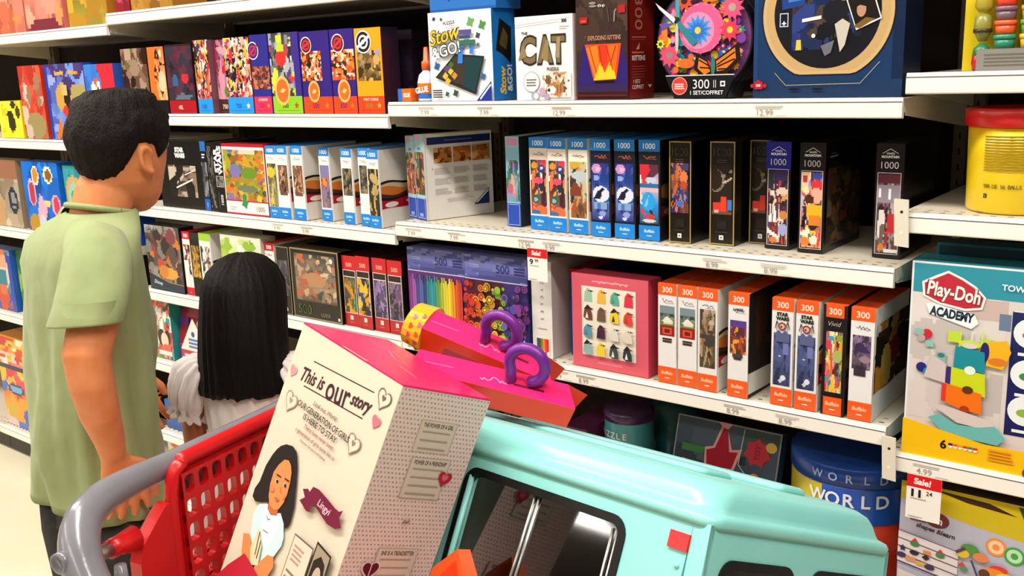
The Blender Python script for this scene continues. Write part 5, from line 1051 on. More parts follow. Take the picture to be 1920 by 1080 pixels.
f.text('Play-Doh', .235, .86, .068, '8a1020', .06, 0, -.12, .30); f.text('Play-Doh', .236, .862, .066, 'f4f0ea', .025, 0, -.12, .285)
f.poly([(.09, .79), (.11, .745), (.34, .69), (.375, .72), (.355, .76), (.12, .80)], 'eef0f2'); f.text('ACADEMY', .232, .752, .042, '16263a', .05, 0, -.10, .24)
f.text('TOWER BUILDING', .68, .905, .028, 'eef2f4', .02, 0, -.03, .48)
f.circ(.105, .64, .028, 'd02434'); f.ell(.06, .645, .03, .018, '8ab8b4'); f.circ(.075, .615, .022, 'b8a0a0'); f.rect(.10, .575, .145, .605, '8ac0b4'); f.circ(.085, .465, .03, '2a2a78'); f.circ(.125, .445, .03, '2a8a98'); f.rect(.16, .49, .215, .555, '8ab0ac'); f.ell(.19, .54, .02, .012, '3a7a78'); f.poly([(.10, .42), (.22, .40), (.22, .50), (.14, .54)], 'cfc0bc')
f.rect(.22, .615, .29, .67, 'c0d83a'); f.rect(.40, .60, .465, .65, 'c0cc3a'); f.line([(.285, .59), (.29, .67)], .010, 'c8dc4a'); f.line([(.345, .60), (.35, .68)], .010, 'd8d8d0'); f.line([(.40, .59), (.405, .69)], .010, 'c8dc6a'); f.ell(.34, .615, .06, .02, 'c4dc44'); f.ell(.34, .607, .04, .014, 'd8ccc8')
f.poly([(.43, .52), (.44, .64), (.53, .655), (.555, .60), (.52, .51)], 'eab020'); f.ell(.49, .545, .05, .02, 'd8782a'); f.ell(.42, .585, .024, .05, '2c1f6a')
f.poly([(.26, .49), (.265, .60), (.42, .585), (.43, .48)], '1f8a98'); f.poly([(.23, .40), (.25, .49), (.43, .475), (.44, .36), (.26, .39)], 'c8d420'); f.rect(.225, .40, .25, .49, '3a2a7a'); f.poly([(.21, .31), (.22, .405), (.42, .375), (.425, .27), (.30, .285)], 'ee7018'); f.rect(.205, .31, .23, .40, 'd83a2a')
f.ell(.35, .485, .03, .022, 'e8ecd8'); f.ell(.345, .385, .03, .02, '5a3a1c'); f.ell(.335, .285, .026, .018, 'a83a1c')
f.poly([(.18, .27), (.22, .29), (.46, .25), (.52, .22), (.45, .20), (.30, .21)], 'd4c4c0'); f.poly([(.14, .215), (.20, .24), (.30, .20), (.42, .205), (.50, .225), (.56, .17), (.52, .13), (.24, .14)], '6ab4b0')
f.poly([(.0, .0), (1, .0), (1, .12), (.45, .125), (.10, .175), (.0, .19)], 'f0bc14')
f.text('6', .235, .085, .042, '2a1c1a', .04)
for k, col in enumerate(('3a1c4a', 'd8602a', 'd8a02a', 'c83a2a', '2a8a6a', 'd82a2a')):
    f.ell(.275 + .027 * k, .085, .012, .011, 'f0e8dc'); f.rect(.263 + .027 * k, .086, .287 + .027 * k, .098, col)
f.lines(.48, .05, .62, .115, 4, 'e89a1c', .6, 6, .2); f.circ(.70, .085, .03, '4a1c3a'); f.circ(.70, .02, .04, '5a3a8a')
c.done('block_tower_play_set_box', 'tall toy box picturing stacked teal, lime and orange blocks, at right photo edge', 'toy box')
c = Carton(1.262, 1.50, .095, R3, .372, .05, '154048', CARD, top='1a4a54'); c.front.frame(0, 0, 1, 1, .02, '2a6a74'); c.done('dark_teal_box', 'dark teal box standing behind the tall box with stacked blocks', 'toy box')
# the shapes box on the low shelf of the right bay
c = Carton(1.247, 1.62, .014, R4, .278, .075, 'b8b8c8', GLOSS, side='6a6a1c', top='3a2a24')
f = c.front
f.rect(0, 0, 1, 1, 'b4b4c6'); f.poly([(0, .88), (.30, .80), (1, .70), (1, 1), (0, 1)], 'c8b016'); f.poly([(.14, .985), (.30, .94), (.52, .92), (.40, .97)], '3a2018'); f.poly([(.55, .90), (1, .80), (1, 1), (.52, .99)], '2a4a1c')
f.ell(.175, .775, .055, .055, '6a1420'); f.text('oh', .172, .775, .05, 'f0e4e4', .02, 0, -.12)
f.text('shapes &learn', .17, .70, .030, '3a1c3a', .03, .1, -.12, .24); f.lines(.05, .74, .13, .755, 1, '6a2a3a', .6)
for k, (x, y, a, b) in enumerate(((.44, .69, 'ea8a3a', 'f4c8a0'), (.52, .66, '3a9a4a', 'b8e0b0'), (.605, .64, '3a1c4a', 'e0c8e0'))):
    f.circ(x, y, .045, a); f.circ(x, y, .034, b); f.circ(x, y, .016, a)
for k in range(4):
    y = .60 - k * .055
    f.poly([(0, y + .05), (.28, y - .005), (.28, y - .055), (0, y + .0)], 'd8d0d0'); f.line([(0, y + .05), (.28, y - .005)], .005, '7a5a6a')
f.line([(0, .43), (.28, .37)], .006, '4a2a6a')
for k, (x, y, s, col, kind) in enumerate(((.08, .60, .02, 'b82a3a', 'p'), (.08, .575, .022, '3a7a4a', 'c'), (.20, .565, .02, 'b82a3a', 'p'), (.20, .54, .022, '3a7a4a', 'c'), (.30, .52, .02, 'c83a34', 'p'), (.31, .49, .02, '4a8a5a', 'c'), (.025, .53, .02, '1c1c4a', 's'), (.08, .515, .022, '15102a', 'e'), (.135, .50, .02, '1c1420', 'd'), (.02, .48, .024, '3a1c5a', 'e'), (.065, .465, .024, 'd08a5a', 'r'), (.11, .45, .02, 'd0a04a', 'r'), (.155, .44, .024, '3a1c5a', 'e'), (.14, .54, .018, 'd8804a', 'r'))):
    if kind == 'p': f.poly([(x - s, y - s * .6), (x + s, y - s * .8), (x, y + s)], col)
    elif kind == 's': f.star(x, y, s, col)
    elif kind == 'd': f.poly([(x - s, y), (x, y - s), (x + s, y), (x, y + s)], col)
    elif kind == 'r': f.rect(x - s, y - s * .7, x + s, y + s * .7, col)
    else: f.ell(x, y, s, s * .8, col)
for x, y, rx, ry, col in ((.33, .64, .04, .035, '4a8a3a'), (.38, .60, .035, .03, 'd8804a'), (.30, .60, .03, .03, 'd8b82a'), (.46, .55, .04, .025, 'd8342a'), (.44, .52, .05, .03, 'e8862a'), (.50, .50, .05, .035, 'e0d02a'), (.40, .50, .025, .03, '5a2a1c'), (.54, .455, .03, .025, '4a8ad0'), (.47, .47, .04, .02, '7aa04a')):
    f.ell(x, y, rx, ry, col)
f.line([(.34, .57), (.38, .44)], .010, '4a3a5a'); f.line([(.27, .60), (.31, .64)], .014, '5a2a4a')
f.poly([(.20, .43), (.66, .34), (.66, 0), (.20, 0)], 'dad4d0'); f.poly([(.245, .415), (.33, .40), (.33, .335), (.245, .35)], 'd86a34'); f.ell(.415, .335, .045, .05, '2f8a3a'); f.poly([(.49, .30), (.57, .21), (.55, .33)], 'd8203a'); f.poly([(.64, .28), (.68, .36), (.74, .34), (.75, .24)], '4a2a6a'); f.star(.275, .25, .05, '1c3a9a', 5, .55); f.ell(.41, .20, .05, .035, '4a1c7a'); f.poly([(.60, .22), (.70, .20), (.69, .12), (.62, .12)], 'e0b42a'); f.rect(.25, .05, .33, .15, '2a9a8a'); f.star(.45, .08, .05, 'e8862a', 6, .6)
f.poly([(.01, .38), (.19, .345), (.19, 0), (.01, 0)], 'd0c4bc'); f.ell(.14, .33, .035, .025, 'd0c04a'); f.ell(.09, .305, .045, .03, 'a8805a'); f.ell(.09, .24, .05, .05, 'c89a80'); f.rect(.02, .12, .04, .28, 'c82a3a'); f.ell(.11, .15, .06, .05, '2a1c24')
c.done('shapes_play_set_box', 'yellow and grey shapes play set box below the 11.24 sale tag', 'toy box')

# ================================================================== sale tags
def sale_tag(x0, x1, z0, z1, big, small, label, slant=0.0):
    mb = MB(CARD)
    o = [(x0 - slant, z0), (x1 - slant, z0), (x1, z1), (x0, z1)]
    mb.loft([[(x, -.0115, z) for x, z in o], [(x, -.0105, z) for x, z in o]], 'f2ece6', smooth=False)
    w, h = x1 - x0, z1 - z0
    f = Face(mb, (x0 - slant, -.0115, z0), (1, 0, 0), (slant / h, 0, 1), w, h)
    f.rect(0, .72, 1, 1, 'd8161e'); f.text('Sale!', .45, .86, .13, 'f6eeec', .035, .05, -.03, .78)
    f.text(big, .28 if len(big) > 1 else .2, .59, .16, '1a1614', .02 if len(big) == 1 else .04, wmax=.40, sx=1.25); f.text(small, .66 if len(big) > 1 else .46, .63, .09, '2a2422', .01, wmax=.26)
    f.lines(.12, .46, .6, .50, 1, 'b0a8a2', .5); f.rect(.08, .05, .5, .06, '8a7a74'); f.rect(.1, .03, .4, .036, 'b8aca6')
    mb.build('sale_tag', None, label, 'sale tag', 'paper sale tags hanging from shelf edges')
sale_tag(.421, .476, 1.060, 1.134, '9', '99', 'red topped Sale! tag reading 9.99 hanging below the blue 1000 boxes')
sale_tag(1.263, 1.322, .712, .796, '11', '24', 'red topped Sale! tag reading 11.24 hanging over the shapes play set box')

# ================================================================== people
def fold(p, k, amp):
    return amp * (noise.noise(Vector((p.x * k, p.y * k, p.z * k * 0.45))) + 0.5 * noise.noise(Vector((p.x * k * 2.3, p.y * k * 2.3, p.z * k))))
def ring_at(c, u, v, a, b, n=28, amp=0.0, k=9.0, extra=None, power=1.0):
    """ellipse round c in the plane of u, v, pushed out by soft folds"""
    c, u, v = Vector(c), Vector(u), Vector(v); P = []
    for i in range(n):
        t = 2 * PI * i / n; ct, st = math.cos(t), math.sin(t)
        if power != 1.0:
            ct = math.copysign(abs(ct) ** power, ct); st = math.copysign(abs(st) ** power, st)
        d = u * (a * ct) + v * (b * st)
        p = c + d
        if amp:
            p = p + d.normalized() * fold(p, k, amp)
        if extra:
            p = p + d.normalized() * extra(p, t)
        P.append(p)
    return P
def remeshed(mb, name, parent, mat, voxel, smooth=3):
    """joins the pieces into one continuous skin"""
    me = bpy.data.meshes.new('tmp'); me.from_pydata([tuple(p) for p in mb.v], [], mb.f)
    o = bpy.data.objects.new('tmp', me); C.objects.link(o)
    m = o.modifiers.new('r', 'REMESH'); m.mode = 'VOXEL'; m.voxel_size = voxel; m.use_smooth_shade = True
    if smooth:
        s = o.modifiers.new('s', 'SMOOTH'); s.iterations = smooth; s.factor = 0.5
    dg = bpy.context.evaluated_depsgraph_get(); dg.update()
    me2 = bpy.data.meshes.new_from_object(o.evaluated_get(dg))
    bpy.data.objects.remove(o); bpy.data.meshes.remove(me)
    me2.name = name; me2.materials.clear(); me2.materials.append(mat)
    off = world_at(parent); me2.transform(Matrix.Translation(-off))
    me2.polygons.foreach_set('use_smooth', np.ones(len(me2.polygons), dtype=bool))
    return link(me2, name, parent)
XX, YY, ZZ = Vector((1, 0, 0)), Vector((0, 1, 0)), Vector((0, 0, 1))
def limb(mb, pts, n=16):
    """pts: (point, radius)"""
    mb.tube([p for p, r in pts], [r for p, r in pts], 'ffffff', n)
def hand(mb, wrist, palm, down, across, out, sgn=1.0):
    """palm and five separate fingers. down: towards the fingertips, across: towards the thumb side, out: back of the hand"""
    wrist, palm = Vector(wrist), Vector(palm); down, across, out = (Vector(q).normalized() for q in (down, across, out))
    root = palm + down * 0.032
    rings = []
    for c, a, b in ((wrist, .021, .017), (wrist.lerp(palm, .5), .029, .015), (palm, .036, .0145), (root, .037, .012), (root + down * .006, .033, .009)):
        rings.append(ring_at(c, across, out, a, b, 18))
    mb.loft(rings, 'ffffff')
    for k, (o, L, curl, r) in enumerate(((.027, .060, .30, .0082), (.009, .069, .40, .0086), (-.009, .064, .48, .0083), (-.026, .050, .55, .0074))):
        p = root + across * o - down * .012; d = (down + across * (o * 5.0)).normalized(); P = [p]; R = [r * 1.05]
        for j in range(4):
            d = (d - out * curl * (.35 if j == 0 else .55) + across * (-.02)).normalized()
            P.append(P[-1] + d * (L * (.34, .28, .22, .16)[j] + (.012 if j == 0 else 0))); R.append(r * (1.0, .95, .86, .62)[j])
        mb.tube(P, R, 'ffffff', 10)
    p = wrist.lerp(palm, .55) + across * .022
    P = [p, p + across * .020 + down * .016, p + across * .030 + down * .038 - out * .006, p + across * .029 + down * .058 - out * .012]
    mb.tube(P, [.011, .0105, .0092, .0062], 'ffffff', 10)

# ---- the boy
bx = 0.05
boy = thing('person', 'boy in a sage green T-shirt seen from behind, looking at the puzzle shelves', 'person', (bx, -0.86, 0))
yaw = math.radians(19); hu = Matrix.Rotation(yaw, 3, 'Z') @ XX; hv = Matrix.Rotation(yaw, 3, 'Z') @ YY
HEAD = [(1.290, .014, .022, .022), (1.302, .012, .042, .038), (1.322, .006, .060, .052), (1.350, -.003, .075, .062), (1.380, -.002, .084, .068), (1.410, -.002, .090, .072), (1.440, -.002, .090, .072), (1.468, -.002, .081, .066), (1.490, -.002, .062, .052), (1.503, -.002, .036, .031)]
hc = Vector((bx, -.738, 0))
mb = MB()
mb.loft([ring_at(hc + hv * f + ZZ * z, hu, hv, b, a, 28) for z, f, a, b in HEAD], 'ffffff')
limb(mb, [(Vector((bx, -.815, 1.20)), .055), (Vector((bx, -.804, 1.27)), .055), (Vector((bx, -.784, 1.33)), .052), (Vector((bx, -.752, 1.38)), .048)], 20)
nose = hc + hv * .088 + ZZ * 1.385
mb.loft([ring_at(hc + hv * .084 + ZZ * 1.415, hu, hv, .007, .006, 10), ring_at(hc + hv * .092 + ZZ * 1.395, hu, hv, .010, .010, 10), ring_at(hc + hv * .098 + ZZ * 1.380, hu, hv, .014, .013, 10), ring_at(hc + hv * .088 + ZZ * 1.370, hu, hv, .012, .010, 10)], 'ffffff')
for dz, aa in ((1.346, .020), (1.336, .019)):
    mb.loft([ring_at(hc + hv * .074 + hu * s + ZZ * dz, hv, ZZ, .010, .006 if abs(s) < aa * .9 else .002, 8) for s in (-aa, -aa * .5, 0, aa * .5, aa)], 'ffffff')
for sg in (-1, 1):   # ears: a curled rim round a dished plate
    ec = hc + hu * (sg * .069) - hv * .016 + ZZ * 1.390
    eo = (hu * sg * .85 - hv * .5).normalized(); eb = (-hv * .85 - hu * sg * .5).normalized()
    eu = (ZZ * .97 - hv * .18).normalized()
    rim = []
    for i in range(12):
        t = math.radians(-120 + 285 * i / 11)
        rim.append(ec + eb * (.013 * math.cos(t) + .006) + eu * (.023 * math.sin(t)) + eo * (.010 + .004 * math.cos(t)))
    mb.tube(rim, [.0048] * 11 + [.0045], 'ffffff', 8)
    mb.loft([ring_at(ec + eb * .006 + eo * o, eb, eu, a, b, 14) for o, a, b in ((-.004, .010, .018), (.005, .012, .021), (.008, .008, .016))], 'ffffff')
    mb.ball(ec + eb * .003 - eu * .023 + eo * .005, (.007, .007, .008), 'ffffff', 8, 6)
# inner torso, arms, legs
mb.loft([ring_at((bx, y, z), XX, YY, b, a, 24) for z, y, a, b in ((.80, -.862, .07, .12), (.95, -.857, .07, .12), (1.10, -.848, .066, .13), (1.20, -.838, .060, .135), (1.26, -.82, .05, .10))], 'ffffff')
for pts in ([((.10, -.835, 1.235), .045), ((.20, -.892, 1.222), .044), ((.238, -.930, 1.165), .040), ((.254, -.964, 1.100), .0375), ((.256, -.962, 1.055), .036), ((.252, -.953, 1.00), .032), ((.240, -.936, .945), .025), ((.236, -.932, .915), .021)],
            [((0.0, -.820, 1.235), .045), ((-.06, -.785, 1.225), .042), ((-.096, -.772, 1.165), .038), ((-.105, -.768, 1.09), .035), ((-.105, -.745, 1.02), .031), ((-.095, -.722, .965), .024), ((-.09, -.712, .945), .021)]):
    limb(mb, [(Vector(p), r) for p, r in pts])
hand(mb, (.236, -.932, .915), (.233, -.922, .872), (-.05, .22, -1), (.12, 1, .22), (1, -.12, 0))
hand(mb, (-.09, -.712, .945), (-.088, -.695, .902), (.05, .3, -1), (.1, 1, .3), (-1, .1, 0))
for sx in (-.075, .075):
    limb(mb, [(Vector((bx + sx, -.862, .84)), .075), (Vector((bx + sx, -.862, .60)), .062), (Vector((bx + sx, -.858, .46)), .048), (Vector((bx + sx, -.868, .30)), .046), (Vector((bx + sx, -.868, .09)), .032), (Vector((bx + sx, -.80, .035)), .03)])
remeshed(mb, 'body', boy, SKIN_BOY, 0.0038, 4)
# eyes
mb = MB(GLOSS)
for sg in (-1, 1):
    mb.ball(hc + hv * .073 + hu * (sg * .031) + ZZ * 1.412, .0110, 'efe8e2', 12, 8); mb.ball(hc + hv * .0795 + hu * (sg * .031) + ZZ * 1.411, .0052, '24140e', 10, 6)
mb.build('eyes', boy)
mb = MB(HAIR_SHORT)
for sg in (-1, 1):
    mb.tube([hc + hv * (.086 - .012 * t) + hu * (sg * (.016 + .030 * t)) + ZZ * (1.432 + .004 * math.sin(3 * t)) for t in (0, .5, 1)], [.003, .0035, .002], 'ffffff', 8)
mb.build('eyebrows', boy)
# short hair: a thick cap whose lower edge follows the hairline
mb = MB(HAIR_SHORT)
def head_at(z):
    for (z0, f0, a0, b0), (z1, f1, a1, b1) in zip(HEAD[:-1], HEAD[1:]):
        if z <= z1:
            t = max(0, (z - z0) / (z1 - z0)); return f0 + (f1 - f0) * t, a0 + (a1 - a0) * t, b0 + (b1 - b0) * t
    return HEAD[-1][1:]
def hairline(t):
    """t: 0 at the right side, 90 front, 180 left, 270 back"""
    d = abs((math.degrees(t) - 90 + 180) % 360 - 180)      # from the front
    pts = ((0, 1.455), (40, 1.448), (60, 1.425), (72, 1.392), (84, 1.386), (91, 1.414), (112, 1.418), (124, 1.390), (142, 1.362), (180, 1.352))
    for (d0, z0), (d1, z1) in zip(pts[:-1], pts[1:]):
        if d <= d1:
            return z0 + (z1 - z0) * (d - d0) / (d1 - d0)
    return 1.352
n, m = 96, 16; V = []; F = []
for j in range(m + 1):
    s = j / m
    for i in range(n):
        t = 2 * PI * i / n; zl = hairline(t) + .004 * noise.noise(Vector((i * .6, 0, 3)))
        z = zl + (1.502 - zl) * (1 - (1 - s) ** 1.35); f, a, b = head_at(z)
        th = (.004 + .010 * min(1, s * 3)) + .0035 * noise.noise(Vector((math.cos(t) * 9, math.sin(t) * 9, z * 60))) + .002 * noise.noise(Vector((i * 1.7, j * 1.9, 0)))
        if j == 0: th = -.004
        if z < 1.37: b, a = max(b, .058), max(a, .074)
        p = hc + hv * f + ZZ * (z + (th * .8 if s > .7 else 0)) + hu * ((b + th) * math.cos(t)) + hv * ((a + th) * math.sin(t))
        V.append(p)
for j in range(m):
    for i in range(n):
        k = (i + 1) % n; F.append((j * n + i, j * n + k, (j + 1) * n + k, (j + 1) * n + i))
V.append(hc + ZZ * 1.519); F += [(m * n + i, m * n + (i + 1) % n, len(V) - 1) for i in range(n)]
mb.add(V, F, 'ffffff', True); mb.build('hair', boy)
# T-shirt: torso tube with drapes, two sleeves with open hems, ribbed collar
mb = MB(SHIRT)
TORSO = [(1.303, -.795, .056, .062), (1.298, -.799, .061, .076), (1.288, -.810, .066, .098), (1.272, -.824, .068, .128), (1.250, -.840, .071, .150), (1.215, -.846, .078, .160), (1.16, -.846, .080, .154), (1.11, -.847, .084, .150), (1.06, -.848, .088, .149), (1.0, -.852, .090, .149), (.95, -.857, .092, .150), (.90, -.860, .092, .152), (.86, -.862, .093, .155), (.82, -.864, .094, .157), (.785, -.866, .095, .160), (.770, -.866, .096, .161)]
def drape(z):
    g = min(1, max(0, (1.26 - z) / .25))
    return lambda p, t: g * (.004 * noise.noise(Vector((p.x * 24, p.y * 24, p.z * 13))) + .006 * math.sin(9 * t + 11 * p.z) + .006 * math.sin(4 * t - 19 * p.z) + .003 * math.sin(17 * t + 5 * p.z))
rings = [ring_at((bx, y, z), XX, YY, b, a, 72, .009 if z < 1.24 else .001, 8, drape(z), .95) for z, y, a, b in TORSO]
rings.append([Vector((bx, -.866, 0)) + (q - Vector((bx, -.866, 0))) * .955 + ZZ * .040 for q in rings[-1]])
mb.loft(rings, 'ffffff', cap=False)
for side in (1, -1):
    if side == 1:
        S = [((.115, -.858, 1.252), .044, .046), ((.155, -.872, 1.254), .050, .050), ((.190, -.890, 1.240), .054, .054), ((.216, -.912, 1.212), .056, .056), ((.236, -.932, 1.180), .057, .056), ((.246, -.950, 1.150), .057, .057)]
    else:
        S = [((-.012, -.800, 1.262), .046, .050), ((-.040, -.785, 1.260), .050, .052), ((-.066, -.780, 1.246), .052, .055), ((-.084, -.780, 1.215), .052, .056), ((-.094, -.776, 1.180), .052, .056), ((-.099, -.772, 1.150), .052, .055)]
    P = [Vector(p) for p, a, b in S]; rings = []
    for k, (p, a, b) in enumerate(S):
        t = (P[min(k + 1, 5)] - P[max(k - 1, 0)]).normalized()
        u = (YY - t * t.y).normalized(); v = t.cross(u)
        if k >= 2: t = t.lerp(Vector((0.12 * side, -.1, -1)).normalized(), min(1, (k - 1) / 3)).normalized(); u = (YY - t * t.y).normalized(); v = t.cross(u)
        rings.append(ring_at(P[k], u, v, a, b, 48, .003 * (k / 5), 16, lambda q, tt: .003 * math.sin(3 * tt + 30 * q.z)))
    rings.insert(5, [P[5] + (q - P[5]) * 1.0 + ZZ * .003 for q in rings[5]]); rings.append([q - ZZ * .0006 for q in [P[5] + (q - P[5]) * .985 for q in rings[6]]])
    rings.append([P[5] + (q - P[5]) * .975 + ZZ * .003 for q in rings[6]])
    for dz, sc in ((.006, .95), (.035, .86)):
        rings.append([P[5] + (q - P[5]) * sc + ZZ * dz + Vector((0, .3, 0)) * dz * side for q in rings[6]])
    mb.loft(rings, 'ffffff', cap=False)
shirt = mb.build('t_shirt', boy)
mb = MB(SHIRT)
c0 = [Vector((bx + .061 * math.cos(t), -.794 + .0565 * math.sin(t), 1.304 - .014 * math.sin(t))) for t in [2 * PI * i / 32 for i in range(33)]]
mb.tube(c0, (.0055), 'ffffff', 8, cap=False); mb.build('collar', shirt)
# trousers and shoes
mb = MB(TROUSER)
mb.loft([ring_at((bx, -.862, z), XX, YY, b, a, 40, .003, 12) for z, a, b in ((.90, .066, .115), (.84, .074, .128), (.78, .078, .134), (.72, .080, .138))], 'ffffff')
for sx in (-.072, .072):
    mb.loft([ring_at((bx + sx, y, z), XX, YY, r, r * 1.08, 28, .005, 14) for z, y, r in ((.78, -.862, .075), (.70, -.864, .076), (.58, -.866, .068), (.46, -.862, .062), (.30, -.868, .058), (.16, -.868, .055), (.07, -.866, .056))], 'ffffff')
mb.build('trousers', boy)
for sx in (-.075, .075):
    mb = MB(SHOE)
    mb.loft([ring_at((bx + sx, y, z), XX, ZZ, a, b, 18) for y, z, a, b in ((-.915, .045, .022, .035), (-.90, .045, .034, .044), (-.85, .045, .036, .046), (-.79, .038, .042, .037), (-.74, .030, .038, .028), (-.715, .024, .018, .016))], 'ffffff')
    mb.build('shoe', boy)

# ---- the girl
gc = Vector((.088, -.540, 0)); gd = Vector((-.6, .8, 0)); gr = Vector((.8, .6, 0))
GP = lambda s, f, z: gc + gr * s + gd * f + ZZ * z
girl = thing('person', 'small girl with long straight black hair and a white dress, seen from behind', 'person', (gc.x, gc.y, 0))
mb = MB()
mb.loft([ring_at(GP(0, f, z), gr, gd, b, a, 24) for z, f, a, b in ((.985, .060, .024, .024), (1.0, .055, .046, .042), (1.03, .042, .066, .056), (1.06, .034, .074, .064), (1.10, .03, .076, .067), (1.13, .03, .070, .062), (1.155, .03, .045, .042), (1.163, .03, .018, .018))], 'ffffff')
limb(mb, [(GP(0, -.005, .91), .042), (GP(0, .005, .96), .034), (GP(0, .02, 1.03), .034)])
mb.loft([ring_at(GP(0, .112, 1.055), gr, gd, .006, .004, 8), ring_at(GP(0, .116, 1.04), gr, gd, .010, .009, 8), ring_at(GP(0, .108, 1.03), gr, gd, .008, .006, 8)], 'ffffff')
mb.loft([ring_at(GP(s, .094, 1.013), gd, ZZ, .010, .005 if abs(s) < .012 else .002, 8) for s in (-.016, -.008, 0, .008, .016)], 'ffffff')
mb.loft([ring_at(GP(0, -.01, z), gr, gd, b, a, 20) for z, a, b in ((.55, .07, .085), (.70, .062, .078), (.85, .058, .082), (.93, .045, .07))], 'ffffff')
for sg in (-1, 1):
    limb(mb, [(GP(sg * .06, -.01, .92), .034), (GP(sg * .105, -.012, .895), .031), (GP(sg * .122, -.010, .84), .0265), (GP(sg * .128, .0, .775), .024), (GP(sg * .115, .06, .74), .022), (GP(sg * .095, .125, .725), .0165)], 14)
    hand(mb, GP(sg * .095, .122, .725), GP(sg * .085, .160, .72), gd - gr * (sg * .3), gr * (-sg) + ZZ * .4, ZZ)
    limb(mb, [(GP(sg * .05, -.01, .56), .060), (GP(sg * .05, -.01, .42), .048), (GP(sg * .05, -.008, .32), .038), (GP(sg * .05, -.015, .22), .036), (GP(sg * .05, -.015, .07), .026), (GP(sg * .05, .03, .03), .024)], 14)
remeshed(mb, 'body', girl, SKIN_GIRL, 0.0036, 4)
mb = MB(GLOSS)
for sg in (-1, 1):
    mb.ball(GP(sg * .027, .097, 1.066), .0105, 'efe8e2', 12, 8); mb.ball(GP(sg * .027, .1045, 1.065), .005, '1c100c', 10, 6)
mb.build('eyes', girl)
mb = MB(HAIR); rings = []
for z, f, a, b in ((.902, -.030, .062, .094), (.915, -.030, .066, .094), (.94, -.026, .070, .092), (.98, -.020, .080, .0895), (1.03, -.006, .092, .087), (1.08, .012, .098, .0845), (1.115, .020, .098, .081), (1.145, .024, .082, .068), (1.165, .026, .056, .048), (1.175, .026, .028, .026), (1.179, .026, .008, .008)):
    P = []
    for i in range(96):
        t = 2 * PI * i / 96; s = b * math.cos(t); ff = f + a * math.sin(t)
        w = .0016 * math.sin(31 * t) + .0012 * math.sin(53 * t + 1) + .002 * noise.noise(Vector((i * .35, z * 3, 1)))
        zz = z + (.010 * noise.noise(Vector((i * .45, 2, 0))) if z < .91 else 0)
        if z < 1.10: ff = min(ff, .045 if z > .96 else .005)
        cr = .0025 if z > 1.12 and abs(s) < .006 else 0    # the parting
        P.append(GP(s + w * math.cos(t), ff + w * math.sin(t), zz - cr))
    rings.append(P)
mb.loft(rings, 'ffffff'); mb.build('hair', girl)
mb = MB(WHITE_CLOTH)
pleat = lambda amp, k: (lambda p, t: amp * math.sin(k * t))
mb.loft([ring_at(GP(0, f, z), gr, gd, b, a, 72, .002, 14, pleat(am, 18)) for z, f, a, b, am in ((.965, -.006, .050, .058, 0), (.955, -.010, .056, .082, 0), (.93, -.012, .064, .096, .001), (.88, -.012, .070, .094, .002), (.80, -.012, .070, .088, .002), (.74, -.012, .078, .096, .003), (.62, -.012, .12, .14, .006), (.50, -.012, .15, .17, .010), (.44, -.012, .16, .18, .012))], 'ffffff', cap=False)
dress = mb.build('dress', girl)
for sg in (-1, 1):
    mb = MB(WHITE_CLOTH); rings = []
    for s, z, a, b, am in ((.070, .965, .026, .024, .001), (.085, .962, .040, .034, .003), (.104, .940, .050, .046, .005), (.118, .905, .053, .046, .006), (.124, .872, .049, .042, .006), (.126, .858, .038, .034, .004), (.129, .846, .046, .042, .009), (.130, .842, .043, .040, .008), (.127, .862, .030, .028, .002)):
        rings.append(ring_at(GP(sg * s, -.010, z), gd, (ZZ * .35 + gr * sg * .94).normalized(), a, b, 60, .003, 22, pleat(am, 13)))
    mb.loft(rings, 'ffffff', cap=False); mb.build('puff_sleeve', dress)
    mb = MB(WHITE_CLOTH); mb.loft([ring_at(GP(sg * .05, f, z), gr, ZZ, a, b, 16) for f, z, a, b in ((-.06, .035, .018, .026), (-.04, .038, .030, .036), (0, .036, .032, .034), (.05, .028, .034, .025), (.085, .02, .02, .014))], 'ffffff'); mb.build('shoe', girl)

# ================================================================== the shopping cart and what lies in it
CO = Vector((0.534, -0.988, 0)); cl = Vector((.984, .176, 0)).normalized(); cw = Vector((-.176, .984, 0)).normalized()
CP = lambda l, w, z: CO + cl * l + cw * w + ZZ * z
cart = thing('shopping_cart', 'red plastic shopping cart with a thick grey handle, in front of the boy', 'shopping cart', tuple(CP(.4, .13, 0)))
WN, WF = -.165, .44          # near and far side
# handle: a moulded grey loop
mb = MB(GREY_PLASTIC)
half = [(.32, WN - .062, .72), (.22, WN - .060, .77), (.11, WN - .050, .840), (.045, WN - .036, .897), (.005, WN - .020, .938), (-.020, WN + .008, .966), (-.030, WN + .048, .980), (-.030, WN + .095, .985), (-.028, WN + .16, .985)]
rad = [.020, .022, .0255, .0265, .0265, .025, .0225, .0205, .0185]
pts = half + [(-.028, .10, .985), (-.028, .20, .985)] + [(l, WN + WF - w, z) for l, w, z in reversed(half)]
rr_ = rad + [.0175, .0175] + rad[::-1]
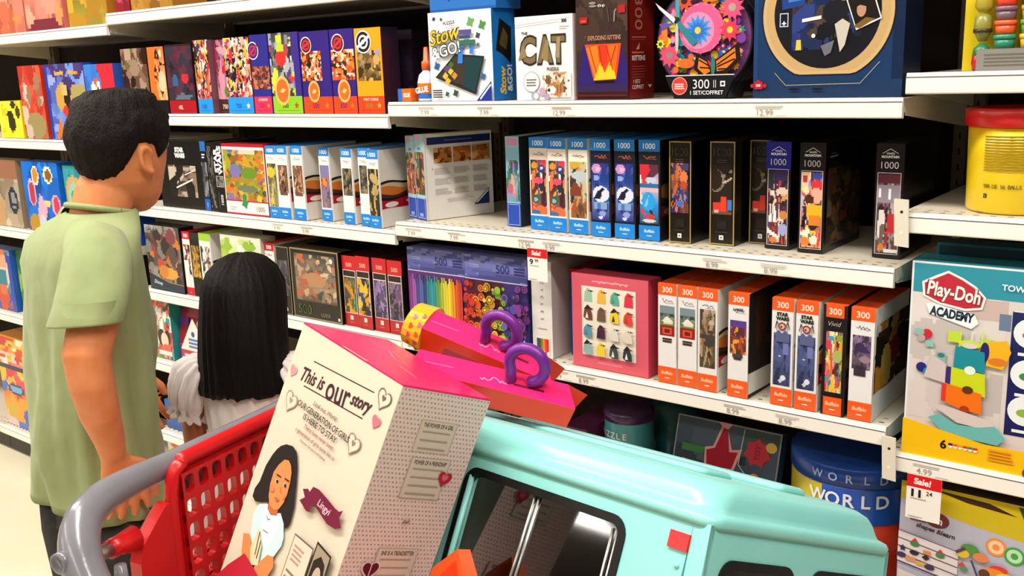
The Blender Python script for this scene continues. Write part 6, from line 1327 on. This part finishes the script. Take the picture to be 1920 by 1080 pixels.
# a finer path through the same points
def spline(P, R, k=5):
    P = [Vector(p) for p in P]; Q = []; S = []
    for i in range(len(P) - 1):
        a, b, c, d = P[max(i - 1, 0)], P[i], P[i + 1], P[min(i + 2, len(P) - 1)]
        for j in range(k):
            t = j / k
            Q.append(.5 * ((2 * b) + (c - a) * t + (2 * a - 5 * b + 4 * c - d) * t * t + (3 * b - a - 3 * c + d) * t ** 3)); S.append(R[i] + (R[i + 1] - R[i]) * t)
    return Q + [P[-1]], S + [R[-1]]
q, s = spline(pts, rr_)
mb.tube([CP(*p) for p in q], s, 'ffffff', 20); handle = mb.build('handle', cart)
for w in (WN - .052, WF + .052):
    mb = MB(GREY_PLASTIC); sg = -1 if w < 0 else 1
    c = CP(.003, w - .004 * sg, .940)
    mb.loft([ring_at(c + cw * (sg * o), cl, ZZ, r, r, 18) for o, r in ((-.012, .014), (.004, .014), (.0045, .011), (.002, .0105))], 'ffffff'); mb.build('cap', handle)
# red seat flap with rounded slots
mb = MB(RED_PLASTIC)
def slotted(mb, org, u, v, nx, ny, px, py, hw, hh, th, col='ffffff', skip=None):
    """a plate of cells, each with a rounded hole, th thick"""
    org, u, v = Vector(org), Vector(u).normalized(), Vector(v).normalized(); nn = u.cross(v)
    for side in (0, 1):
        for j in range(ny):
            for i in range(nx):
                c = org + u * (px * (i + .5)) + v * (py * (j + .5)) + nn * (th * (1 if side else 0))
                out = []; inn = []
                for k in range(16):
                    t = 2 * PI * k / 16; ct, st = math.cos(t), math.sin(t)
                    m = max(abs(ct), abs(st)); out.append(c + u * (ct / m * px / 2) + v * (st / m * py / 2))
                    e = .55
                    inn.append(c + u * (math.copysign(abs(ct) ** e, ct) * hw) + v * (math.copysign(abs(st) ** e, st) * hh))
                F = []
                for k in range(16):
                    k2 = (k + 1) % 16; F.append((k, k2, 16 + k2, 16 + k) if side else (k2, k, 16 + k, 16 + k2))
                mb.add(out + inn, F, col)
                if side:
                    mb.add(inn + [p - nn * th for p in inn], [(k, (k + 1) % 16, 16 + (k + 1) % 16, 16 + k) for k in range(16)], col)
PX, PY = .0268, .0372
slotted(mb, CP(.004, -.018, .984 - 12 * PY), cw, ZZ, 15, 12, PX, PY, .0093, .0135, .012)
W1 = -.018 + 15 * PX
rim = [(.0, -.025, .60), (-.002, -.026, .80), (-.002, -.026, .90), (-.001, -.025, .949), (.0, -.017, .980), (.001, -.002, .993), (.001, .03, .997), (.001, W1 - .06, .997), (.001, W1 - .012, .992), (.001, W1 + .006, .978), (0, W1 + .012, .94), (0, W1 + .012, .60)]
q, s = spline(rim, [(.013)] * len(rim), 4)
mb.tube([CP(*p) for p in q], [(.010, .012)] * len(q), 'ffffff', 10)
flap = mb.build('seat_flap', cart)
mb = MB(GREY_PLASTIC); mb.loft([[CP(-.012, w, z) for w, z in ((-.012, .945), (W1 - .01, .950), (W1 - .01, .988), (-.012, .983))], [CP(-.006, w, z) for w, z in ((-.012, .945), (W1 - .01, .950), (W1 - .01, .988), (.02, .988))]], 'ffffff', smooth=False); mb.build('flap_backing', flap)
# seat plates behind the flap
mb = MB(RED_PLASTIC); slotted(mb, CP(-.030, -.018, .56), cw, ZZ, 15, 8, PX, .0372, .0080, .0120, .008); mb.build('seat_back', cart)
# red side brackets with the bar that carries the flap
for sgn, w0 in ((1, -.040), (-1, W1 + .016)):
    mb = MB(RED_PLASTIC)
    prof = [(-.002, .945), (-.020 , .930), (-.047, .905), (-.056, .880), (-.058, .70), (-.050, .60), (.0, .60), (.004, .80), (.006, .945)]
    a = [CP(.006, w0 + sgn * w, z) for w, z in prof]; b = [p - cl * .022 for p in a]
    mb.loft([a, b], 'ffffff', smooth=False)
    mb.tube([CP(-.006, w0 - sgn * .052, .915), CP(-.006, w0 - sgn * .080, .918), CP(-.005, w0 - sgn * .094, .9185)], [.019, .0135, .0135], 'ffffff', 16); mb.build('side_bracket', cart)
    mb = MB(CHROME); mb.tube([CP(-.005, w0 - sgn * .092, .9185), CP(-.003, w0 - sgn * .128, .925)], .0105, 'ffffff', 16); mb.build('pivot_bar', cart)
    mb = MB(GREY_PLASTIC); mb.tube([CP(.02, w0 - sgn * .100, .905), CP(.02, w0 - sgn * .100, .86)], [.008, .010], 'ffffff', 12); mb.build('peg', cart)
# basket: slotted red walls, floor, rim
mb = MB(RED_PLASTIC)
slotted(mb, CP(.03, WN - .045, .56), cl, ZZ, 30, 5, .031, .040, .0105, .0145, .006)
slotted(mb, CP(.03, WF + .03, .56), cl, ZZ, 30, 5, .031, .040, .0105, .0145, .006)
slotted(mb, CP(.03 + 30 * .031, WN - .045, .56), cw, ZZ, 20, 5, .034, .040, .0105, .0145, .006)
slotted(mb, CP(.0, WN - .045, .56), cl, cw, 31, 20, .031, .034, .010, .010, .006)
basket = mb.build('basket', cart)
mb = MB(RED_PLASTIC)
E_ = .03 + 30 * .031
mb.tube([CP(.03, WN - .045, .765), CP(E_, WN - .045, .765), CP(E_, WF + .03, .765), CP(.03, WF + .03, .765)], .011, 'ffffff', 12); mb.build('rim', basket)
mb = MB(CHROME)
for w in (WN - .01, WF + .01):
    mb.tube([CP(.05, w * 1.35, .74), CP(.02, w * 1.12, .55), CP(.0, w, .16), CP(.06, w, .12), CP(.93, w, .15)], .013, 'ffffff', 12); mb.tube([CP(.02, w, .545), CP(.95, w, .545)], .010, 'ffffff', 12)
for l in (.04, .48, .94):
    mb.tube([CP(l, WN - .01, .545), CP(l, WF + .01, .545)], .009, 'ffffff', 10)
mb.tube([CP(.06, WN - .01, .13), CP(.06, WF + .01, .13)], .010, 'ffffff', 10); mb.build('frame', cart)
for l, w in ((.04, WN - .01), (.04, WF + .01), (.92, WN + .03), (.92, WF - .03)):
    mb = MB(RUBBER); c = CP(l, w, .062)
    mb.loft([ring_at(c + cw * o, cl, ZZ, r, r, 24) for o, r in ((-.014, .055), (-.011, .061), (.011, .061), (.014, .055))], 'ffffff'); wh = mb.build('wheel', cart)
    mb = MB(CHROME)
    for o in (-.018, .018):
        mb.loft([[c + cw * (o + k) + cl * x + ZZ * z for x, z in ((-.012, -.012), (.012, -.012), (.02, .07), (-.02, .07))] for k in (-.001, .001)], 'ffffff', smooth=False)
    mb.loft([[c + cw * o + cl * x + ZZ * .07 for o, x in ((-.019, -.02), (.019, -.02), (.019, .02), (-.019, .02))], [c + cw * o + cl * x + ZZ * .085 for o, x in ((-.019, -.02), (.019, -.02), (.019, .02), (-.019, .02))]], 'ffffff', smooth=False); mb.build('fork', wh)

# ---- the doll box leaning in the cart
X = Vector((.967, -.221, -.127)).normalized(); Y = Vector((.160, .915, -.369)); Y = (Y - X * Y.dot(X)).normalized(); Z = X.cross(Y)
TL = Vector((.709, -.889, 1.199)); W, D, H = .245, .143, .535
B0 = TL - Z * H
t = thing('doll_box', 'tall cream doll box with pink lid and dotted side, leaning in the cart', 'doll box', tuple(B0 + X * W * .5 + Y * D * .5))
mb = MB(CARD)
P = [B0, B0 + X * W, B0 + X * W + Y * D, B0 + Y * D]; P += [p + Z * H for p in P]
mb.hexa(P, 'd4c6b1')
f = Face(mb, B0, X, Z, W, H)
yy = lambda v: 1 + v / H          # metres below the top edge -> face coordinate
xx = lambda v: v / W
f.line([(xx(.052), yy(-.036)), (xx(.197), yy(-.026))], .006, '3a1c20'); f.line([(xx(.048), yy(-.072)), (xx(.192), yy(-.062))], .006, '3a1c20')
f.text('This is', xx(.064), yy(-.0560), .034, '3a1620', .018, .4, .09, .235); f.text('our', xx(.127), yy(-.0510), .058, '3a1620', .010, 0, .09, .225); f.text('story', xx(.180), yy(-.0450), .030, '3a1620', .022, .4, .09, .19)
for x, z, r, col in ((.013, -.063, .010, 'd88a90'), (.220, -.026, .016, '6a5a54'), (.220, -.055, .010, 'c86a78'), (.032, -.100, .017, '9a8a7a'), (.193, -.095, .016, '8a7a70')):
    f.heart(xx(x), yy(z), xx(r), col, -.15)
    if r > .012: f.heart(xx(x), yy(z), xx(r * .84), 'd4c6b1', -.15); f.heart(xx(x), yy(z + .001), xx(r * .3), col, -.15)
f.text('Look out, World', xx(.115), yy(-.082), .011, '4a2a2a', .004, .4, 0, .30); f.text('OUR GENERATION OF GIRLS', xx(.117), yy(-.0940), .0150, '3a2224', .012, .1, 0, .54); f.text('IS HERE TO STAY', xx(.116), yy(-.1050), .0145, '3a2224', .012, .1, 0, .36)
f.text('There have never been', xx(.120), yy(-.1155), .0105, '8a3a44', .006, .2, 0, .36); f.text('a generation of girls quite like us', xx(.117), yy(-.1255), .0100, '7a3440', .004, .15, 0, .54); f.text('Discover the story and beauty', xx(.117), yy(-.1345), .007, '5a4440', .004, .2, 0, .36)
# the printed doll: long dark hair, pale cardigan over a white top, holding a red bag
k = lambda pts: [(xx(a), yy(b)) for a, b in pts]
f.poly(k([(.020, -.243), (.019, -.232), (.025, -.219), (.027, -.195), (.034, -.176), (.040, -.166), (.046, -.159), (.057, -.152), (.073, -.148), (.086, -.151), (.098, -.166), (.109, -.187), (.120, -.212), (.123, -.234), (.118, -.243), (.111, -.243), (.100, -.234), (.068, -.236), (.057, -.234), (.045, -.240), (.030, -.246)]), '1c1210')
f.poly(k([(.041, -.245), (.059, -.236), (.084, -.238), (.096, -.232), (.110, -.240), (.120, -.255), (.121, -.266), (.113, -.284), (.098, -.306), (.070, -.315), (.052, -.300), (.044, -.284), (.036, -.262)]), 'c4e4de')
f.poly(k([(.059, -.237), (.080, -.236), (.094, -.235), (.101, -.248), (.100, -.266), (.092, -.286), (.074, -.284), (.060, -.264), (.056, -.250)]), 'eeeaf0'); f.line(k([(.068, -.249), (.074, -.252), (.078, -.249)]), .005, '4a4a54'); f.line(k([(.070, -.268), (.084, -.266)]), .005, '6a6a70')
f.poly(k([(.062, -.230), (.088, -.228), (.090, -.238), (.076, -.244), (.064, -.240)]), 'b86236')
f.poly(k([(.066, -.170), (.076, -.167), (.084, -.170), (.091, -.178), (.095, -.190), (.097, -.205), (.096, -.217), (.090, -.229), (.080, -.235), (.068, -.234), (.058, -.226), (.052, -.210), (.051, -.194), (.057, -.181)]), 'd8844a')
for ex, ez in ((.066, -.201), (.087, -.1975)):
    f.ell(xx(ex), yy(ez), xx(.0046), .0050, 'e8d8cc', 14); f.ell(xx(ex + .0006), yy(ez), xx(.0034), .0046, '2a140c', 12); f.line(k([(ex - .006, ez + .0075), (ex + .006, ez + .0085)]), .008, '3a2016')
f.line(k([(.079, -.203), (.081, -.209), (.084, -.2085)]), .005, 'b8683a'); f.poly(k([(.072, -.2205), (.079, -.218), (.086, -.2185), (.080, -.2235)]), 'b8584a'); f.ell(xx(.061), yy(-.214), xx(.006), .006, 'dc7c4c'); f.ell(xx(.092), yy(-.211), xx(.004), .005, 'dc7c4c')
f.poly(k([(.031, -.292), (.045, -.286), (.058, -.296), (.066, -.310), (.071, -.324), (.060, -.332), (.054, -.329), (.041, -.314)]), 'd48048'); f.poly(k([(.101, -.288), (.115, -.284), (.122, -.295), (.116, -.311), (.100, -.330), (.084, -.330), (.081, -.315)]), 'd48048')
f.poly(k([(.062, -.268), (.082, -.285), (.088, -.310), (.070, -.318), (.058, -.300)]), 'd8c8a0'); f.line(k([(.068, -.272), (.074, -.302)]), .008, '3a3024'); f.line(k([(.077, -.280), (.080, -.304)]), .008, '3a3024')
f.poly(k([(.0, -.372), (.020, -.344), (.050, -.312), (.077, -.316), (.104, -.322), (.130, -.40), (.128, -.535), (.0, -.535)]), 'b81830')
# ribbon and the small printed cards
f.poly(k([(.130, -.198), (.139, -.190), (.129, -.183), (.140, -.178), (.145, -.180), (.149, -.171), (.162, -.169), (.183, -.171), (.205, -.174), (.215, -.174), (.222, -.169), (.219, -.181), (.229, -.188), (.218, -.195), (.200, -.197), (.181, -.193), (.165, -.190), (.156, -.192), (.159, -.201), (.150, -.203)]), '6e0f33')
f.text('Lingyi', xx(.184), yy(-.1825), .017, 'e8c8cc', .006, .25, -.04, .15)
f.poly(k([(.145, -.236), (.192, -.234), (.194, -.335), (.145, -.335)]), '6a5648'); f.poly(k([(.1465, -.238), (.1905, -.236), (.1925, -.333), (.1465, -.333)]), 'd4c6b1'); f.lines(xx(.152), yy(-.268), xx(.178), yy(-.244), 4, 'b08a80', .5, 3); f.lines(xx(.151), yy(-.325), xx(.186), yy(-.275), 6, '7a685c', .35, 5)
f.poly(k([(.195, -.222), (.231, -.225), (.235, -.330), (.195, -.330)]), '2a1c18'); f.poly(k([(.1975, -.225), (.2285, -.2275), (.2325, -.327), (.1975, -.327)]), '9a8a74'); f.poly(k([(.200, -.245), (.212, -.234), (.224, -.240), (.230, -.262), (.231, -.320), (.199, -.322)]), '241814'); f.ell(xx(.215), yy(-.262), xx(.0085), .028, 'b8a48a', 14)
# dotted side
g = Face(mb, B0 + X * W, Y, Z, D, H)
zz_ = lambda v: 1 + v / H
g.rect(0, 0, 1, 1, 'e0ccc0')
for j in range(92):
    for i in range(25):
        x = (i + .5 + .5 * (j % 2)) / 25.5; y = (j + .5) / 92
        g.rect(x - .009, y - .0022, x + .009, y + .0022, 'b8848a' if (i + j) % 3 else 'c89aa0'); g.d -= .00012
g.up()
for sk, (x0, x1, z0, z1, nl) in enumerate(((.31, .73, -.036, -.078, 3), (.34, .79, -.084, -.138, 4), (.32, .77, -.204, -.275, 4))):
    g.rect(x0, zz_(z1), x1, zz_(z0), 'b8a494'); g.rect(x0 + .012, zz_(z1) + .002, x1 - .012, zz_(z0) - .002, 'd4c2b2')
    g.text(('THE POWER OF A GIRL', 'POWER OF A FRIENDSHIP', 'SHE IS A TRENDSETTER')[sk], (x0 + x1) / 2, zz_(z0) - .012, .010, '3a2624', .02, 0, 0, (x1 - x0) * .8)
    for n_ in range(nl):
        yv = zz_(z0) - .026 - n_ * .0200; g.rect(x0 + .05, yv - .004, x1 - .06, yv, 'a89488')
g.heart(.77, zz_(-.108), .085, 'b81f38', -.15); g.heart(.77, zz_(-.107), .04, 'd86878', -.15); g.heart(.30, zz_(-.232), .11, 'e0c8c0', .0); g.heart(.30, zz_(-.232), .09, '5a1428', .0); g.rect(.295, zz_(-.245), .305, zz_(-.218), 'e0c8c0'); g.text('our', .51, zz_(-.167), .010, '3a1c24', .02)
body = mb.build('carton', t)
mb = MB(GLOSS)
e = .0008; mb.hexa([P[4] + Z * .0003 - X * e, P[5] + Z * .0003 + X * e, P[6] + Z * .0003 + X * e, P[7] + Z * .0003 - X * e] + [P[4] + Z * .0022, P[5] + Z * .0022, P[6] + Z * .0022, P[7] + Z * .0022], 'e0185c')
f = Face(mb, P[4] + Z * .0023, X, Y, W, D)
f.line([(.12, .62), (.30, .66), (.48, .52), (.62, .56)], .006, 'f09ab8'); f.line([(.30, .70), (.52, .60)], .004, 'f09ab8'); f.line([(.62, .40), (.84, .34)], .006, 'f09ab8'); f.rect(.42, -.006, .66, .012, 'ecd4c8')
mb.build('lid_flap', t)

# ---- the mint toy camper
A = Vector((1.312, -.877, 1.065)); VU = Vector((-.976, .203, -.080)).normalized(); VV = Vector((.218, .888, -.406)); VV = (VV - VU * VV.dot(VU)).normalized(); VW = VV.cross(VU)
if VW.z < 0: VW = -VW
LEN, WID, HGT = .655, .372, .29
VP = lambda u, v, w: A + VU * u + VV * v + VW * w
van = thing('toy_camper', 'mint green toy camper van with black framed windows, tilted in the cart', 'toy vehicle', tuple(VP(LEN / 2, WID / 2, -HGT)))
def rrect(u0, u1, v0, v1, r, n=7):
    pts = []
    for cx, cy, a0 in ((u1 - r, v1 - r, 0), (u0 + r, v1 - r, 90), (u0 + r, v0 + r, 180), (u1 - r, v0 + r, 270)):
        for i in range(n):
            a = math.radians(a0 + 90 * i / (n - 1)); pts.append((cx + r * math.cos(a), cy + r * math.sin(a)))
    return pts
# shell: side walls with holes are built as plates; corners are rounded posts
FL_ = .05            # how much the walls splay towards the bottom, per metre
def wall_pt(face, a, w):
    """a runs along the wall, w is height below/above the roof edge (negative is down)"""
    s = -w * FL_
    if face == 'near': return VP(a, -s, w)
    if face == 'far': return VP(a, WID + s, w)
    if face == 'rear': return VP(-s, a, w)
    return VP(LEN + s, a, w)
def plate(mb, face, a0, a1, w0, w1, holes, th=.007):
    """wall panel from a0..a1, w0..w1 with rounded rectangular holes (a0, a1, w0, w1, r)"""
    bm = bmesh.new()
    def loop(pts):
        vs = [bm.verts.new((x, y, 0)) for x, y in pts]; return [bm.edges.new((vs[i], vs[(i + 1) % len(vs)])) for i in range(len(vs))]
    ed = loop([(a0, w0), (a1, w0), (a1, w1), (a0, w1)])
    for h in holes: ed += loop(rrect(h[0], h[1], h[2], h[3], h[4]))
    bmesh.ops.triangle_fill(bm, edges=ed, use_beauty=True)
    bm.verts.index_update(); pts = [(v.co.x, v.co.y) for v in bm.verts]; fs = [tuple(v.index for v in f.verts) for f in bm.faces]; bm.free()
    n = (wall_pt(face, a0, w0) - wall_pt(face, a1, w0)).cross(wall_pt(face, a0, w1) - wall_pt(face, a0, w0)).normalized()
    mid = VP(LEN / 2, WID / 2, (w0 + w1) / 2)
    if n.dot(wall_pt(face, (a0 + a1) / 2, w0) - mid) < 0: n = -n
    o = [wall_pt(face, *p) for p in pts]; i = [p - n * th for p in o]
    mb.add(o, fs, 'ffffff'); mb.add(i, fs, 'ffffff')
    for h in [None] + list(holes):
        q = [(a0, w0), (a1, w0), (a1, w1), (a0, w1)] if h is None else rrect(h[0], h[1], h[2], h[3], h[4])
        m = len(q); oo = [wall_pt(face, *p) for p in q]; ii = [p - n * th for p in oo]
        mb.add(oo + ii, [(k, (k + 1) % m, m + (k + 1) % m, m + k) for k in range(m)], 'ffffff')
    return n
def trim(parent, face, h, n, w=.0085, name='window_frame'):
    mb = MB(BLACK_TRIM)
    q = [wall_pt(face, *p) for p in rrect(h[0] - w * .2, h[1] + w * .2, h[2] - w * .2, h[3] + w * .2, h[4] + w * .2)]
    qi = [wall_pt(face, *p) for p in rrect(h[0] + w, h[1] - w, h[2] + w, h[3] - w, max(h[4] - w, .003))]
    m = len(q); up = [p + n * .002 for p in q]; ui = [p + n * .002 for p in qi]; dn = [p - n * .007 for p in qi]
    mb.add(q + up + ui + dn, [(k, (k + 1) % m, m + (k + 1) % m, m + k) for k in range(m)] + [(m + k, m + (k + 1) % m, 2 * m + (k + 1) % m, 2 * m + k) for k in range(m)] + [(2 * m + k, 2 * m + (k + 1) % m, 3 * m + (k + 1) % m, 3 * m + k) for k in range(m)], 'ffffff')
    fr = mb.build(name, parent)
    mb = MB(PANE); pf = [p - n * .004 for p in qi]; pb = [p - n * .0055 for p in qi]
    mb.loft([pb, pf], 'ffffff', smooth=False); mb.build('pane', fr)
    return fr
WINN = (.108, .398, -.255, -.022, .022); W2 = (.455, .60, -.22, -.05, .02)
RW1, RW2 = (.026, .165, -.16, -.034, .020), (.200, .350, -.16, -.034, .020)
mb = MB(MINT)
rc = .022
nn = plate(mb, 'near', rc, LEN - rc, -HGT, 0, [WINN, W2]); nf = plate(mb, 'far', rc, LEN - rc, -HGT, 0, [WINN]); nr = plate(mb, 'rear', rc * 0, WID, -HGT, 0, [RW1, RW2]); nt_ = plate(mb, 'front', 0, WID, -HGT, 0, [])
for u, v, a0 in ((0, 0, 180), (LEN, 0, 270), (LEN, WID, 0), (0, WID, 90)):   # rounded corner posts
    rings = []
    for w in (-HGT, 0):
        s = -w * FL_; cu, cv = (rc if u == 0 else LEN - rc), (0 if v == 0 else WID)
        su = -s if u == 0 else s; sv = -s if v == 0 else s
        base = [((0 if u == 0 else LEN) + su, v + sv), (cu + 0, v + sv)]
        k = rc * (1 if u == 0 else -1)
        pts = [(u + su, v + sv + (.0 if v == 0 else -.0)), (u + su + k, v + sv), (u + su + k, v + sv + (.008 if v == 0 else -.008)), (u + su, v + sv + (.008 if v == 0 else -.008))]
        rings.append([VP(a, b, w) for a, b in pts])
    mb.loft(rings, 'ffffff', smooth=False)
mb.loft([[VP(a, b, w) for a, b in rrect(-.002, LEN + .002, -.002, WID + .002, .02)] for w in (-HGT - .01, -HGT + .004)], 'ffffff')
shell = mb.build('body_shell', van)
# roof: rounded drip edge, swept crown, shallow channels
mb = MB(MINT); rings = []
for w, i, r in ((-.004, -.003, .02), (.004, -.005, .022), (.009, -.003, .024), (.011, .002, .024), (.0125, .005, .026), (.018, .0065, .03), (.028, .009, .036), (.036, .013, .042), (.0415, .021, .05), (.0445, .036, .06)):
    rings.append([VP(a, b, w) for a, b in rrect(i, LEN - i, i, WID - i, r, 9)])
mb.loft(rings, 'ffffff')
for v0, v1, u0, u1, h in ((.10, .165, .10, .56, .0515), (.20, .265, .06, .56, .053), (.295, .325, .10, .54, .050)):
    mb.loft([[VP(a, b, .0445) for a, b in rrect(u0, u1, v0, v1, .012)], [VP(a, b, h - .002) for a, b in rrect(u0 + .002, u1 - .002, v0 + .002, v1 - .002, .012)], [VP(a, b, h) for a, b in rrect(u0 + .006, u1 - .006, v0 + .006, v1 - .006, .010)]], 'ffffff')
mb.build('roof', van)
fr = trim(shell, 'near', WINN, nn)
for a in (.256, .264):
    mb = MB(CHROME); p0, p1 = wall_pt('near', a, -.030), wall_pt('near', a + .012, -.248); mb.tube([p0 - nn * .003, p1 - nn * .003], .0022, 'ffffff', 8); mb.build('glazing_bar', fr)
for a in (.122, .130):
    mb = MB(CHROME); mb.tube([wall_pt('near', a, -.036) - nn * .003, wall_pt('near', a, -.247) - nn * .003], .0016, 'ffffff', 8); mb.build('glazing_bar', fr)
mb = MB(MINT); mb.tube([wall_pt('near', .388, -.032) - nn * .001, wall_pt('near', .388, -.248) - nn * .001], .004, 'ffffff', 8); mb.build('frame_strip', fr)
trim(shell, 'near', W2, nn); trim(shell, 'far', WINN, nf); trim(shell, 'rear', RW1, nr); trim(shell, 'rear', RW2, nr)
mb = MB(GLOSS); q = [wall_pt('near', a, w) for a, w in ((.047, -.034), (.021, -.034), (.021, -.016), (.047, -.016))]
mb.hexa([p for p in q] + [p + nn * .003 for p in q], 'd0101c'); mb.build('reflector', van)
mb = MB(MINT)
for w in (-.050, -.068, -.090): mb.ball(wall_pt('near', .030, w), .0035, 'ffffff', 10, 6)
mb.build('rivets', shell)
# what shows through the big window: maroon lining and a seat
mb = MB(MATTE)
mb.loft([[VP(u, v, w) for u, v in ((.03, .03), (LEN - .03, .03), (LEN - .03, WID - .02), (.03, WID - .02))] for w in (-HGT + .01, -HGT + .016)], '2a1c1c', smooth=False)
mb.loft([[VP(u, WID * .55, w) for u, w in ((.04, -.27), (LEN - .04, -.27), (LEN - .04, -.012), (.04, -.012))], [VP(u, WID * .57, w) for u, w in ((.04, -.27), (LEN - .04, -.27), (LEN - .04, -.012), (.04, -.012))]], '381019', smooth=False)
mb.build('lining', van)
mb = MB(MATTE); mb.loft([[VP(u, v, w) for u, v in ((.17, .06), (.25, .06), (.25, .18), (.17, .18))] for w in (-.274, -.18, -.14)], '8a3a1c', smooth=False); mb.build('seat', van)
mb = MB(MATTE); mb.loft([[VP(u, v, w) for u, v in ((.29, .05), (.38, .05), (.38, .19), (.29, .19))] for w in (-.274, -.12, -.10)], '5a0d14', smooth=False); mb.build('cabinet', van)
for u in (.13, .52):
    mb = MB(RUBBER); mb.loft([ring_at(VP(u, v, -HGT - .01), VU, VW, r, r, 24) for v, r in ((-.02, .040), (-.018, .046), (.012, .046), (.014, .040))], 'ffffff'); mb.build('wheel', van)

# ---- two hanging outfit boxes on the roof of the camper
def outfit_box(rn, ln, depth, drop, h, label, yellow, hook, slot_shade, logo=True):
    """rn, ln: right and left end of the near top edge"""
    rn, ln = Vector(rn), Vector(ln); rn = rn - ZZ * drop; ln = ln - ZZ * drop; E = (ln - rn); L = E.length; E.normalize()
    N = Vector(depth); N = (N - E * N.dot(E)).normalized(); Up = N.cross(E)
    if Up.z < 0: Up = -Up
    t = thing('outfit_box', label, 'toy box', tuple(rn + E * L * .5 + N * .04 - Up * h), 'outfit boxes lying on the camper roof')
    prof = [(0, 0), (.042, .011), (.052, -.004), (.048, -h), (.003, -h)]
    sec = lambda s, k=1.0: [rn + E * s + N * (a * k + .026 * (1 - k)) + Up * (b * k) for a, b in prof]
    mb = MB(GLOSS); R0, R1_ = sec(0.0), sec(L); m = 5; R0[1] = R0[1] + E * .026; R0[4] = R0[4] + E * .012; R0[3] = R0[3] + E * .02
    mb.add(R0 + R1_, [(0, m, m + 1, 1)], 'f01c68'); mb.add(R0 + R1_, [(1, m + 1, m + 2, 2)], 'e0185c'); mb.add(R0 + R1_, [(2, m + 2, m + 3, 3)], 'c81450'); mb.add(R0 + R1_, [(3, m + 3, m + 4, 4)], 'b01040'); mb.add(R0 + R1_, [(4, m + 4, m, 0)], 'fb3a14'); mb.add(R0, [(0, 1, 2, 3, 4)], 'fb3c12'); mb.add(R1_, [(4, 3, 2, 1, 0)], 'f6a81c' if yellow else 'f23a14')
    sidev = (R0[0] - R0[4]); f = Face(mb, R1_[4], -E, sidev, L, sidev.length)
    s0, s1 = slot_shade; f.rect(s0, .28, s1, .62, 'c4123c')  # shade inside the side slot, painted as a flat dark red strip
    tp = Face(mb, R1_[0], -E, (R0[1] - R0[0]), L, .0475)
    tp.scrawl(.46, .62, .45, .16, 'f89ab8', .006, 12, 4); tp.line([(.08, .5), (.3, .55)], .004, 'f880a8')
    tp.rect(.66 if hook > .5 else .6, .40, .84, .50, '6a0a2c')
    if yellow:
        g_ = Face(mb, R1_[3], (R1_[4] - R1_[3]), Up, .056, h); 
        rr = random.Random(3)
        for q_ in range(12): g_.heart(rr.uniform(.1, .9), rr.uniform(.1, .9), .09, ('ea4a3a', 'e83a7a')[q_ % 2], rr.uniform(-1, 1))
    mb.build('carton', t)
    mb = MB(PURPLE); c = rn + E * (L * (1 - hook)) + N * .024 + Up * .008; HP = []
    for q_ in range(15):
        a = math.radians(205 - 285 * q_ / 14); HP.append(c + (-E) * (.027 * math.cos(a) + .006) + Up * (.026 * math.sin(a) + .028))
    HP = [c + E * .018 - Up * .006] + HP
    mb.tube(HP, [(.0085, .0085)] * 16, 'ffffff', 10); mb.build('hanger_hook', t)
    return t, R1_, R0, E, N, Up
t1 = outfit_box((.923, -.618, 1.082), (.716, -.669, 1.149), (.25, .95, .05), .006, .050, 'pink and orange outfit box with a yellow heart patterned end, the farther one', True, .52, (.16, .50))
t2 = outfit_box((1.010, -.682, 1.072), (.762, -.752, 1.109), (.25, .95, .05), .0, .034, 'pink and orange outfit box nearer the camper, its hook lower right', False, .66, (.0, .001))
# rolled yellow end of the farther box
mb = MB(GLOSS); R1_, E, N, Up = t1[1], t1[3], t1[4], t1[5]
rings = []
for s in (.0, .030, .034):
    rings.append([R1_[0] + E * s + N * (.036 + .042 * (1 - s * 3) * math.cos(a)) - Up * (.024 - .036 * (1 - s * 3) * math.sin(a)) for a in [2 * PI * i / 20 for i in range(20)]])
mb.loft(rings, 'f6a81c', smooth=False)
ef = Face(mb, R1_[0] + E * .0343 + N * .076 - Up * .058, -N, Up, .08, .07)
rr = random.Random(6)
for q_ in range(11): a, d = rr.random() * 6.28, rr.uniform(.05, .38); ef.heart(.5 + d * math.cos(a), .5 + d * math.sin(a), .07, ('ea4a3a', 'e83a7a')[q_ % 2], rr.uniform(-1, 1))
for q_ in range(10):
    a = PI - 1.15 + 1.7 * (q_ % 5) / 4 + .15 * (q_ // 5); s = .006 + .014 * (q_ // 5)
    p = R1_[0] + E * s + N * (.036 + .0425 * (1 - s * 3) * math.cos(a)) - Up * (.024 - .0365 * (1 - s * 3) * math.sin(a)); nrm = (N * math.cos(a) + Up * math.sin(a)).normalized(); tv = nrm.cross(E)
    ff = Face(mb, p - E * .006 - tv * .006, tv, E, .012, .012, .0006); ff.n = nrm; ff.heart(.5, .5, .4, ('ea4a3a', 'e83a7a')[q_ % 2])
mb.build('rolled_end', t1[0])
# corner of an orange carton poking up between the doll box and the camper
apex = Vector((.991, -.913, .959))
mb = MB(GLOSS)
q = [apex + X * a + Z * b for a, b in ((0, 0), (-.030, -.040), (-.030, -.25), (.085, -.25), (.085, -.070))]
mb.loft([q, [p + Y * .022 for p in q]], 'fb5a1c', smooth=False)
f = Face(mb, q[2], X, Z, .115, .25)
f.poly([(.30, .95), (.10, .80), (.10, .05), (.9, .05), (.9, .66)], 'f83c10')
mb.build('orange_carton', None, 'bright orange carton corner poking up between the doll box and the camper', 'box')
